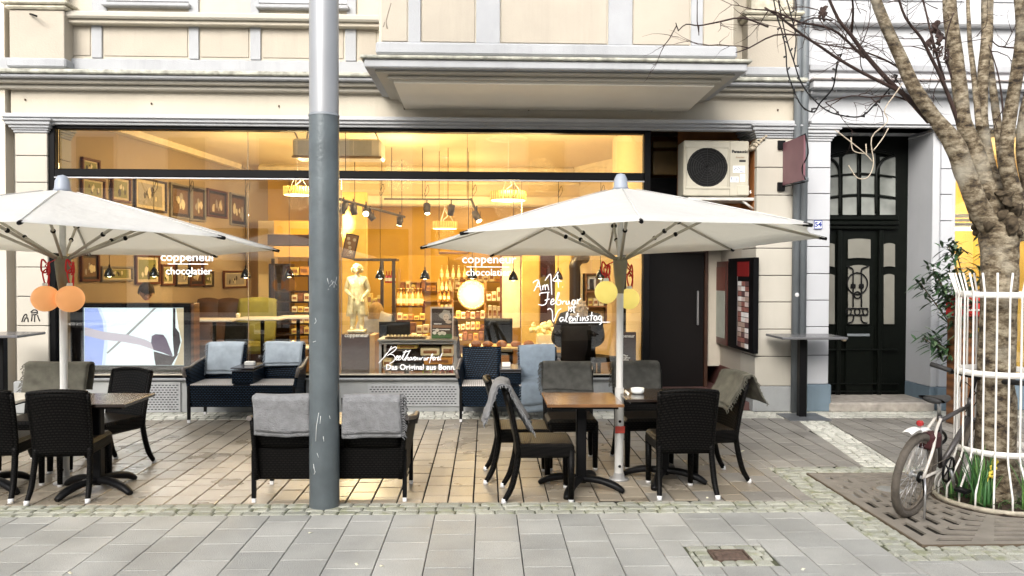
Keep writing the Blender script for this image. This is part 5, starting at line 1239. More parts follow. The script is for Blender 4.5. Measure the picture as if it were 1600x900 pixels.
cartons(624,668,532,5,13.9,'dark red counter carton under the bottle shelf','cartons on the counter front',(8,12)); cartons(630,690,520,6,13.2,'sweet carton on the shop counter','cartons on the counter',(6,16))
for k_ in range(7): put_bottle(1,690+k_*9,436,15.2,ORD[k_]+' gold bottle from the left on the high back rail',1.0)
hbd=thing('hanging_board','thin dark board hung from the ceiling in the middle of the shop','board',P(709,395,14)); q=MB(); p0,p1=P(686,397,14)-hbd.location,P(732,393.5,14)-hbd.location; q.box(p0.x,p1.x,-.1,.1,p0.z,p1.z,.005); q.obj('board',WOODD,hbd)
q=MB(); q.tube([(p0.x,0,0),(p0.x,0,1.9)],.005,4); q.tube([(p1.x,0,0),(p1.x,0,1.9)],.005,4); q.obj('hanger',BLACKM,hbd)
tp=thing('leaning_picture','dark picture panel leaning on the pale column above the statue','picture',P(547,385,13.2)); tp.rotation_euler=(0,R(12),0); q=MB(); q.box(-.11,.11,0,.04,-.21,.21,.006); q.obj('frame',WOODD,tp); q=MB(); q.box(-.09,.09,-.003,-.001,-.19,.19); q.obj('print',MATS['print_brown'],tp)
for k_ in range(5): q=MB(); q.sphere((-.05+.025*k_,-.004,.12-.07*(k_%4)),.028,8,5,(1,.1,1)); q.obj('printed_shape',MATS['print_grey'],tp)
# round glowing mirror
rm=thing('round_mirror','big round brightly glowing clock-like disc on the back wall','wall light',P(738,461,15.0))
q=MB(); r_=23/FPX*15; q.lathe([(0,0),(r_*.8,0),(r_*.8,.02),(0,.02)],(0,0,0),36,ax='y'); q.obj('disc',emit('disc_glow',(1,.72,.30),.9),rm)
q=MB(); q.lathe([(r_*.8,-.01),(r_,-.02),(r_*1.02,.03),(r_*.8,.03)],(0,0,0),36,ax='y'); q.obj('rim',mat('cream_gold_rim',(.8,.65,.35),.4,metal=.2),rm)
for k_ in range(24): a=k_*PI/12; q=MB(); q.sphere((r_*.9*math.cos(a),-.02,r_*.9*math.sin(a)),.018,6,4); q.obj('rim_stud',GOLDM,rm)
lamp('disc_light',P(738,461,14.8),18,(1,.75,.4),.25)
# pale framed panel
fp=thing('tall_mirror','tall cream mirror panel in a thin dark red frame','panel',P(798,510,13)); p0,p1=P(784,512,13)-fp.location,P(813,400,13)-fp.location
q=MB(); q.box(p0.x,p1.x,0,.03,p0.z,p1.z); q.obj('panel',mat('pale_panel',(.72,.62,.40),.5,var=.15),fp)
q=MB(); q.box(p0.x-.03,p0.x,-.01,.04,p0.z,p1.z); q.box(p1.x,p1.x+.03,-.01,.04,p0.z,p1.z); q.box(p0.x-.03,p1.x+.03,-.01,.04,p1.z,p1.z+.03); q.obj('frame',mat('dark_red_frame2',(.12,.03,.02),.4),fp)
bw=thing('dark_wall_panel','tall dark maroon panel behind the handwritten date','panel',P(861,510,12.4)); p0,p1=P(844,512,12.4)-bw.location,P(880,398,12.4)-bw.location
q=MB(); q.box(p0.x,p1.x,0,.05,p0.z,p1.z,.005); q.obj('panel',mat('maroon_black_panel',(.035,.008,.006),.35),bw)
pi=thing('stove_pipe','dark stove pipe with an elbow rising behind the right pane','stove pipe',P(898,505,11.9))
q=MB(); a=P(898,505,11.9); q.tube(smooth_line([Vector((0,0,0)),Vector((0,0,P(898,430,11.9).z-a.z)),P(898,415,11.9)-a,P(905,405,11.95)-a,P(914,403,12.1)-a],5),.085,14); q.obj('pipe',mat('dark_pipe',(.03,.02,.018),.35),pi)
picf=thing('photo_cabinet','open brown cabinet with a pale photograph beside the stove pipe','cabinet',P(930,505,11.9)); 
def pcb(a,b,c_,d,y0,y1,n,mt): p0,p1=P(a,d,11.9)-picf.location,P(b,c_,11.9)-picf.location; q=MB(); q.box(p0.x,p1.x,y0,y1,p0.z,p1.z,.004); q.obj(n,mt,picf)
pcb(914,947,427,505,.05,.3,'back',mat('amber_cabinet',(.42,.24,.08),.5)); pcb(914,916.5,427,505,-.1,.3,'side',WOOD); pcb(945,947.5,427,505,-.1,.3,'side',WOOD)
for y in (427,455,478,503): pcb(916,945,y,y+2,-.1,.3,'shelf',WOOD)
pcb(918,941,431,452,.0,.04,'photograph',WHITEP); pcb(921,928,436,452,-.01,-.002,'printed_figure',MATS['print_dark']); pcb(931,937,434,452,-.01,-.002,'printed_figure',MATS['print_brown'])
cartons(918,944,478,3,11.85,'carton on a shelf of the photo cabinet','cartons in the photo cabinet',(8,14)); cartons(918,944,503,3,11.85,'carton at the bottom of the photo cabinet','cartons in the photo cabinet',(8,14))
# tables, seats and loaves by the window
wt=thing('wooden_table','long pale wooden table with brown loaves behind the right bench','table',P(800,545,11.0))
def wtb(a,b,c_,d,y0,y1,n,mt): p0,p1=P(a,d,11.0)-wt.location,P(b,c_,11.0)-wt.location; q=MB(); q.box(p0.x,p1.x,y0,y1,p0.z,p1.z,.006); q.obj(n,mt,wt)
wtb(732,882,542,545.5,-.1,.5,'tabletop',mat('honey_wood',(.6,.42,.2),.4)); 
for px in (736,866,878): wtb(px,px+3.5,545.5,590,-.05,.0,'leg',MATS['honey_wood'])
for i,px in enumerate((744,762,784,806,826)):
    c=P(px,541.6,11.05); o=thing('brown_loaf',['first brown oval loaf from the left on the pale wooden table','second brown oval loaf from the left on the pale wooden table','middle and largest brown oval loaf on the pale wooden table','flatter brown oval loaf right of the largest one','last brown oval loaf on the pale wooden table'][i],'loaf',c,group='brown loaves on the wooden table')
    q=MB(); q.sphere((0,0,.035),.075,14,8,(1,.7,.6 if i%2 else .75)); q.obj('loaf',mat('bread_brown',(.28,.11,.04),.6,var=.3,scale=20),o)
cw=thing('counter_box','cream counter box with a heap of pale wrapped sweets behind the right pane','counter',P(855,545,11.6))
p0,p1=P(840,545,11.6)-cw.location,P(886,523,11.6)-cw.location; q=MB(); q.box(p0.x,p1.x,0,.4,p0.z,p1.z,.01); q.obj('box',CRM,cw)
q=MB(); rn=random.Random(8)
for k_ in range(70): q.sphere((rn.uniform(p0.x-.1,p1.x),rn.uniform(0,.35),p1.z+rn.uniform(0,.16)),rn.uniform(.02,.04),6,4)
q.obj('wrapped_sweets',mat('pale_yellow_wrap',(.8,.72,.4),.5),cw,kind='stuff')
for i,(px,w) in enumerate(((850,5),(861,6))):
    c=P(px,544,11.3); o=thing('cup','white cup, '+('left' if i==0 else 'right')+' one of two on the cream counter','cup',c); q=MB(); q.lathe([(.02,0),(.03,0),(.04,.07),(.036,.07),(.026,.01),(0,.01)],(0,0,0),14); q.obj('cup_body',WHITEP,o); q=MB(); q.tube(smooth_line([(.038,0,.055),(.06,0,.045),(.034,0,.02)],4),.005,5); q.obj('handle',WHITEP,o)
def cafe_chair(px,Y,lab,rz,mt=BLACK,h=.92,w=.44):
    p=P(px,500,Y); o=thing('cafe_chair',lab,'chair',(p.x,Y,FL),rz,group='dark chairs inside the shop')
    q=MB(); q.grid(lambda u,v:((u-.5)*w,-.2-.05*v-.02*(1-(2*u-1)**2),.45+v*(h-.45)),8,6,.03); q.obj('backrest',mt,o)
    q=MB(); q.box(-w/2,w/2,-.2,.22,.40,.47,.02); q.obj('seat',mt,o)
    for a in (-w/2+.03,w/2-.03):
        for b in (-.18,.2): q=MB(); q.box(a-.02,a+.02,b-.02,b+.02,0,.4,.004); q.obj('leg',mt,o)
cafe_chair(779,11.9,'dark cafe chair behind the wooden table with loaves',R(180)); cafe_chair(736,11.0,'tall dark red cafe chair at the left end of the wooden table',R(-80),WOODD,1.0)
cafe_chair(615,11.5,'low dark cafe chair by the blond person',R(10)); cafe_chair(880,11.1,'dark chair next to the person in the dark coat',R(60),BLACK,.95); cafe_chair(350,10.9,'dark cafe chair right of the big screen',R(150)); cafe_chair(932,10.9,'dark chair at the right end of the window',R(-60),BLACK,.85)
# banquettes
def banquette(a,b,top,bot,Y,mt,lab,n=3):
    o=thing('banquette',lab,'bench seat',P((a+b)/2,bot,Y)); o.location.z=FL
    xa,xb=P(a,500,Y).x-o.location.x,P(b,500,Y).x-o.location.x; zt=P(a,top,Y).z-FL
    for k_ in range(n):
        u0=xa+(xb-xa)*k_/n; u1=xa+(xb-xa)*(k_+1)/n
        q=MB(); q.grid(lambda u,v:(u0+.005+(u1-u0-.01)*u,.25-.12*(1-v)-.05*math.sin(PI*u)*math.sin(PI*v),.42+v*(zt-.42)),10,8,-.14); q.obj('back_cushion',mt,o)
    q=MB(); q.box(xa,xb,-.45,.2,.28,.46,.05); q.obj('seat_cushion',mt,o); q=MB(); q.box(xa+.02,xb-.02,-.4,.2,0,.28); q.obj('plinth',WOODD,o)
banquette(305,372,470,545,13.6,BROWNS,'long brown leather banquette behind the white cafe tables',2); banquette(370,428,469,545,13.4,GREENS,'olive green upholstered banquette right of the brown one',1)
for i,(px,py,w,Y,lab,rd) in enumerate(((455,541,35,10.6,'round white cafe table beside the grey lamp post',True),(335,498,36,12.2,'white cafe table in front of the brown banquette',False),(410,496,36,12.4,'white cafe table in front of the green seat',False),(466,494,30,12.6,'white cafe table nearest the shelves',False))):
    c=P(px,py,Y); o=thing('cafe_table',lab,'table',(c.x,Y,FL)); h=c.z-FL; r_=w/FPX*Y
    q=MB()
    if rd: q.lathe([(0,h-.03),(r_,h-.03),(r_+.004,h-.015),(r_,h),(0,h)],(0,0,0),30)
    else: q.box(-r_,r_,-.3,.3,h-.03,h,.008)
    q.obj('tabletop',mat('white_tabletop',(.85,.8,.7),.3),o); q=MB(); q.tube([(0,0,.02),(0,0,h-.03)],.03,10); q.obj('leg',BLACKM,o); q=MB(); q.lathe([(0,0),(.22,0),(.2,.02),(.03,.04),(0,.04)],(0,0,0),20); q.obj('base',BLACKM,o)
for (px,py,Y,lab) in ((305,494,12.1,'small glowing tea light at the left end of the white table'),(372,493,12.2,'small glowing tea light in the middle of the white tables'),(458,537,10.6,'tea light on the round white cafe table')):
    o=thing('tea_light',lab,'candle',P(px,py+4,Y)); q=MB(); q.lathe([(.03,0),(.036,.07),(.03,.07),(.026,.01),(0,.01)],(0,0,0),12); q.obj('glass_cup',CRM,o); q=MB(); q.sphere((0,0,.05),.018,8,6,(1,1,1.4)); q.obj('flame',emit('flame_glow',(1,.6,.2),8),o)
# ---- lettering on the glass
GL=GY-.004
lets=thing('window_lettering','white shop name and line of text on the left pane','lettering')
text_mesh('name','coppeneur',.150,LET,lets,P(294,402,GL),bold=.0015,sx=1.05); q=MB(); p0,p1=P(262,413,GL),P(325,412,GL); q.box(p0.x,p1.x,GL-.001,GL+.001,p0.z,p1.z); q.obj('rule',LET,lets); text_mesh('subtitle','chocolatier',.125,LET,lets,P(295,424,GL),bold=.001)
lets=thing('window_lettering','white shop name and line of text on the middle pane under the right parasol','lettering')
text_mesh('name','coppeneur',.150,LET,lets,P(764,405.5,GL),bold=.0015,sx=1.05); q=MB(); p0,p1=P(729,417.6,GL),P(796,416.6,GL); q.box(p0.x,p1.x,GL-.001,GL+.001,p0.z,p1.z); q.obj('rule',LET,lets); text_mesh('subtitle','chocolatier',.125,LET,lets,P(763,426,GL),bold=.001)
def strokes(name,lab,sts,fn,w,par=None):
    o=par or thing(name,lab,'lettering'); q=MB()
    for s_ in sts: q=MB(); q.tube(smooth_line([fn(x,y) for x,y in s_],4),w,5,flat=.15); q.obj('pen_stroke',LET,o)
    return o
f1=lambda x,y: P(x/13.333+590,y/13.333+530,GL)
hw=strokes('window_lettering','white handwritten product word with a smaller line below on the centre pane',[
 ((290,145),(240,240),(150,360),(60,450),(20,500),(90,430),(180,310),(290,200),(370,160),(390,190),(340,250),(250,310),(200,345)),((250,310),(330,330),(365,390),(340,450),(280,495),(240,500)),
 ((385,405),(415,375),(425,350),(398,352),(378,400),(390,435),(432,415)),((435,405),(468,378),(480,352),(452,355),(432,400),(442,436),(485,415)),
 ((485,415),(540,320),(598,225),(545,340),(520,415),(545,438)),((525,268),(600,262),(690,236)),((545,438),(620,330),(685,220),(620,340),(568,450),(610,392),(640,375),(628,425),(655,436)),
 ((688,378),(658,405),(665,436),(695,422),(702,385),(688,378),(720,390)),((710,380),(716,436),(752,378),(765,390)),((755,408),(785,380),(775,365),(755,395),(765,440),(798,415)),((805,378),(793,440),(820,388),(838,392),(828,440)),
 ((868,382),(860,436),(893,392),(895,436),(932,378),(950,386)),((975,382),(962,430),(985,436),(1008,385),(1000,438),(1020,425)),((1032,382),(1026,440),(1048,390),(1075,382)),
 ((1090,440),(1125,380),(1150,310),(1125,330),(1100,420),(1080,500)),((1085,392),(1150,384)),((1150,412),(1185,380),(1175,365),(1150,395),(1158,438),(1200,415)),((1205,436),(1200,400),(1225,380),(1250,384)),((1250,410),(1282,380),(1272,365),(1250,395),(1258,438),(1295,415)),((1295,415),(1345,300),(1325,330),(1300,420),(1325,430)),((975,345),(976,352)),((1003,343),(1004,350))],f1,.0052)
text_mesh('slogan','Das Original aus Bonn.',.098,LET,hw,P(657.5,574,GL),bold=.002,sx=.97)
f2=lambda x,y: P(x/9+820,y/9+415,GL)
strokes('window_lettering','white handwritten valentine notice with a date on the right pane',[
 ((115,245),(135,222),(192,203),(165,290),(128,360)),((192,203),(228,360)),((150,300),(225,290)),((250,280),(254,345)),((254,305),(282,270),(290,345)),((290,300),(318,266),(336,347)),
 ((285,210),(360,120),(372,260),(380,410)),((470,90),(430,160),(398,215),(520,220)),((462,130),(475,310)),((528,298),(534,304)),((210,425),(215,392),(260,382),(350,375)),((325,385),(320,450),(300,530),(250,558),(190,545)),((280,490),(350,468)),
 ((360,520),(405,500),(410,475),(385,475),(365,520),(380,550),(430,525)),((430,525),(470,440),(485,385),(465,390),(448,480),(455,550),(500,540),(505,490),(470,490)),((525,500),(532,548)),((532,515),(562,495)),((582,495),(582,540),(610,540),(622,495),(628,545)),
 ((712,492),(672,488),(662,540),(695,545),(714,495),(722,548)),((742,470),(748,545)),((748,495),(790,460)),((612,575),(622,600),(615,640)),((668,580),(642,600),(662,628),(640,650)),((692,560),(690,650),(705,655)),((668,592),(722,580)),
 ((318,622),(350,605),(385,640),(400,792),(460,650),(512,605)),((545,735),(510,730),(490,760),(510,790),(545,755),(555,790)),((560,782),(602,700),(600,662),(585,690),(580,780),(605,790)),((622,765),(652,738),(642,715),(622,740),(630,785),(665,772)),((676,730),(672,786),(702,735),(712,786)),
 ((748,668),(732,790)),((712,716),(768,706)),((782,725),(780,780)),((812,722),(808,780),(840,725),(852,780)),((900,710),(870,728),(896,755),(865,780)),((945,650),(930,780)),((912,706),(965,700)),((1010,712),(980,712),(972,755),(1000,770),(1012,712),(1020,770)),((1075,710),(1045,712),(1040,755),(1065,765),(1078,712),(1080,800),(1050,830)),((620,805),(900,800),(1200,795)),((797,405),(800,409))],f2,.0068)
q=MB()
# ================= LAMP POST =================
lp=G(507,790); lp.x=G(507,790).x; RP=46/2/FPX*lp.y
post=thing('lamp_post','thick grey two-tone lamp post with scratched dark lower sleeve in the foreground','lamp post',(lp.x,lp.y,0))
zsp=P(507,180,lp.y).z
q=MB(); q.lathe([(RP,0),(RP,zsp)],(0,0,0),40); q.obj('lower_sleeve',mat('blue_grey_post_paint',(.105,.125,.135),.42,metal=.25,var=.22,scale=5,bump=.25,bscale=40,dirt=.35),post)
q=MB(); q.lathe([(RP*.975,zsp),(RP*.96,9)],(0,0,0),40); q.obj('upper_pole',mat('pale_grey_post_paint',(.29,.30,.315),.38,metal=.35,var=.06,scale=2,dirt=.1),post)
q=MB(); q.lathe([(RP+.003,zsp-.012),(RP+.004,zsp),(RP*.97,zsp+.006)],(0,0,0),40); q.obj('joint_ring',mat('joint_ring_grey',(.18,.2,.22),.5),post)
q=MB()
def onpost(px,py):
    p=P(px,py,lp.y-RP); dx=max(-.92,min(.92,(p.x-lp.x)/RP)); return Vector((dx*RP*1.004,-math.sqrt(1-dx*dx)*RP*1.004,p.z))
for s_ in (((492,497),(494,502),(491,506)),((489,730),(492,738),(490,742)),((489,726),(491,735)),((495,708),(498,715)),((498,645),(494,668),(493,690)),((505,682),(506,690)),((514,650),(515,655)),((501,650),(500,662)),((488,535),(493,533)),((511,435),(513,444),(517,438),(520,450),(525,433)),((514,448),(520,440),(524,446)),((512,452),(524,452))):
    q=MB(); q.tube([onpost(x,y) for x,y in s_],.0022,4); q.obj('scratch',mat('scratch_white',(.6,.62,.62),.6),post)
# ================= PARASOLS =================
def parasol(mx,my,label,rot,zc,rad,tilt,hubz,apexz,dx=0):
    g0=G(mx,my); o=thing('parasol',label,'parasol',(g0.x,g0.y,0),group='white parasols over the terrace')
    tx,ty=tilt
    def tip(a,r=1.0,k=0):
        x,y=rad*r*math.cos(a)+dx,rad*r*math.sin(a); 
        z=apexz+(zc-apexz)*(r**1.06)+tx*x+ty*y
        return Vector((x,y,z))
    q=MB(); q.lathe([(.038,.0),(.038,.78)],(0,0,0),20); q.obj('lower_tube',mat('worn_pole_paint',(.62,.62,.60),.4,var=.1,scale=6,metal=.2,dirt=.5),o)
    q=MB(); q.lathe([(.029,.78),(.030,hubz-.2)],(0,0,0),18); q.obj('mast',mat('white_mast_paint',(.72,.72,.70),.35,metal=.15,var=.05),o)
    q=MB(); q.lathe([(.03,hubz-.30),(.05,hubz-.16),(.062,hubz-.05),(.06,hubz),(.045,hubz+.01),(0,hubz+.01)],(0,0,0),16); q.obj('hub',mat('olive_hub_cover',(.20,.185,.12),.6,var=.15,scale=8),o)
    q=MB(); q.lathe([(.025,hubz),(.025,apexz-.02)],(0,0,0),14); q.obj('upper_mast',mat('alu_mast',(.55,.55,.53),.35,metal=.5),o)
    q=MB(); q.lathe([(.0,0),(.085,0),(.085,.012),(.05,.02),(.042,.06),(.0385,.06)],(0,0,0),20); q.obj('ground_socket',mat('socket_metal',(.4,.4,.4),.4,metal=.5),o)
    q=MB(); 
    for z in (.12,.5): q.sphere((-.0,-.036,z),.013,8,6); q.obj('bolt_hole',BLACKM,o); q=MB()
    q.box(-.041,.041,-.041,-.036,.40,.46,.003); q.obj('wear_marks',mat('red_sticker',(.5,.06,.04),.5),o)
    # canopy: 8 gores between straight ribs, edge drawn slightly inward
    vs=[];fs=[];NR=7;NA=8
    for i in range(8):
        j_=i
        for a_ in range(NA):
            t=a_/NA; A0=rot+i*PI/4; A1=A0+PI/4
            for r_ in range(NR+1):
                rr=r_/NR; 
                p=tip(A0,max(rr,.02)).lerp(tip(A1,max(rr,.02)),t)
                c=Vector((dx*1.0,0,p.z)); s_=4*t*(1-t)
                k=1-.045*s_*rr*rr; p=Vector((dx+(p.x-dx)*k,p.y*k,p.z-(.016*s_*math.sin(rr*PI))+.004*math.sin(j_*7.3+rr*9)*s_))
                vs.append(p)
    n=8*NA
    for j in range(n):
        for r_ in range(NR):
            a=j*(NR+1)+r_; b=((j+1)%n)*(NR+1)+r_; fs.append((a,b,b+1,a+1))
    vs2=[v-Vector((0,0,.004)) for v in vs]; N=len(vs)
    fs2=[tuple(N+k for k in f[::-1]) for f in fs]+[(j*(NR+1)+NR,((j+1)%n)*(NR+1)+NR,N+((j+1)%n)*(NR+1)+NR,N+j*(NR+1)+NR) for j in range(n)]
    q=MB(); q.add(vs+vs2,fs+fs2,True); cn=q.obj('canopy',CANM,o)
    q=MB()
    for i in range(8):
        A0=rot+i*PI/4; q.tube([tip(A0,.1)+Vector((0,0,.006)),tip(A0,.5)+Vector((0,0,.006)),tip(A0,.97)+Vector((0,0,.004))],.004,4)
    q.obj('canopy_seams',mat('seam_white',(.6,.6,.58),.9),cn)
    q=MB(); 
    q.lathe([(0,.11),(.035,.10),(.055,.06),(.06,0),(.075,-.03),(.0,-.03)],(dx,0,apexz+.01),16); q.obj('finial',GREYPL,o)
    RB=mat('beige_rib_paint',(.42,.39,.32),.45,metal=.2); 
    for i in range(8):
        A0=rot+i*PI/4; q=MB(); a,b=tip(A0,.04)-Vector((0,0,.03)),tip(A0,.985)-Vector((0,0,.016)); q.tube([a,a.lerp(b,.5)-Vector((0,0,.004)),b],.011,6); rb=q.obj('rib',RB,o)
        d=(tip(A0,1)-tip(A0,.9)).normalized(); q=MB(); e=tip(A0,1.0); q.tube([e-d*.05-Vector((0,0,.012)),e+d*.012-Vector((0,0,.008))],[.016,.013],8); q.obj('rib_tip',BLACKM,rb)
        q=MB(); k_=tip(A0,.47)-Vector((0,0,.035)); h_=Vector((.05*math.cos(A0),.05*math.sin(A0),hubz-.01)); q.tube([h_,k_],.0125,6); st_=q.obj('strut',RB,o)
        q=MB(); q.sphere(k_,.03,8,6,(1,1,.8)); q.obj('strut_joint',BLACKM,st_); q=MB(); q.sphere(h_.lerp(k_,.55),.020,8,6); q.obj('strut_clip',BLACKM,st_)
    return o
CANM=bpy.data.materials.new('canopy_cloth'); CANM.use_nodes=True; t_=CANM.node_tree; b_=t_.nodes['Principled BSDF']; b_.inputs['Base Color'].default_value=(.76,.77,.79,1); b_.inputs['Roughness'].default_value=.9
tl_=t_.nodes.new('ShaderNodeBsdfTranslucent'); tl_.inputs[0].default_value=(.88,.86,.78,1); mx_=t_.nodes.new('ShaderNodeMixShader'); mx_.inputs[0].default_value=.58
nz=t_.nodes.new('ShaderNodeTexNoise'); nz.inputs['Scale'].default_value=7; nz.inputs['Detail'].default_value=6; bp_=t_.nodes.new('ShaderNodeBump'); bp_.inputs['Strength'].default_value=.9; bp_.inputs['Distance'].default_value=.03
tc_=t_.nodes.new('ShaderNodeTexCoord'); t_.links.new(tc_.outputs['Object'],nz.inputs['Vector']); t_.links.new(nz.outputs['Fac'],bp_.inputs['Height']); t_.links.new(bp_.outputs[0],b_.inputs['Normal'])
t_.links.new(b_.outputs[0],mx_.inputs[1]); t_.links.new(tl_.outputs[0],mx_.inputs[2]); t_.links.new(mx_.outputs[0],t_.nodes['Material Output'].inputs[0])
gR=G(967,749); gL=G(101,755)
eR=lambda px,py,Y:P(px,py,Y).z
par_r=parasol(967,749,'right white octagonal parasol shading the two dark tables by the entrance',R(-5.3),2.01,1.69,(.02,-.045),P(966,403,gR.y).z,P(965,293,gR.y).z)
par_l=parasol(101,755,'left white octagonal parasol in front of the screen, cut off by the photo edge',R(20),1.99,1.70,(-.01,-.045),P(97,402,gL.y).z,P(92,296,gL.y).z)
# ================= GLOBE LANTERNS =================
GO=emit('orange_globe_glow',(.95,.42,.15),.20); GYL=emit('yellow_globe_glow',(1,.80,.20),.24)
for (px,py,r_,gm_,mt,rx,lab) in ((71,466.5,20,gL,GO,75,'orange globe lantern with red ribbon, left one on the left parasol'),(109.5,467,20.5,gL,GO,106,'orange globe lantern with red ribbon, right one on the left parasol'),(947,456.5,18,gR,GYL,946,'yellow globe lantern with red ribbon, higher left one on the right parasol'),(983,467,16.5,gR,GYL,981,'yellow globe lantern with red ribbon, lower one behind the right parasol mast')):
    Y=gm_.y+(-.16 if px!=983 else .12); c=P(px,py,Y); rr=r_/FPX*Y; o=thing('globe_lantern',lab,'lantern',c,group='round lanterns on the parasols')
    q=MB(); q.sphere((0,0,0),rr,28,18); q.obj('globe',mt,o); q=MB(); q.lathe([(.025,rr*.97),(.022,rr+.02),(0,rr+.02)],(0,0,0),12); q.obj('fitting',WHITEP,o)
    top=Vector((gm_.x,gm_.y,P(97,406,gm_.y).z))-c; q=MB(); hz=top.z
    q.tube(smooth_line([(0,0,rr),(-.02,0,rr+.1),(.012,.02,hz*.8),(0,.06,hz-.02)],5),.0065,6,flat=.5); q.tube(smooth_line([(.015,0,rr),(.03,0,rr+.12),(-.01,.02,hz*.85),(top.x*.5,top.y*.6,hz+.0)],5),.0065,6,flat=.5)
    q.tube(smooth_line([(0,.02,hz-.03),(-.03,.01,hz-.0),(-.035,.01,hz-.09),(0,.02,hz-.10),(.02,.01,hz-.02),(.03,.01,hz-.10),(0,.02,hz-.12)],4),.0075,6,flat=.5)
    q.tube(smooth_line([(0,.02,hz-.08),(.03,.0,hz-.15),(.015,0,hz-.25)],4),.007,6,flat=.4)
    q.obj('ribbon',REDR,o)
# ================= CHAIRS =================
def back_pt(u,v):
    """backrest surface: u -1..1 across, v 0..1 up"""
    z=.34+v*.49+.02*(1-u*u)*v; y=-.205-.10*max(0,(v-.1))**1.3-.035*(1-u*u)*(.3+.7*v); return Vector((u*(.215+.012*v),y,z))
def make_chair():
    o=thing('wicker_chair','black wicker chair','chair')
    q=MB(); q.grid(lambda u,v: back_pt(2*u-1,v),14,12,.028); q.obj('backrest',WICK,o)
    q=MB(); q.tube([back_pt(2*i/12-1,1)+Vector((0,.014,0)) for i in range(13)],.019,8)
    for s_ in (-1,1): q.tube([back_pt(s_,i/8)+Vector((0,.014,0)) for i in range(9)],.018,8)
    q.obj('back_frame',WICK,o)
    q=MB(); q.box(-.225,.225,-.20,.235,.34,.445,.018); q.obj('seat_frame',WICK,o)
    q=MB(); q.box(-.205,.205,-.18,.215,.44,.452,.006); q.obj('seat',SEATW,o)
    for s_ in (-1,1):
        q=MB(); q.tube(smooth_line([(s_*.205,-.19,.40),(s_*.21,-.205,.28),(s_*.218,-.245,.12),(s_*.228,-.30,.02)],4),[.024]*9+[.023,.022,.021,.02],8); l=q.obj('leg',WICK,o); q=MB(); q.tube([(s_*.2275,-.298,.035),(s_*.229,-.305,.0)],.021,8); q.obj('foot_cap',CAP,l)
        q=MB(); q.tube([(s_*.200,.21,.40),(s_*.200,.212,.02)],[.030,.022],8); l=q.obj('leg',WICK,o); q=MB(); q.tube([(s_*.200,.212,.03),(s_*.200,.212,.0)],.022,8); q.obj('foot_cap',CAP,l)
    return o
chair0=make_chair(); register(chair0); used=[0]
def place_chair(x,y,rz,label,s=1.0,sx=None):
    o=chair0 if not used[0] else copy_tree(chair0); used[0]+=1
    o.location=(x,y,0); o.rotation_euler=(0,0,R(rz)); o['label']=label; o['group']='black wicker chairs at the tables'; o.scale=(sx or s,s,s); return o
def blanket(ch,label,mt,w=.46,fd=.30,bd=.26,side=-1,flare=.05,seed=0,path=None,topr=.03,sh=0,name='blanket',fringe=True):
    """fleece folded over a chair back; ch gives the transform. front (towards seat) drop fd, rear drop bd"""
    o=thing(name,label,'blanket',ch.location,0,'fleece blankets on the seats'); o.rotation_euler=ch.rotation_euler; o.scale=ch.scale
    rn=random.Random(seed); ph=[rn.uniform(0,6) for _ in range(4)]
    def prof(t):
        L=fd+bd+.09; s_=t*L
        # from rear bottom up, over, down the front
        def by(z): v=min(1,max(0,(z-.34)/.49)); return -.205-.10*max(0,v-.1)**1.3
        zt=.872
        if s_<bd: z=zt-bd+s_; return (by(z)-.06-flare*(1-s_/bd)**1.2, z, -1)
        if s_<bd+.09: a=(s_-bd)/.09*PI; return (by(.86)-.018-.042*math.cos(a), zt+.025*math.sin(a),0)
        d=s_-bd-.09; z=zt-d; return (by(z)+.035+flare*.8*(d/fd)**1.3, z,1)
    if path: prof=path
    def fn(u,v):
        y,z,sd_=prof(v); X=(u-.5)*w+sh
        k=abs(v-.5)*2; r_=.009*k*math.sin(X*15+ph[0]+2*math.sin(v*5))+.004*math.sin(X*37+v*13+ph[1])*k+.002*math.sin(v*17+ph[2]+X*8)
        cur=(-.006 if path else -.03)*(1-(2*u-1)**2)
        return (X+.012*math.sin(v*7+ph[3])*(u-.5),y+r_*(1 if sd_ else .2)+cur,z+.003*math.sin(X*13+ph[1])+.012*k*math.sin(X*4+ph[2]))
    q=MB(); q.grid(fn,30,38,.006); b=q.obj('fleece',mt,o)
    q=MB(); q.grid(lambda u,v:(lambda p:(p[0]*.985+.004,p[1]+(-.011 if v<.5 else .011),p[2]+.012*(1-abs(v-.5)*2)))(fn(u,.06+.88*v)),20,30,.008); q.obj('fold_layer',mt,o)
    if fringe:
        q=MB(); 
        for i in range(46):
            v=i/45; p=Vector(fn(0 if side<0 else 1,v)); l=.028+rn.uniform(-.008,.012)
            q.tube([p,p+Vector((side*l*.6,rn.uniform(-.01,.01),-.004)),p+Vector((side*l,rn.uniform(-.014,.014),-.018))],.0035,4)
        q.obj('fringe',mt,o,kind='stuff')
    return o
# right group
cA=place_chair(.44,6.14,-90,'black wicker chair seen from its side at the front left of the right tables')
cB=place_chair(.30,6.68,-90,'black wicker chair just behind the side-facing one, mostly hidden')
cC=place_chair(.77,7.12,180,'black wicker chair facing the street behind the shiny left table of the right group')
cD=place_chair(1.45,7.15,183,'black wicker chair facing the street behind the parasol mast')
cE=place_chair(1.86,6.62,100,'black wicker chair facing left at the far right of the terrace')
cF=place_chair(1.56,6.27,1,'black wicker chair with its bare woven back to the street, right of the mast')
blanket(cA,'pale grey blanket slung over the back of the side-facing chair','' and None or BLG,w=.44,fd=.34,bd=.27,seed=1,flare=.15,side=1)
blanket(cC,'dark grey fringed blanket on the chair behind the shiny table',BLD,w=.47,fd=.26,bd=.22,seed=2,side=1,flare=.02)
blanket(cD,'dark grey blanket on the chair behind the parasol mast',BLD,w=.44,fd=.28,bd=.2,seed=3,side=1,flare=.02)
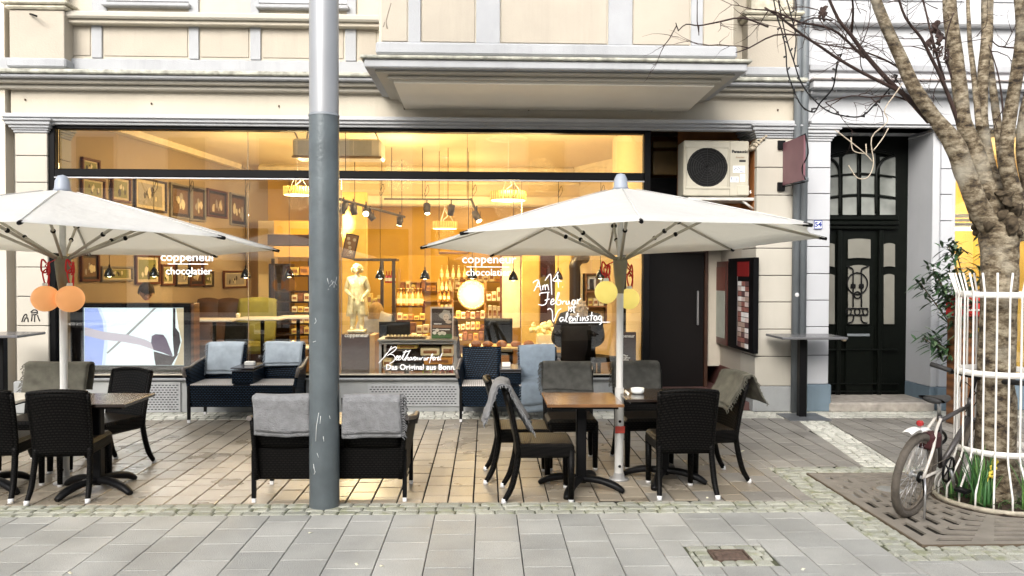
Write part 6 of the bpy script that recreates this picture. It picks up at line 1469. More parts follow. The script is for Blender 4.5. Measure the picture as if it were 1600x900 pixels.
blanket(cE,'olive grey blanket hanging over the back of the rightmost chair',BLO,w=.44,fd=.27,bd=.22,seed=4,flare=.14,side=-1)
# left group
gF=G(125,788)
cG=place_chair(gF.x-.20,gF.y+.30,6,'black wicker chair with its back to the street in front of the left parasol mast',sx=.94)
cH=place_chair(G(3,790).x-.21,gF.y+.32,3,'black wicker chair at the left edge of the photo, mostly outside it')
cI=place_chair(-3.98,7.1,176,'black wicker chair facing the street behind the left parasol mast',sx=1.15)
cJ=place_chair(-3.36,7.05,158,'bare black wicker chair turned a little behind the dark left table')
blanket(cI,'olive grey fringed blanket on the chair behind the left parasol mast',BLO,w=.52,fd=.28,bd=.22,seed=5,side=1,flare=.02)
# ================= TABLES =================
def table(x,y,w,d,rz,label,topm,h=.735):
    o=thing('bistro_table',label,'table',(x,y,0),R(rz),'square tables on the terrace')
    q=MB(); q.box(-w/2,w/2,-d/2,d/2,h-.025,h,.004); q.obj('tabletop',topm,o)
    q=MB(); q.box(-w/2+.04,w/2-.04,-d/2+.04,d/2-.04,h-.045,h-.026); q.obj('top_frame',BLACKM,o)
    q=MB(); q.box(-.04,.04,-.04,.04,.05,h-.045,.008); q.obj('column',BLACKM,o)
    for k in range(4):
        a=PI/4+k*PI/2+.35; q=MB(); c,s_=math.cos(a),math.sin(a); q.tube(smooth_line([(0,0,.085),(.15*c,.15*s_,.085),(.28*c,.28*s_,.055),(.36*c,.36*s_,.012)],4),[.03]*9+[.028,.026,.022,.018],8,flat=1.3); q.obj('foot',BLACKM,o)
    return o
table(.77,6.31,.60,.60,0,'square dark table reflecting orange shop light, left of the right parasol mast',mat('orange_reflection_tabletop',(.16,.075,.03),.18,var=.3,scale=6,coat=.3))  # orange shop light painted into the dark top
table(1.50,6.55,.74,.6,0,'dark table with the glass ashtray behind the bare woven chair',WOODT)
table(-3.10,6.34,.68,.56,0,'dark table right of the left parasol mast',WOODT)
table(-3.98,6.36,.62,.6,0,'pale shining table at the left edge of the photo',TOPGLARE)
as_=thing('ashtray','white glass ashtray on the table behind the bare woven chair','ashtray',P(996,617,6.55)); as_.location.z=.737
q=MB(); q.lathe([(0,.0),(.045,0),(.055,.015),(.057,.045),(.049,.045),(.044,.014),(0,.012)],(0,0,0),20); q.obj('bowl',mat('milky_glass',(.75,.77,.75),.1),as_)
mc=thing('menu_card','thin pale menu card leaning on the left edge of the ashtray table','card',(1.17,6.42,.738)); q=MB(); q.grid(lambda u,v:(u*.012,v*.2,.004*math.sin(v*3)+u*.02),2,4,.003); q.obj('card',WHITEP,mc)
# high tables at both ends
def high_table(px0,px1,py,Y,sx_,label,lean=0):
    a,b=P(px0,py,Y),P(px1,py,Y); h=a.z*.5+b.z*.5; o=thing('standing_table',label,'high table',((a.x+b.x)/2,Y,0)); w=(b.x-a.x)/2
    q=MB(); q.box(-w,w,-.28,.28,h-.03,h,.005); q.obj('tabletop',mat('worn_grey_top',(.12,.12,.125),.25,var=.15),o)
    px=P(sx_,500,Y).x-o.location.x; q=MB(); q.box(px-.045,px+.045,-.045,.045,.01,h-.03,.006); q.obj('post',BLACKM,o)
    q=MB(); q.box(px-.24,px+.26,-.26,.2,0,.012,.003); q.obj('base_plate',mat('steel_plate',(.16,.17,.18),.5,metal=.4,var=.2),o); return o
high_table(1209,1309,524,9.42,1254,'high table with dark post by the downpipes and white pier')
high_table(-40,50,521,9.1,2,'high table cut off by the left edge of the photo')
# ================= WICKER BENCHES =================
def make_bench(WICKB,first=True):
    o=thing('wicker_bench','bench','bench'); W_=.60
    q=MB(); q.box(-W_+.03,W_-.03,-.228,.27,.17,.415,.012); q.obj('skirt',WICKB,o)
    for s_ in (-1,1):
        q=MB(); q.box(s_*.09,s_*(W_-.04),-.2,.265,.40,.42,.008); q.obj('seat',PALEW,o)
        c=s_*.335
        q=MB(); q.grid(lambda u,v:(c+(u-.5)*(.43+.01*v),-.215-.09*v-.012*(1-(2*u-1)**2),.40+v*.40),10,8,.035); q.obj('backrest',WICKB,o)
        q=MB(); q.tube([(c-.22,-.21,.41),(c-.225,-.30,.795),(c+.225,-.30,.795),(c+.22,-.21,.41)],.014,8); q.obj('back_frame',WICKB,o)
        q=MB(); 
        q.grid(lambda u,v:(s_*(W_-.045+.035*v+.03*u*v),-.28+u*.55,.18+v*(.42+.05*(1-u)-.02*u)),8,6,.03*s_); q.obj('arm_panel',WICKB,o)
        q=MB(); q.tube(smooth_line([(s_*(W_-.01),-.29,.65),(s_*(W_+.005),-.1,.62),(s_*(W_+.015),.12,.585),(s_*(W_+.02),.28,.585),(s_*(W_-.0),.29,.5)],5),.020,8); q.obj('armrest',mat('tan_arm_wicker',(.10,.085,.075),.5,var=.3,scale=40),o)
        for y in (-.235,.265):
            q=MB(); q.box(s_*(W_-.03)-.016,s_*(W_-.03)+.016,y-.016,y+.016,.03,.40,.004); l=q.obj('leg',BLACKM,o); q=MB(); q.box(s_*(W_-.03)-.015,s_*(W_-.03)+.015,y-.015,y+.015,0,.045,.003); q.obj('foot_cap',CAP,l)
    q=MB(); q.box(-.115,.115,-.22,.24,.42,.56,.006); q.obj('console',WICKB,o)
    q=MB(); q.box(-.125,.125,-.26,.25,.585,.60,.004); q.box(-.125,.125,-.24,.25,.561,.568); q.obj('console_top',mat('console_glass_grey',(.10,.10,.11),.2),o)
    return o
benchA=make_bench(WICK); bench0=make_bench(WICKB); register(bench0); nb_=[0]  # front bench black: shade put into the colour of the same navy wicker
def place_bench(x,y,rz,label,first=False,s=1.0):
    o=benchA if first else (copy_tree(bench0) if nb_[0] else bench0); nb_[0]+=0 if first else 1; o.location=(x,y,0); o.rotation_euler=(0,0,R(rz)); o.scale=(s,s,s); o['label']=label; o['group']='two-seat wicker benches with a console'; return o
gl,gr=G(393,787),G(625,786)
bA=place_bench((gl.x+gr.x)/2+.02,gl.y+.27,0,'two-seat wicker bench, shade painted as black, with its back to the street behind the lamp post',True)
a_,b_2=P(297,656,9.27),P(467,656,9.27)
bB=place_bench((a_.x+b_2.x)/2,9.44,180,'two-seat wicker bench against the window left of the lamp post',s=1.06)
bC=place_bench(P(716,656,9.27).x+.62,9.44,180,'two-seat wicker bench against the window with one bare navy back',s=1.03)
def bench_blanket(bench,c,label,mt,w,fd,bd,seed,side,drape=False,fringe=True):
    def prof(t):
        L=bd+.08+fd; s_=t*L
        def by(z): v=min(1,max(0,(z-.4)/.4)); return -.215-.09*v
        zt=.815
        if s_<bd: z=zt-bd+s_; return (by(z)-.060-.02*(1-s_/bd),z,-1)
        if s_<bd+.08: a=(s_-bd)/.08*PI; return (by(.8)-.004-.056*math.cos(a),zt+.014*math.sin(a),0)
        d=s_-bd-.08; z=zt-d
        if not drape or d<.37: return (by(z)+.052+.03*(d/.4),z,1)
        d-=.37
        if d<.42: return (by(.44)+.05+d,.445,1)
        d-=.42; return (.275+.02*math.sin(d*9),.44-d,1)
    return blanket(bench,label,mt,w,fd,bd,side,.0,seed,prof,sh=c,fringe=fringe)
bench_blanket(bA,-.335,'grey blanket over the left back of the bench behind the lamp post',BLG,.42,.2,.285,11,1)
bench_blanket(bA,.335,'grey blanket over the right back of the bench behind the lamp post',BLG,.44,.2,.30,12,1)
bench_blanket(bB,.335,'pale blue blanket on the left back of the bench left of the lamp post',BLP,.40,.33,.2,13,1)
bench_blanket(bB,-.335,'frayed pale blue blanket on the right back of the bench left of the lamp post',BLP,.42,.25,.2,14,1)
bench_blanket(bC,-.335,'long blue blanket draped over back, seat and front edge of the right bench',BLB,.42,1.12,.2,15,1,True)
nb=thing('napkin_box','small white box on the console of the bench left of the lamp post','box',(bB.location.x+.02,bB.location.y-.02,.637)); q=MB(); q.box(-.055,.055,-.04,.04,0,.045,.005); q.obj('box',WHITEP,nb)
nb=thing('napkin_box','small white box on the console of the right window bench','box',(bC.location.x-.05,bC.location.y-.02,.62)); q=MB(); q.box(-.05,.05,-.04,.04,0,.05,.005); q.obj('box',WHITEP,nb)
# ================= TREE, CAGE, GRATE =================
TX,TY=3.95,5.92
# grate: plate with real slots cut by building bars between them
gt=thing('tree_grate','weathered square iron tree grate with radiating slots','grate',(TX,TY,0))
q=MB(); q.box(XG0,XG1+.0,YG0,YG1,-.06,-.05); q.M=None
pit=MB(); pit.box(XG0-TX,XG1-TX,YG0-TY,YG1-TY,-.07,-.045); pit.obj('pit',HOLE_SHADE,gt)  # pit floor coloured near-black so the slots look shaded
hw_,hh_=(XG1-XG0)/2,(YG1-YG0)/2; R0=.46
# plate as polar grid of bars: rings of slots in four diagonal sectors
plate=MB()
def ring_pt(a,t):
    """t 0 = inner circle, 1 = outer square"""
    c,s_=math.cos(a),math.sin(a); k=min((XG1-TX)/abs(c) if c>0 and abs(c)>1e-6 else ((TX-XG0)/abs(c) if abs(c)>1e-6 else 9),((YG1-TY) if s_>0 else (TY-YG0))/abs(s_) if abs(s_)>1e-6 else 9)
    r_=R0+(k-R0)*t; return (c*r_,s_*r_)
NA=180; NR=26
def slot(i,j):
    if j<1 or j>=NR-1: return False
    sec=(i+5)%20
    if sec<3: return False        # spokes
    if 66<i<112 and (i+(j//4)*3)%7>4: return False   # broken dashes on the side towards the terrace
    return j%4 in (1,2)
for i in range(NA):
    for j in range(NR):
        if slot(i,j): continue
        a0,a1=2*PI*i/NA,2*PI*(i+1)/NA
        # square corners need exact vertices: clamp by sampling both ends
        p=[ring_pt(a0,j/NR),ring_pt(a1,j/NR),ring_pt(a1,(j+1)/NR),ring_pt(a0,(j+1)/NR)]
        plate.add([(x,y,.002) for x,y in p]+[(x,y,-.04) for x,y in p],[(0,1,2,3),(0,4,5,1),(1,5,6,2),(2,6,7,3),(3,7,4,0)])
plate.obj('plate',RUST,gt)
q=MB(); q.box(XG0-TX-.012,XG0-TX,YG0-TY,YG1-TY,-.05,.004); q.box(XG0-TX-.012,XG1-TX,YG0-TY-.012,YG0-TY,-.05,.004); q.box(XG0-TX-.012,XG1-TX,YG1-TY,YG1-TY+.012,-.05,.004); q.obj('edge_frame',mat('edge_iron',(.12,.09,.06),.7),gt)
c_=G(1390,765)-Vector((TX,TY,0)); q=MB(); q.lathe([(.0,.006),(.095,.006),(.10,.003)],(c_.x,c_.y,0),28); q.obj('inspection_disc',mat('disc_grey',(.33,.33,.31),.5,metal=.3,var=.2),gt)
q=MB(); q.lathe([(.10,.0025),(.118,.009),(.135,.0025)],(c_.x,c_.y,0),28); q.obj('disc_rim',mat('rim_iron',(.22,.19,.15),.6),gt)
q=MB(); q.grid(lambda u,v:(R0*u*math.cos(2*PI*v),R0*u*math.sin(2*PI*v),.0+.05*(1-u)+.015*math.sin(9*u+13*v)*math.cos(11*v*6.28)*u),10,40,.0); 
so=q.obj('planting_soil',SOIL,None,kind='stuff',label='dark soil in the round bed at the foot of the tree'); so.location=(TX,TY,0)
# bark
def bark():
    m,t,b=nodes_mat('bark'); L=t.links; tc=t.nodes.new('ShaderNodeTexCoord'); mp=t.nodes.new('ShaderNodeMapping'); mp.inputs['Scale'].default_value=(7,7,13); L.new(tc.outputs['Object'],mp.inputs[0])
    n=t.nodes.new('ShaderNodeTexNoise'); n.inputs['Scale'].default_value=1.6; n.inputs['Detail'].default_value=9; n.inputs['Roughness'].default_value=.7; L.new(mp.outputs[0],n.inputs['Vector'])
    n2=t.nodes.new('ShaderNodeTexNoise'); n2.inputs['Scale'].default_value=3; n2.inputs['Detail'].default_value=7; L.new(tc.outputs['Object'],n2.inputs['Vector'])
    r=t.nodes.new('ShaderNodeValToRGB'); e=r.color_ramp.elements; e[0].position=.36; e[0].color=(.012,.007,.004,1); e[1].position=.64; e[1].color=(.36,.31,.22,1); x=e.new(.47); x.color=(.11,.08,.045,1)
    L.new(n.outputs['Fac'],r.inputs[0])
    r2=t.nodes.new('ShaderNodeValToRGB'); r2.color_ramp.elements[0].position=.55; r2.color_ramp.elements[1].position=.75; L.new(n2.outputs['Fac'],r2.inputs[0])
    mx=t.nodes.new('ShaderNodeMix'); mx.data_type='RGBA'; L.new(r2.outputs[0],mx.inputs[0]); L.new(r.outputs[0],mx.inputs[6]); mx.inputs[7].default_value=(.36,.33,.26,1)
    L.new(mx.outputs[2],b.inputs['Base Color']); b.inputs['Roughness'].default_value=.85
    bp=t.nodes.new('ShaderNodeBump'); bp.inputs['Strength'].default_value=.9; bp.inputs['Distance'].default_value=.03; L.new(n.outputs['Fac'],bp.inputs['Height']); L.new(bp.outputs[0],b.inputs['Normal']); MATS['bark']=m; return m
BARK=bark(); TWIG=mat('dark_twig',(.035,.018,.014),.8,var=.4,scale=20); TWIGP=mat('pale_dry_twig',(.42,.36,.28),.8)
tree=thing('street_tree','bare multi-stemmed street tree with a thick pollarded trunk in a white cage','tree',(TX,TY,0))
LT=lambda px,py,Y=TY: P(px,py,Y)-Vector((TX,TY,0))
def lumpy(pts,rads,n=18,seed=0,k=.12):
    q=MB(); pts=smooth_line(pts,6); m_=len(pts); rr=[]
    for i in range(m_):
        t=i/(m_-1)*(len(rads)-1); a=int(min(t,len(rads)-2)); rr.append(rads[a]+(rads[a+1]-rads[a])*(t-a))
    q.tube(pts,rr,n); 
    for i,v in enumerate(q.v):
        v=Vector(v); d=noise.noise_vector(v*5+Vector((seed,0,0)))*k*rr[min(i//n,m_-1)]; d+=noise.noise_vector(v*14+Vector((seed,3,0)))*k*.5*rr[min(i//n,m_-1)]; q.v[i]=tuple(v+d)
    return q
pxr=TY/FPX
lumpy([(0,0,-.05),(.0,0,.25),(-.01,0,.9),(0,0,1.5),(.0,0,1.95),(.01,0,2.22)],[.20,.15,.135,.125,.13,.16],36,1,.13).obj('trunk',BARK,tree)
stems=[ ([(1560,372),(1532,330),(1512,280),(1490,225),(1462,185),(1430,140),(1400,75),(1380,30),(1362,-20),(1330,-120)],[24,23,21,20,14,14,12,11,10,6],-.10),
 ([(1470,195),(1420,125),(1392,70),(1372,20),(1350,-30)],[9,7,6,5,4],.02),
 ([(1565,372),(1545,310),(1525,240),(1506,190),(1500,140),(1492,80),(1485,20),(1480,-60)],[23,22,18,15,15,15,14,11],-.02),
 ([(1580,372),(1560,310),(1545,250),(1536,190),(1536,120),(1542,60),(1543,0),(1545,-60)],[22,16,12,11,11,12,12,9],.12),
 ([(1585,372),(1572,300),(1562,220),(1553,150),(1546,90),(1540,40)],[16,11,9,8,7,6],.2),
 ([(1595,372),(1585,310),(1572,240),(1580,170),(1590,110),(1597,50),(1592,-20)],[22,19,14,13,12,12,10],-.14),
 ([(1610,372),(1612,300),(1600,230),(1610,150),(1640,60),(1660,-40)],[22,19,16,14,12,9],.05),
 ([(1530,200),(1522,120),(1515,60),(1512,-10)],[7,6,5,4],.3),
 ([(1615,340),(1640,260),(1680,160),(1720,20)],[18,16,12,9],.1)]
for i,(pts,rd,dy) in enumerate(stems):
    n_=len(pts); L=[LT(x,y,TY+dy*(j/(n_-1))*3) for j,(x,y) in enumerate(pts)]
    lumpy(L,[r_*pxr*.74 for r_ in rd],16,i+2,.09).obj('stem',BARK,tree)
rn=random.Random(31)
q=MB()   # pollard knuckle burrs
for k in range(46):
    a=rn.uniform(0,2*PI); r_=rn.uniform(.03,.055); rr_=rn.uniform(.14,.22); q.sphere((rr_*.75*math.cos(a),rr_*.75*math.sin(a),rn.uniform(2.02,2.42)),r_,12,9,(1,1,rn.uniform(.6,1.2)))
for i,v in enumerate(q.v): v=Vector(v); q.v[i]=tuple(v+noise.noise_vector(v*14)*.05+noise.noise_vector(v*40)*.012)
q.obj('burr',mat('dark_burr_bark',(.065,.05,.033),.95,var=.8,scale=22,bump=1,bscale=45,spec=.15),tree,kind='stuff')
# dark branches and twigs
tw=MB()
def branch(p0,d,L_,r_,depth,q,col=None):
    d=d.normalized(); n_=7; pts=[p0]; p=p0.copy()
    for i in range(n_):
        d=(d+Vector((rn.gauss(0,.16),rn.gauss(0,.12),rn.gauss(0,.16)-.015))).normalized(); p=p+d*(L_/n_); pts.append(p.copy())
        if depth>0 and i>0 and rn.random()<.75:
            dd=(d+Vector((rn.gauss(0,.8),rn.gauss(0,.4),rn.gauss(0,.7)))).normalized(); branch(p,dd,L_*rn.uniform(.35,.6),r_*.55,depth-1,q)
    q.tube(pts,[r_*(1-.75*i/n_) for i in range(n_+1)],5)
big=[([(1452,190),(1420,155),(1390,128),(1352,85),(1330,55),(1310,30),(1292,-10)],4.6,-.3),([(1432,158),(1400,140),(1350,115),(1310,92),(1285,75),(1255,55),(1220,28),(1195,12)],3.0,-.6),
 ([(1500,200),(1488,165),(1470,120),(1455,90),(1440,60),(1415,28),(1402,-10)],3.6,-.3),([(1475,125),(1462,80),(1452,40),(1440,-10)],2.6,.1),([(1330,55),(1333,20),(1331,-10)],2.4,-.3),
 ([(1350,90),(1310,52),(1280,40),(1250,35),(1210,18),(1180,15)],2.2,-.7),([(1250,55),(1210,55),(1170,75),(1150,82)],1.6,-.5),([(1200,42),(1160,28),(1120,35),(1092,40),(1072,38),(1060,48)],1.6,-.6),([(1092,40),(1092,55)],1,-.6),([(1060,48),(1056,36)],1,-.6),
 ([(1440,150),(1420,120),(1388,96),(1340,78),(1290,70),(1262,62)],2.0,.3),([(1570,210),(1565,150),(1558,110),(1545,70)],1.8,.2),([(1590,75),(1560,72),(1548,60)],1.5,.3),([(1425,160),(1395,150),(1360,152),(1330,150),(1290,160)],1.6,-.2),
 ([(1300,32),(1270,28),(1240,40),(1215,20)],1.5,-.9),([(1500,150),(1480,100),(1478,60),(1490,20)],1.8,-.2)]
for pts,r_,dy in big:
    L=smooth_line([LT(x,y,TY+dy*(j/max(1,len(pts)-1))) for j,(x,y) in enumerate(pts)],3); n_=len(L)
    q=MB(); q.tube(L,[max(.003,r_*pxr*(1-.6*i/n_)) for i in range(n_)],7); 
    for i in range(2,n_,2):
        if rn.random()<.6: branch(L[i],Vector((rn.gauss(-.3,.7),rn.gauss(0,.5),rn.gauss(.1,.8))),rn.uniform(.18,.55),.0045,1,q)
    q.obj('branch',TWIG,tree)
q=MB()
for (x,y) in ((1440,0),(1500,10),(1350,10),(1560,30),(1420,60),(1380,100)): 
    for k in range(2): branch(LT(x+rn.uniform(-30,30),y+rn.uniform(-10,60)),Vector((rn.gauss(-.2,.8),rn.gauss(0,.5),rn.gauss(-.1,.6))),rn.uniform(.25,.6),.0035,2,q)
q.obj('twig',TWIG,tree,kind='stuff')
q=MB()  # pale hanging twigs in front of the door
for pts in (((1410,130),(1400,145),(1382,172),(1387,190),(1362,215),(1365,255),(1356,277),(1340,278),(1330,265),(1326,258)),((1305,203),(1330,222),(1352,240),(1363,252)),((1330,215),(1333,235),(1350,240)),((1353,225),(1354,242)),((1365,235),(1380,215),(1388,200))):
    q.tube(smooth_line([LT(x,y,TY-.2) for x,y in pts],4),.0042,5)
q.obj('hanging_twig',TWIGP,tree)
for (x,y,s_) in ((1284,18,.05),(1462,40,.08),(1470,55,.07),(1455,62,.06),(1466,80,.03),(1481,84,.025)):
    q=MB()
    for k in range(5): q.tube(smooth_line([LT(x+rn.uniform(-4,4),y+rn.uniform(-4,4),TY-.1),LT(x+rn.uniform(-9,9),y+rn.uniform(-9,9),TY-.12),LT(x+rn.uniform(-8,8),y+8+rn.uniform(-4,8),TY-.1)],3),.012*s_/.06,5,flat=.5)
    q.obj('dried_pod',TWIG,tree)
# a second tree of the row, seen mirrored in the shop window
register(tree)
tree2=copy_tree(tree,label='second bare tree of the row standing behind the viewer, mirrored in the shop window'); tree2.location=(-8.6,-1.6,0); tree2.rotation_euler=(0,0,R(40))
# fairy-light cable
fl=thing('fairy_lights','black fairy-light cable with small unlit bulbs looping from branches to the downpipe','string lights',(0,0,0))
q=MB(); bl=MB()
for pts,ya,yb in (([(1208,-5),(1214,25),(1222,50),(1228,80),(1230,110),(1238,135),(1244,150),(1255,168),(1272,175),(1282,160),(1300,140),(1305,120),(1308,100),(1315,85)],7.5,6.2),([(1216,0),(1222,30),(1230,65),(1240,95),(1250,125),(1262,145),(1285,168),(1305,178),(1335,183),(1352,178),(1365,165),(1380,150),(1395,132),(1402,118)],7.5,6.0),([(1228,-5),(1235,20),(1244,60),(1240,95)],7.5,7.3)):
    n_=len(pts); L=smooth_line([P(x,y,ya+(yb-ya)*j/(n_-1)) for j,(x,y) in enumerate(pts)],4); q.tube(L,.0065,5)
    for i in range(1,len(L),3): d=Vector((rn.uniform(-1,1),rn.uniform(-.5,.5),rn.uniform(-.6,.6))).normalized(); bl=MB(); bl.tube([L[i],L[i]+d*.035],[.006,.010],6); bl.obj('bulb',mat('unlit_bulb',(.03,.03,.03),.2),fl)
q.obj('cable',BLACKM,fl)
# cage
cg=thing('tree_guard','tall white painted cage of flared vertical bars around the tree trunk','tree guard',(TX,TY,0))
CW=mat('white_cage_paint',(.74,.72,.68),.42,var=.06,scale=6,dirt=.2)
rt=(TY)*1.0
zt_=[P(1570,y,TY-.36).z for y in (462,590,717)]
rg=.285
NB=22
for k in range(NB):
    a=2*PI*(k+.35)/NB; c,s_=math.cos(a),math.sin(a)
    prof=[(.415,.015),(.412,.12),(.30,.34),(rg,.40),(rg,1.2),(rg,1.60),(rg+.05,1.76)]
    q=MB(); 
    for i in range(len(prof)-1): pass
    pts=[(r_*c,r_*s_,z) for r_,z in prof]; q.tube(pts,.0075,6); q.obj('bar',CW,cg)
for z in zt_:
    q=MB(); q.lathe([(rg-.012,z-.022),(rg-.002,z-.022),(rg-.002,z+.022),(rg-.012,z+.022),(rg-.012,z-.022)],(0,0,0),48); q.obj('ring',CW,cg)
q=MB(); q.lathe([(.41,.0),(.435,.0),(.435,.035),(.41,.035),(.41,0)],(0,0,0),48); q.obj('foot_ring',mat('dirty_ring',(.4,.36,.28),.7,var=.3,scale=20),cg)
# daffodils
def clump(cx,cy,n,h,lab,sd,flower=False):
    o=thing('daffodil_clump',lab,'plant',(cx,cy,.02),group='daffodil clumps in the tree bed'); rr=random.Random(sd)
    for k in range(n):
        a=rr.uniform(0,2*PI); L=h*rr.uniform(.6,1.1); lean=rr.uniform(.05,.4); b=Vector((rr.gauss(0,.04),rr.gauss(0,.03),0)); w=rr.uniform(.007,.011)
        q=MB(); d=Vector((math.cos(a),math.sin(a),0)); sdv=Vector((-d.y,d.x,0))
        q.grid(lambda u,v: b+d*(lean*L*v**2)+Vector((0,0,L*(v-.18*lean*v*v)))+sdv*((u-.5)*2*w*(1-v**3)), 2,7,.0015); q.obj('leaf',mat('daffodil_leaf_%s'%('light' if k%3==0 else 'dark'),(.10,.22,.05) if k%3==0 else (.04,.13,.035),.45,var=.2,scale=15),o)
    if flower:
        for k in range(3):
            q=MB(); p=Vector((.05+.03*k,-.03+.03*k,h*.55+.04*k)); q.tube([(0,0,0),p*.7+Vector((0,0,.05)),p],.004,5)
            for j in range(5): a=j*2*PI/5; q.sphere(p+Vector((.018*math.cos(a),-.01,.018*math.sin(a))),.014,6,4,(1,.5,1))
            q.obj('flower_bud',mat('daffodil_yellow',(.75,.6,.08),.5),o)
clump(TX-.24,TY-.20,40,.44,'daffodil clump with yellow buds at the left inside the white cage',1,True)
clump(TX+.08,TY-.30,30,.36,'smaller daffodil clump right of the bark inside the white cage',2)
clump(TX-.32,TY+.0,14,.25,'low sparse daffodil leaves behind the left clump',3)
q=MB(); rr=random.Random(5)
for k in range(150):
    a=rr.uniform(0,2*PI); r_=rr.uniform(.17,.39); p=Vector((TX+r_*math.cos(a),TY+r_*math.sin(a),.03)); d=Vector((rr.gauss(0,1),rr.gauss(0,1),rr.uniform(.3,1))).normalized(); q.tube([p,p+d*.05,p+d*.09-Vector((0,0,.01))],[.004,.005,.001],4)
q.obj('ground_cover',mat('bed_weeds',(.06,.10,.03),.7,var=.4),None,kind='stuff',label='low weeds on the soil of the tree bed')
# ================= OLEANDER =================
OX=P(1538,560,9.0).x; ol=thing('oleander','tall leafy oleander bush by the yellow lit shop behind the tree','shrub',(OX,9.0,0))
q=MB(); rr=random.Random(17); leaves={k:MB() for k in range(3)}
pc=P(1497,560,9.0)
for k in range(24):
    a=rr.uniform(0,2*PI); top=P(rr.choice([1452,1462,1475,1485,1500,1515,1530,1545,1470,1450]),rr.choice([385,400,420,440,460,480,510,530]),9.0)-Vector((OX,9.0,0)); top.y=rr.uniform(-.35,.3)
    L=smooth_line([(rr.gauss(0,.05),rr.gauss(0,.05),.42),(top.x*.4,top.y*.5,.4+(top.z-.4)*.5),top],5); q.tube(L,[.014*(1-.7*i/len(L)) for i in range(len(L))],5)
    for i in range(6,len(L)):
        for j in range(16):
            p=L[i]; b=rr.uniform(0,2*PI); d=Vector((math.cos(b),math.sin(b)*.9,rr.uniform(-.5,.9))).normalized(); l=rr.uniform(.11,.20); sdv=d.cross(Vector((0,0,1))).normalized()
            p=p+Vector((rr.gauss(0,.03),rr.gauss(0,.03),rr.gauss(0,.05)))
            leaves[rr.randrange(3)].grid(lambda u,v: p+d*l*v+Vector((0,0,-.04*v*v))+sdv*(u-.5)*2*.019*math.sin(PI*min(.98,v*.92+.06)),2,5,0)
q.obj('stem',mat('oleander_stem',(.12,.09,.05),.8),ol)
for k,c_ in enumerate(((.025,.065,.025),(.045,.10,.04),(.11,.17,.09))): leaves[k].obj('foliage',mat('oleander_leaf_'+'abc'[k],c_,.45,var=.2,scale=9),ol,kind='stuff')
q=MB(); q.lathe([(0,0),(.17,0),(.22,.40),(.24,.42),(.24,.46),(.2,.46),(.19,.42),(0,.42)],(0,0,0),24); q.obj('pot',mat('dark_brown_pot',(.06,.04,.03),.7,var=.2),ol)
# brick-brown post and goods by the shop
bp_=thing('shop_stand','brown wooden stand with a red box and price cards at the right shop','stand',(5.62,8.9,0))
q=MB(); q.box(-.2,.25,-.15,.15,0,1.25,.01); q.obj('stand_body',WOOD,bp_)
for (x0,x1,z0,z1,c_,n_) in ((-.25,.3,1.27,1.42,REDP,'red_box'),(-.2,.26,1.44,1.5,REDP,'red_lid'),(.0,.2,.72,1.06,WHITEP,'price_card')):
    q=MB(); q.box(x0,x1,-.2,-.155 if n_=='price_card' else .1,z0,z1,.01); q.obj(n_,c_,bp_)
q=MB(); q.box(-.22,.27,-.206,-.2,1.335,1.355); q.obj('white_stripe',WHITEP,bp_)
yb=thing('yellow_flowers','small bunch of yellow flowers fixed by the price card behind the cage','flowers',(5.62,8.68,1.16)); q=MB(); rr=random.Random(2)
for k in range(9): a=rr.uniform(0,6.28); p=Vector((.05*math.cos(a),-.02,.06*math.sin(a))); [q.sphere(p+Vector((.02*math.cos(t),0,.02*math.sin(t))),.016,6,4,(1,.4,1)) for t in (0,1.25,2.5,3.75,5)]
q.obj('petals',mat('daffodil_yellow',(.75,.6,.08),.5),yb); q=MB(); q.tube([(0,0,-.15),(0,0,0)],.006,5); q.obj('flower_stem',MATS['daffodil_leaf_dark'],yb)
# ================= BICYCLE =================
bk=thing('bicycle','muddy dark mountain bicycle with white rear mudguard leaning on the white cage','bicycle')
p0=Vector((G(1420,806).x,G(1420,806).y,0)); hd=Vector((.80,.60,0)); ang=math.atan2(hd.y,hd.x)
bk.location=p0; bk.rotation_euler=(R(7),0,ang)   # local +x = riding direction; leans to the right side onto the cage
bk.rotation_mode='XYZ'
RW=.305
TYRE=mat('muddy_tyre',(.085,.072,.058),.85,var=.35,scale=14,bump=.8,bscale=70); RIMM=mat('muddy_rim',(.20,.17,.14),.5,metal=.4,var=.3,scale=12)
def wheel(cx,name):
    q=MB()
    n=44
    prof=[(.028*math.cos(t),.029*math.sin(t)) for t in [k*PI/4 for k in range(8)]]
    vs=[];fs=[]
    for i in range(n):
        a=2*PI*i/n
        for (u,w) in prof: r_=RW-.022+u; kk=1+(.012 if (i%2 and u>.01) else 0); vs.append((cx+r_*kk*math.cos(a),w,RW+r_*kk*math.sin(a)))
    for i in range(n):
        for k in range(8): fs.append((i*8+k,i*8+(k+1)%8,((i+1)%n)*8+(k+1)%8,((i+1)%n)*8+k))
    q.add(vs,fs,True); w_=q.obj('tyre',TYRE,bk); 
    q=MB(); q.lathe([(RW-.062,-.010),(RW-.042,-.013),(RW-.042,.013),(RW-.062,.010),(RW-.062,-.010)],(cx,0,RW),44,ax='y'); q.obj('rim',RIMM,w_)
    q=MB(); q.lathe([(0,-.05),(.012,-.05),(.014,-.03),(.03,-.028),(.03,-.02),(.014,-.018),(.014,.018),(.03,.02),(.03,.028),(.012,.05),(0,.05)],(cx,0,RW),16,ax='y')
    q.obj('wheel_hub',MATS['socket_metal'],w_)
    q=MB()
    for k in range(28):
        a=2*PI*k/28; b=a+(.5 if k%4<2 else -.5); y=.022*(1 if k%2 else -1); q.tube([(cx+.028*math.cos(b),y,RW+.028*math.sin(b)),(cx+(RW-.06)*math.cos(a),0,RW+(RW-.06)*math.sin(a))],.0016,4)
    q.obj('spokes',STEEL,w_)
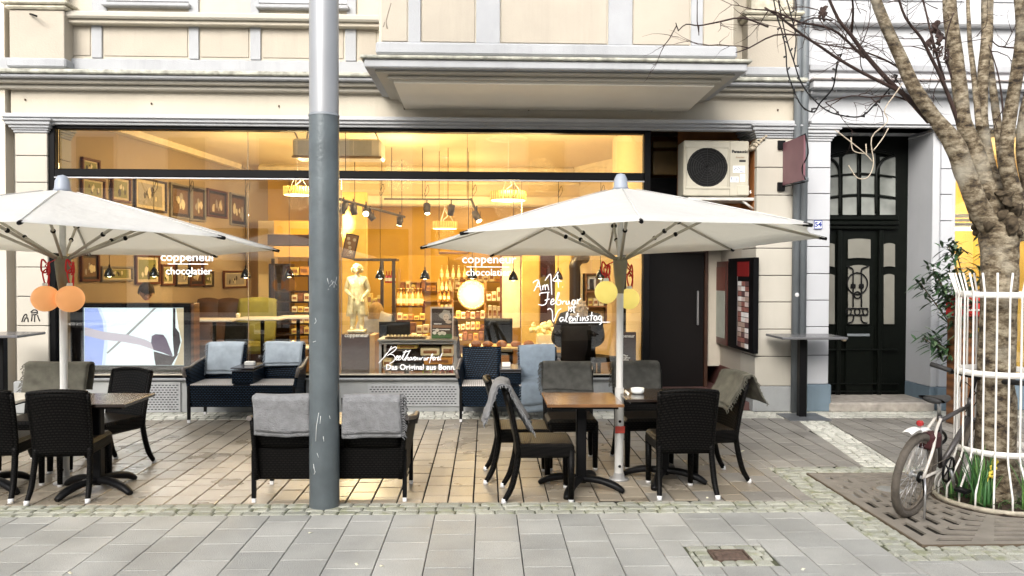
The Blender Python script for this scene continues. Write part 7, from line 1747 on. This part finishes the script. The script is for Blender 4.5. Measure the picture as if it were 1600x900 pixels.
wheel(0,'rear'); WB=1.04; wheel(WB,'front')
FRM=mat('dark_frame_paint',(.05,.045,.045),.35,var=.2); FRW=mat('white_frame_paint',(.50,.47,.43),.35,var=.15,scale=12)
BB=Vector((.42,0,.30)); SE=Vector((.27,0,.72)); HT=Vector((.80,0,.76)); HB=Vector((.84,0,.64))
q=MB(); q.tube([BB,SE],.017,10); q.tube([SE+Vector((.02,0,-.05)),HT-Vector((0,0,.02))],.016,10); q.tube([BB,HB],.021,10); q.tube([HT+Vector((-.01,0,.03)),HB],.022,10)
q.obj('frame',FRM,bk)
q=MB()
for s_ in (-1,1): q.tube(smooth_line([(.0,s_*.06,RW),(.10,s_*.058,.50),(.18,s_*.03,.62),(.26,s_*.018,.70)],4),.011,8); q.tube([(.0,s_*.06,RW),(.40,s_*.03,.30)],.010,8)
q.obj('rear_stay',FRW,bk)
q=MB()
for s_ in (-1,1): q.tube([(WB,s_*.055,RW),(.88,s_*.05,.62)],.014,8)
q.tube([(.88,-.06,.62),(.88,.06,.62)],.016,8); q.tube([(.88,0,.62),(.79,0,.80)],.014,8); q.obj('fork',FRM,bk)
q=MB(); q.tube([(.79,0,.80),(.84,0,.955)],.016,8); q.tube([(.84,-.32,.985),(.84,-.1,.955),(.84,.1,.955),(.84,.32,.985)],.013,8); hb_=q.obj('handlebar',BLACKM,bk)
for s_ in (-1,1): q=MB(); q.tube([(.84,s_*.18,.967),(.83,s_*.34,.99)],.02,8); q.tube([(.86,s_*.15,.96),(.90,s_*.22,.93)],.007,6); q.obj('grip',mat('black_rubber',(.02,.02,.02),.7),hb_)
q=MB(); q.tube([SE,(.235,0,.82)],.014,8); q.obj('seatpost',STEEL,bk)
q=MB()
def sad(u,v): a=v*2*PI; w=.075*(1-u)**.7+.022; return (.10+u*.27,w*math.cos(a),.845+.018*math.sin(a)+.012*(1-u)**2)
q.grid(sad,10,14,0); q.sphere((.11,0,.85),.07,10,7,(.3,1.0,.35)); q.obj('saddle',MATS['black_rubber'],bk)
q=MB()   # mudguard
def mud(u,v): a=R(75+u*48); r_=RW+.045+ (.09*max(0,u-.55)); return (r_*math.cos(a),(v-.5)*.062,RW+r_*math.sin(a)+(.02 if u>.5 else 0)-.012*(2*v-1)**2)
q.grid(mud,12,6,.006); q.obj('rear_mudguard',mat('white_mudguard',(.78,.78,.76),.35),bk)
q=MB(); q.box(-.055,-.01,-.022,.022,.672,.715,.012); q.obj('rear_light',mat('red_reflector',(.32,.02,.02),.25),bk)
q=MB(); q.lathe([(.085,-.006),(.10,-.006),(.10,.006),(.085,.006),(.085,-.006)],(.42,-.06,.30),28,ax='y')
for k in range(5): a=k*2*PI/5; q.tube([(.42,-.06,.30),(.42+.09*math.cos(a),-.06,.30+.09*math.sin(a))],.006,6)
q.obj('chainring',BLACKM,bk)
for s_,a in ((-1,R(-60)),(1,R(120))):
    q=MB(); e=Vector((.42+.17*math.cos(a),s_*.09,.30+.17*math.sin(a))); q.tube([(.42,s_*.075,.30),e],.010,8); cr=q.obj('crank',STEEL,bk); q=MB(); q.box(e.x-.045,e.x+.045,min(s_*.10,s_*.19),max(s_*.10,s_*.19),e.z-.012,e.z+.012,.004); q.obj('pedal',BLACKM,cr)
q=MB(); q.lathe([(.02,-.045),(.045,-.042),(.04,-.03),(.02,-.03)],(0,0,RW),16,ax='y'); q.tube([(0,-.06,RW-.01),(.04,-.065,RW-.10),(.06,-.06,RW-.14)],.010,6); q.obj('derailleur',BLACKM,bk)
q=MB(); q.tube([(.0,-.045,RW+.045),(.42,-.06,.40)],.004,4); q.tube([(.06,-.06,RW-.14),(.42,-.06,.20)],.004,4); q.obj('chain',mat('chain_steel',(.15,.13,.1),.4,metal=.6),bk)
q=MB(); q.tube([(.0,-.07,RW),(-.03,-.10,.22),(-.06,-.13,.035)],.008,6); q.obj('kickstand',STEEL,bk)
q=MB(); q.tube(smooth_line([(.84,.1,.86),(.92,.12,.9),(.93,0,.8),(.85,0,.7)],5),.004,5); q.tube(smooth_line([(.84,-.12,.86),(.90,-.12,.93),(.95,.02,.82),(.80,.02,.68)],5),.004,5); q.obj('brake_cable',BLACKM,bk)
q=MB(); q.box(.10,.26,-.05,.05,.48,.60,.02); q.obj('frame_bag',mat('dark_red_bag',(.045,.005,.007),.7),bk)
q=MB(); q.tube(smooth_line([(.20,.03,.5),(.35,.06,.42),(.5,.02,.5),(.3,0,.6),(.2,.03,.5)],6),.011,7); q.obj('cable_lock',BLACKM,bk)
# crumpled paper on the grate border
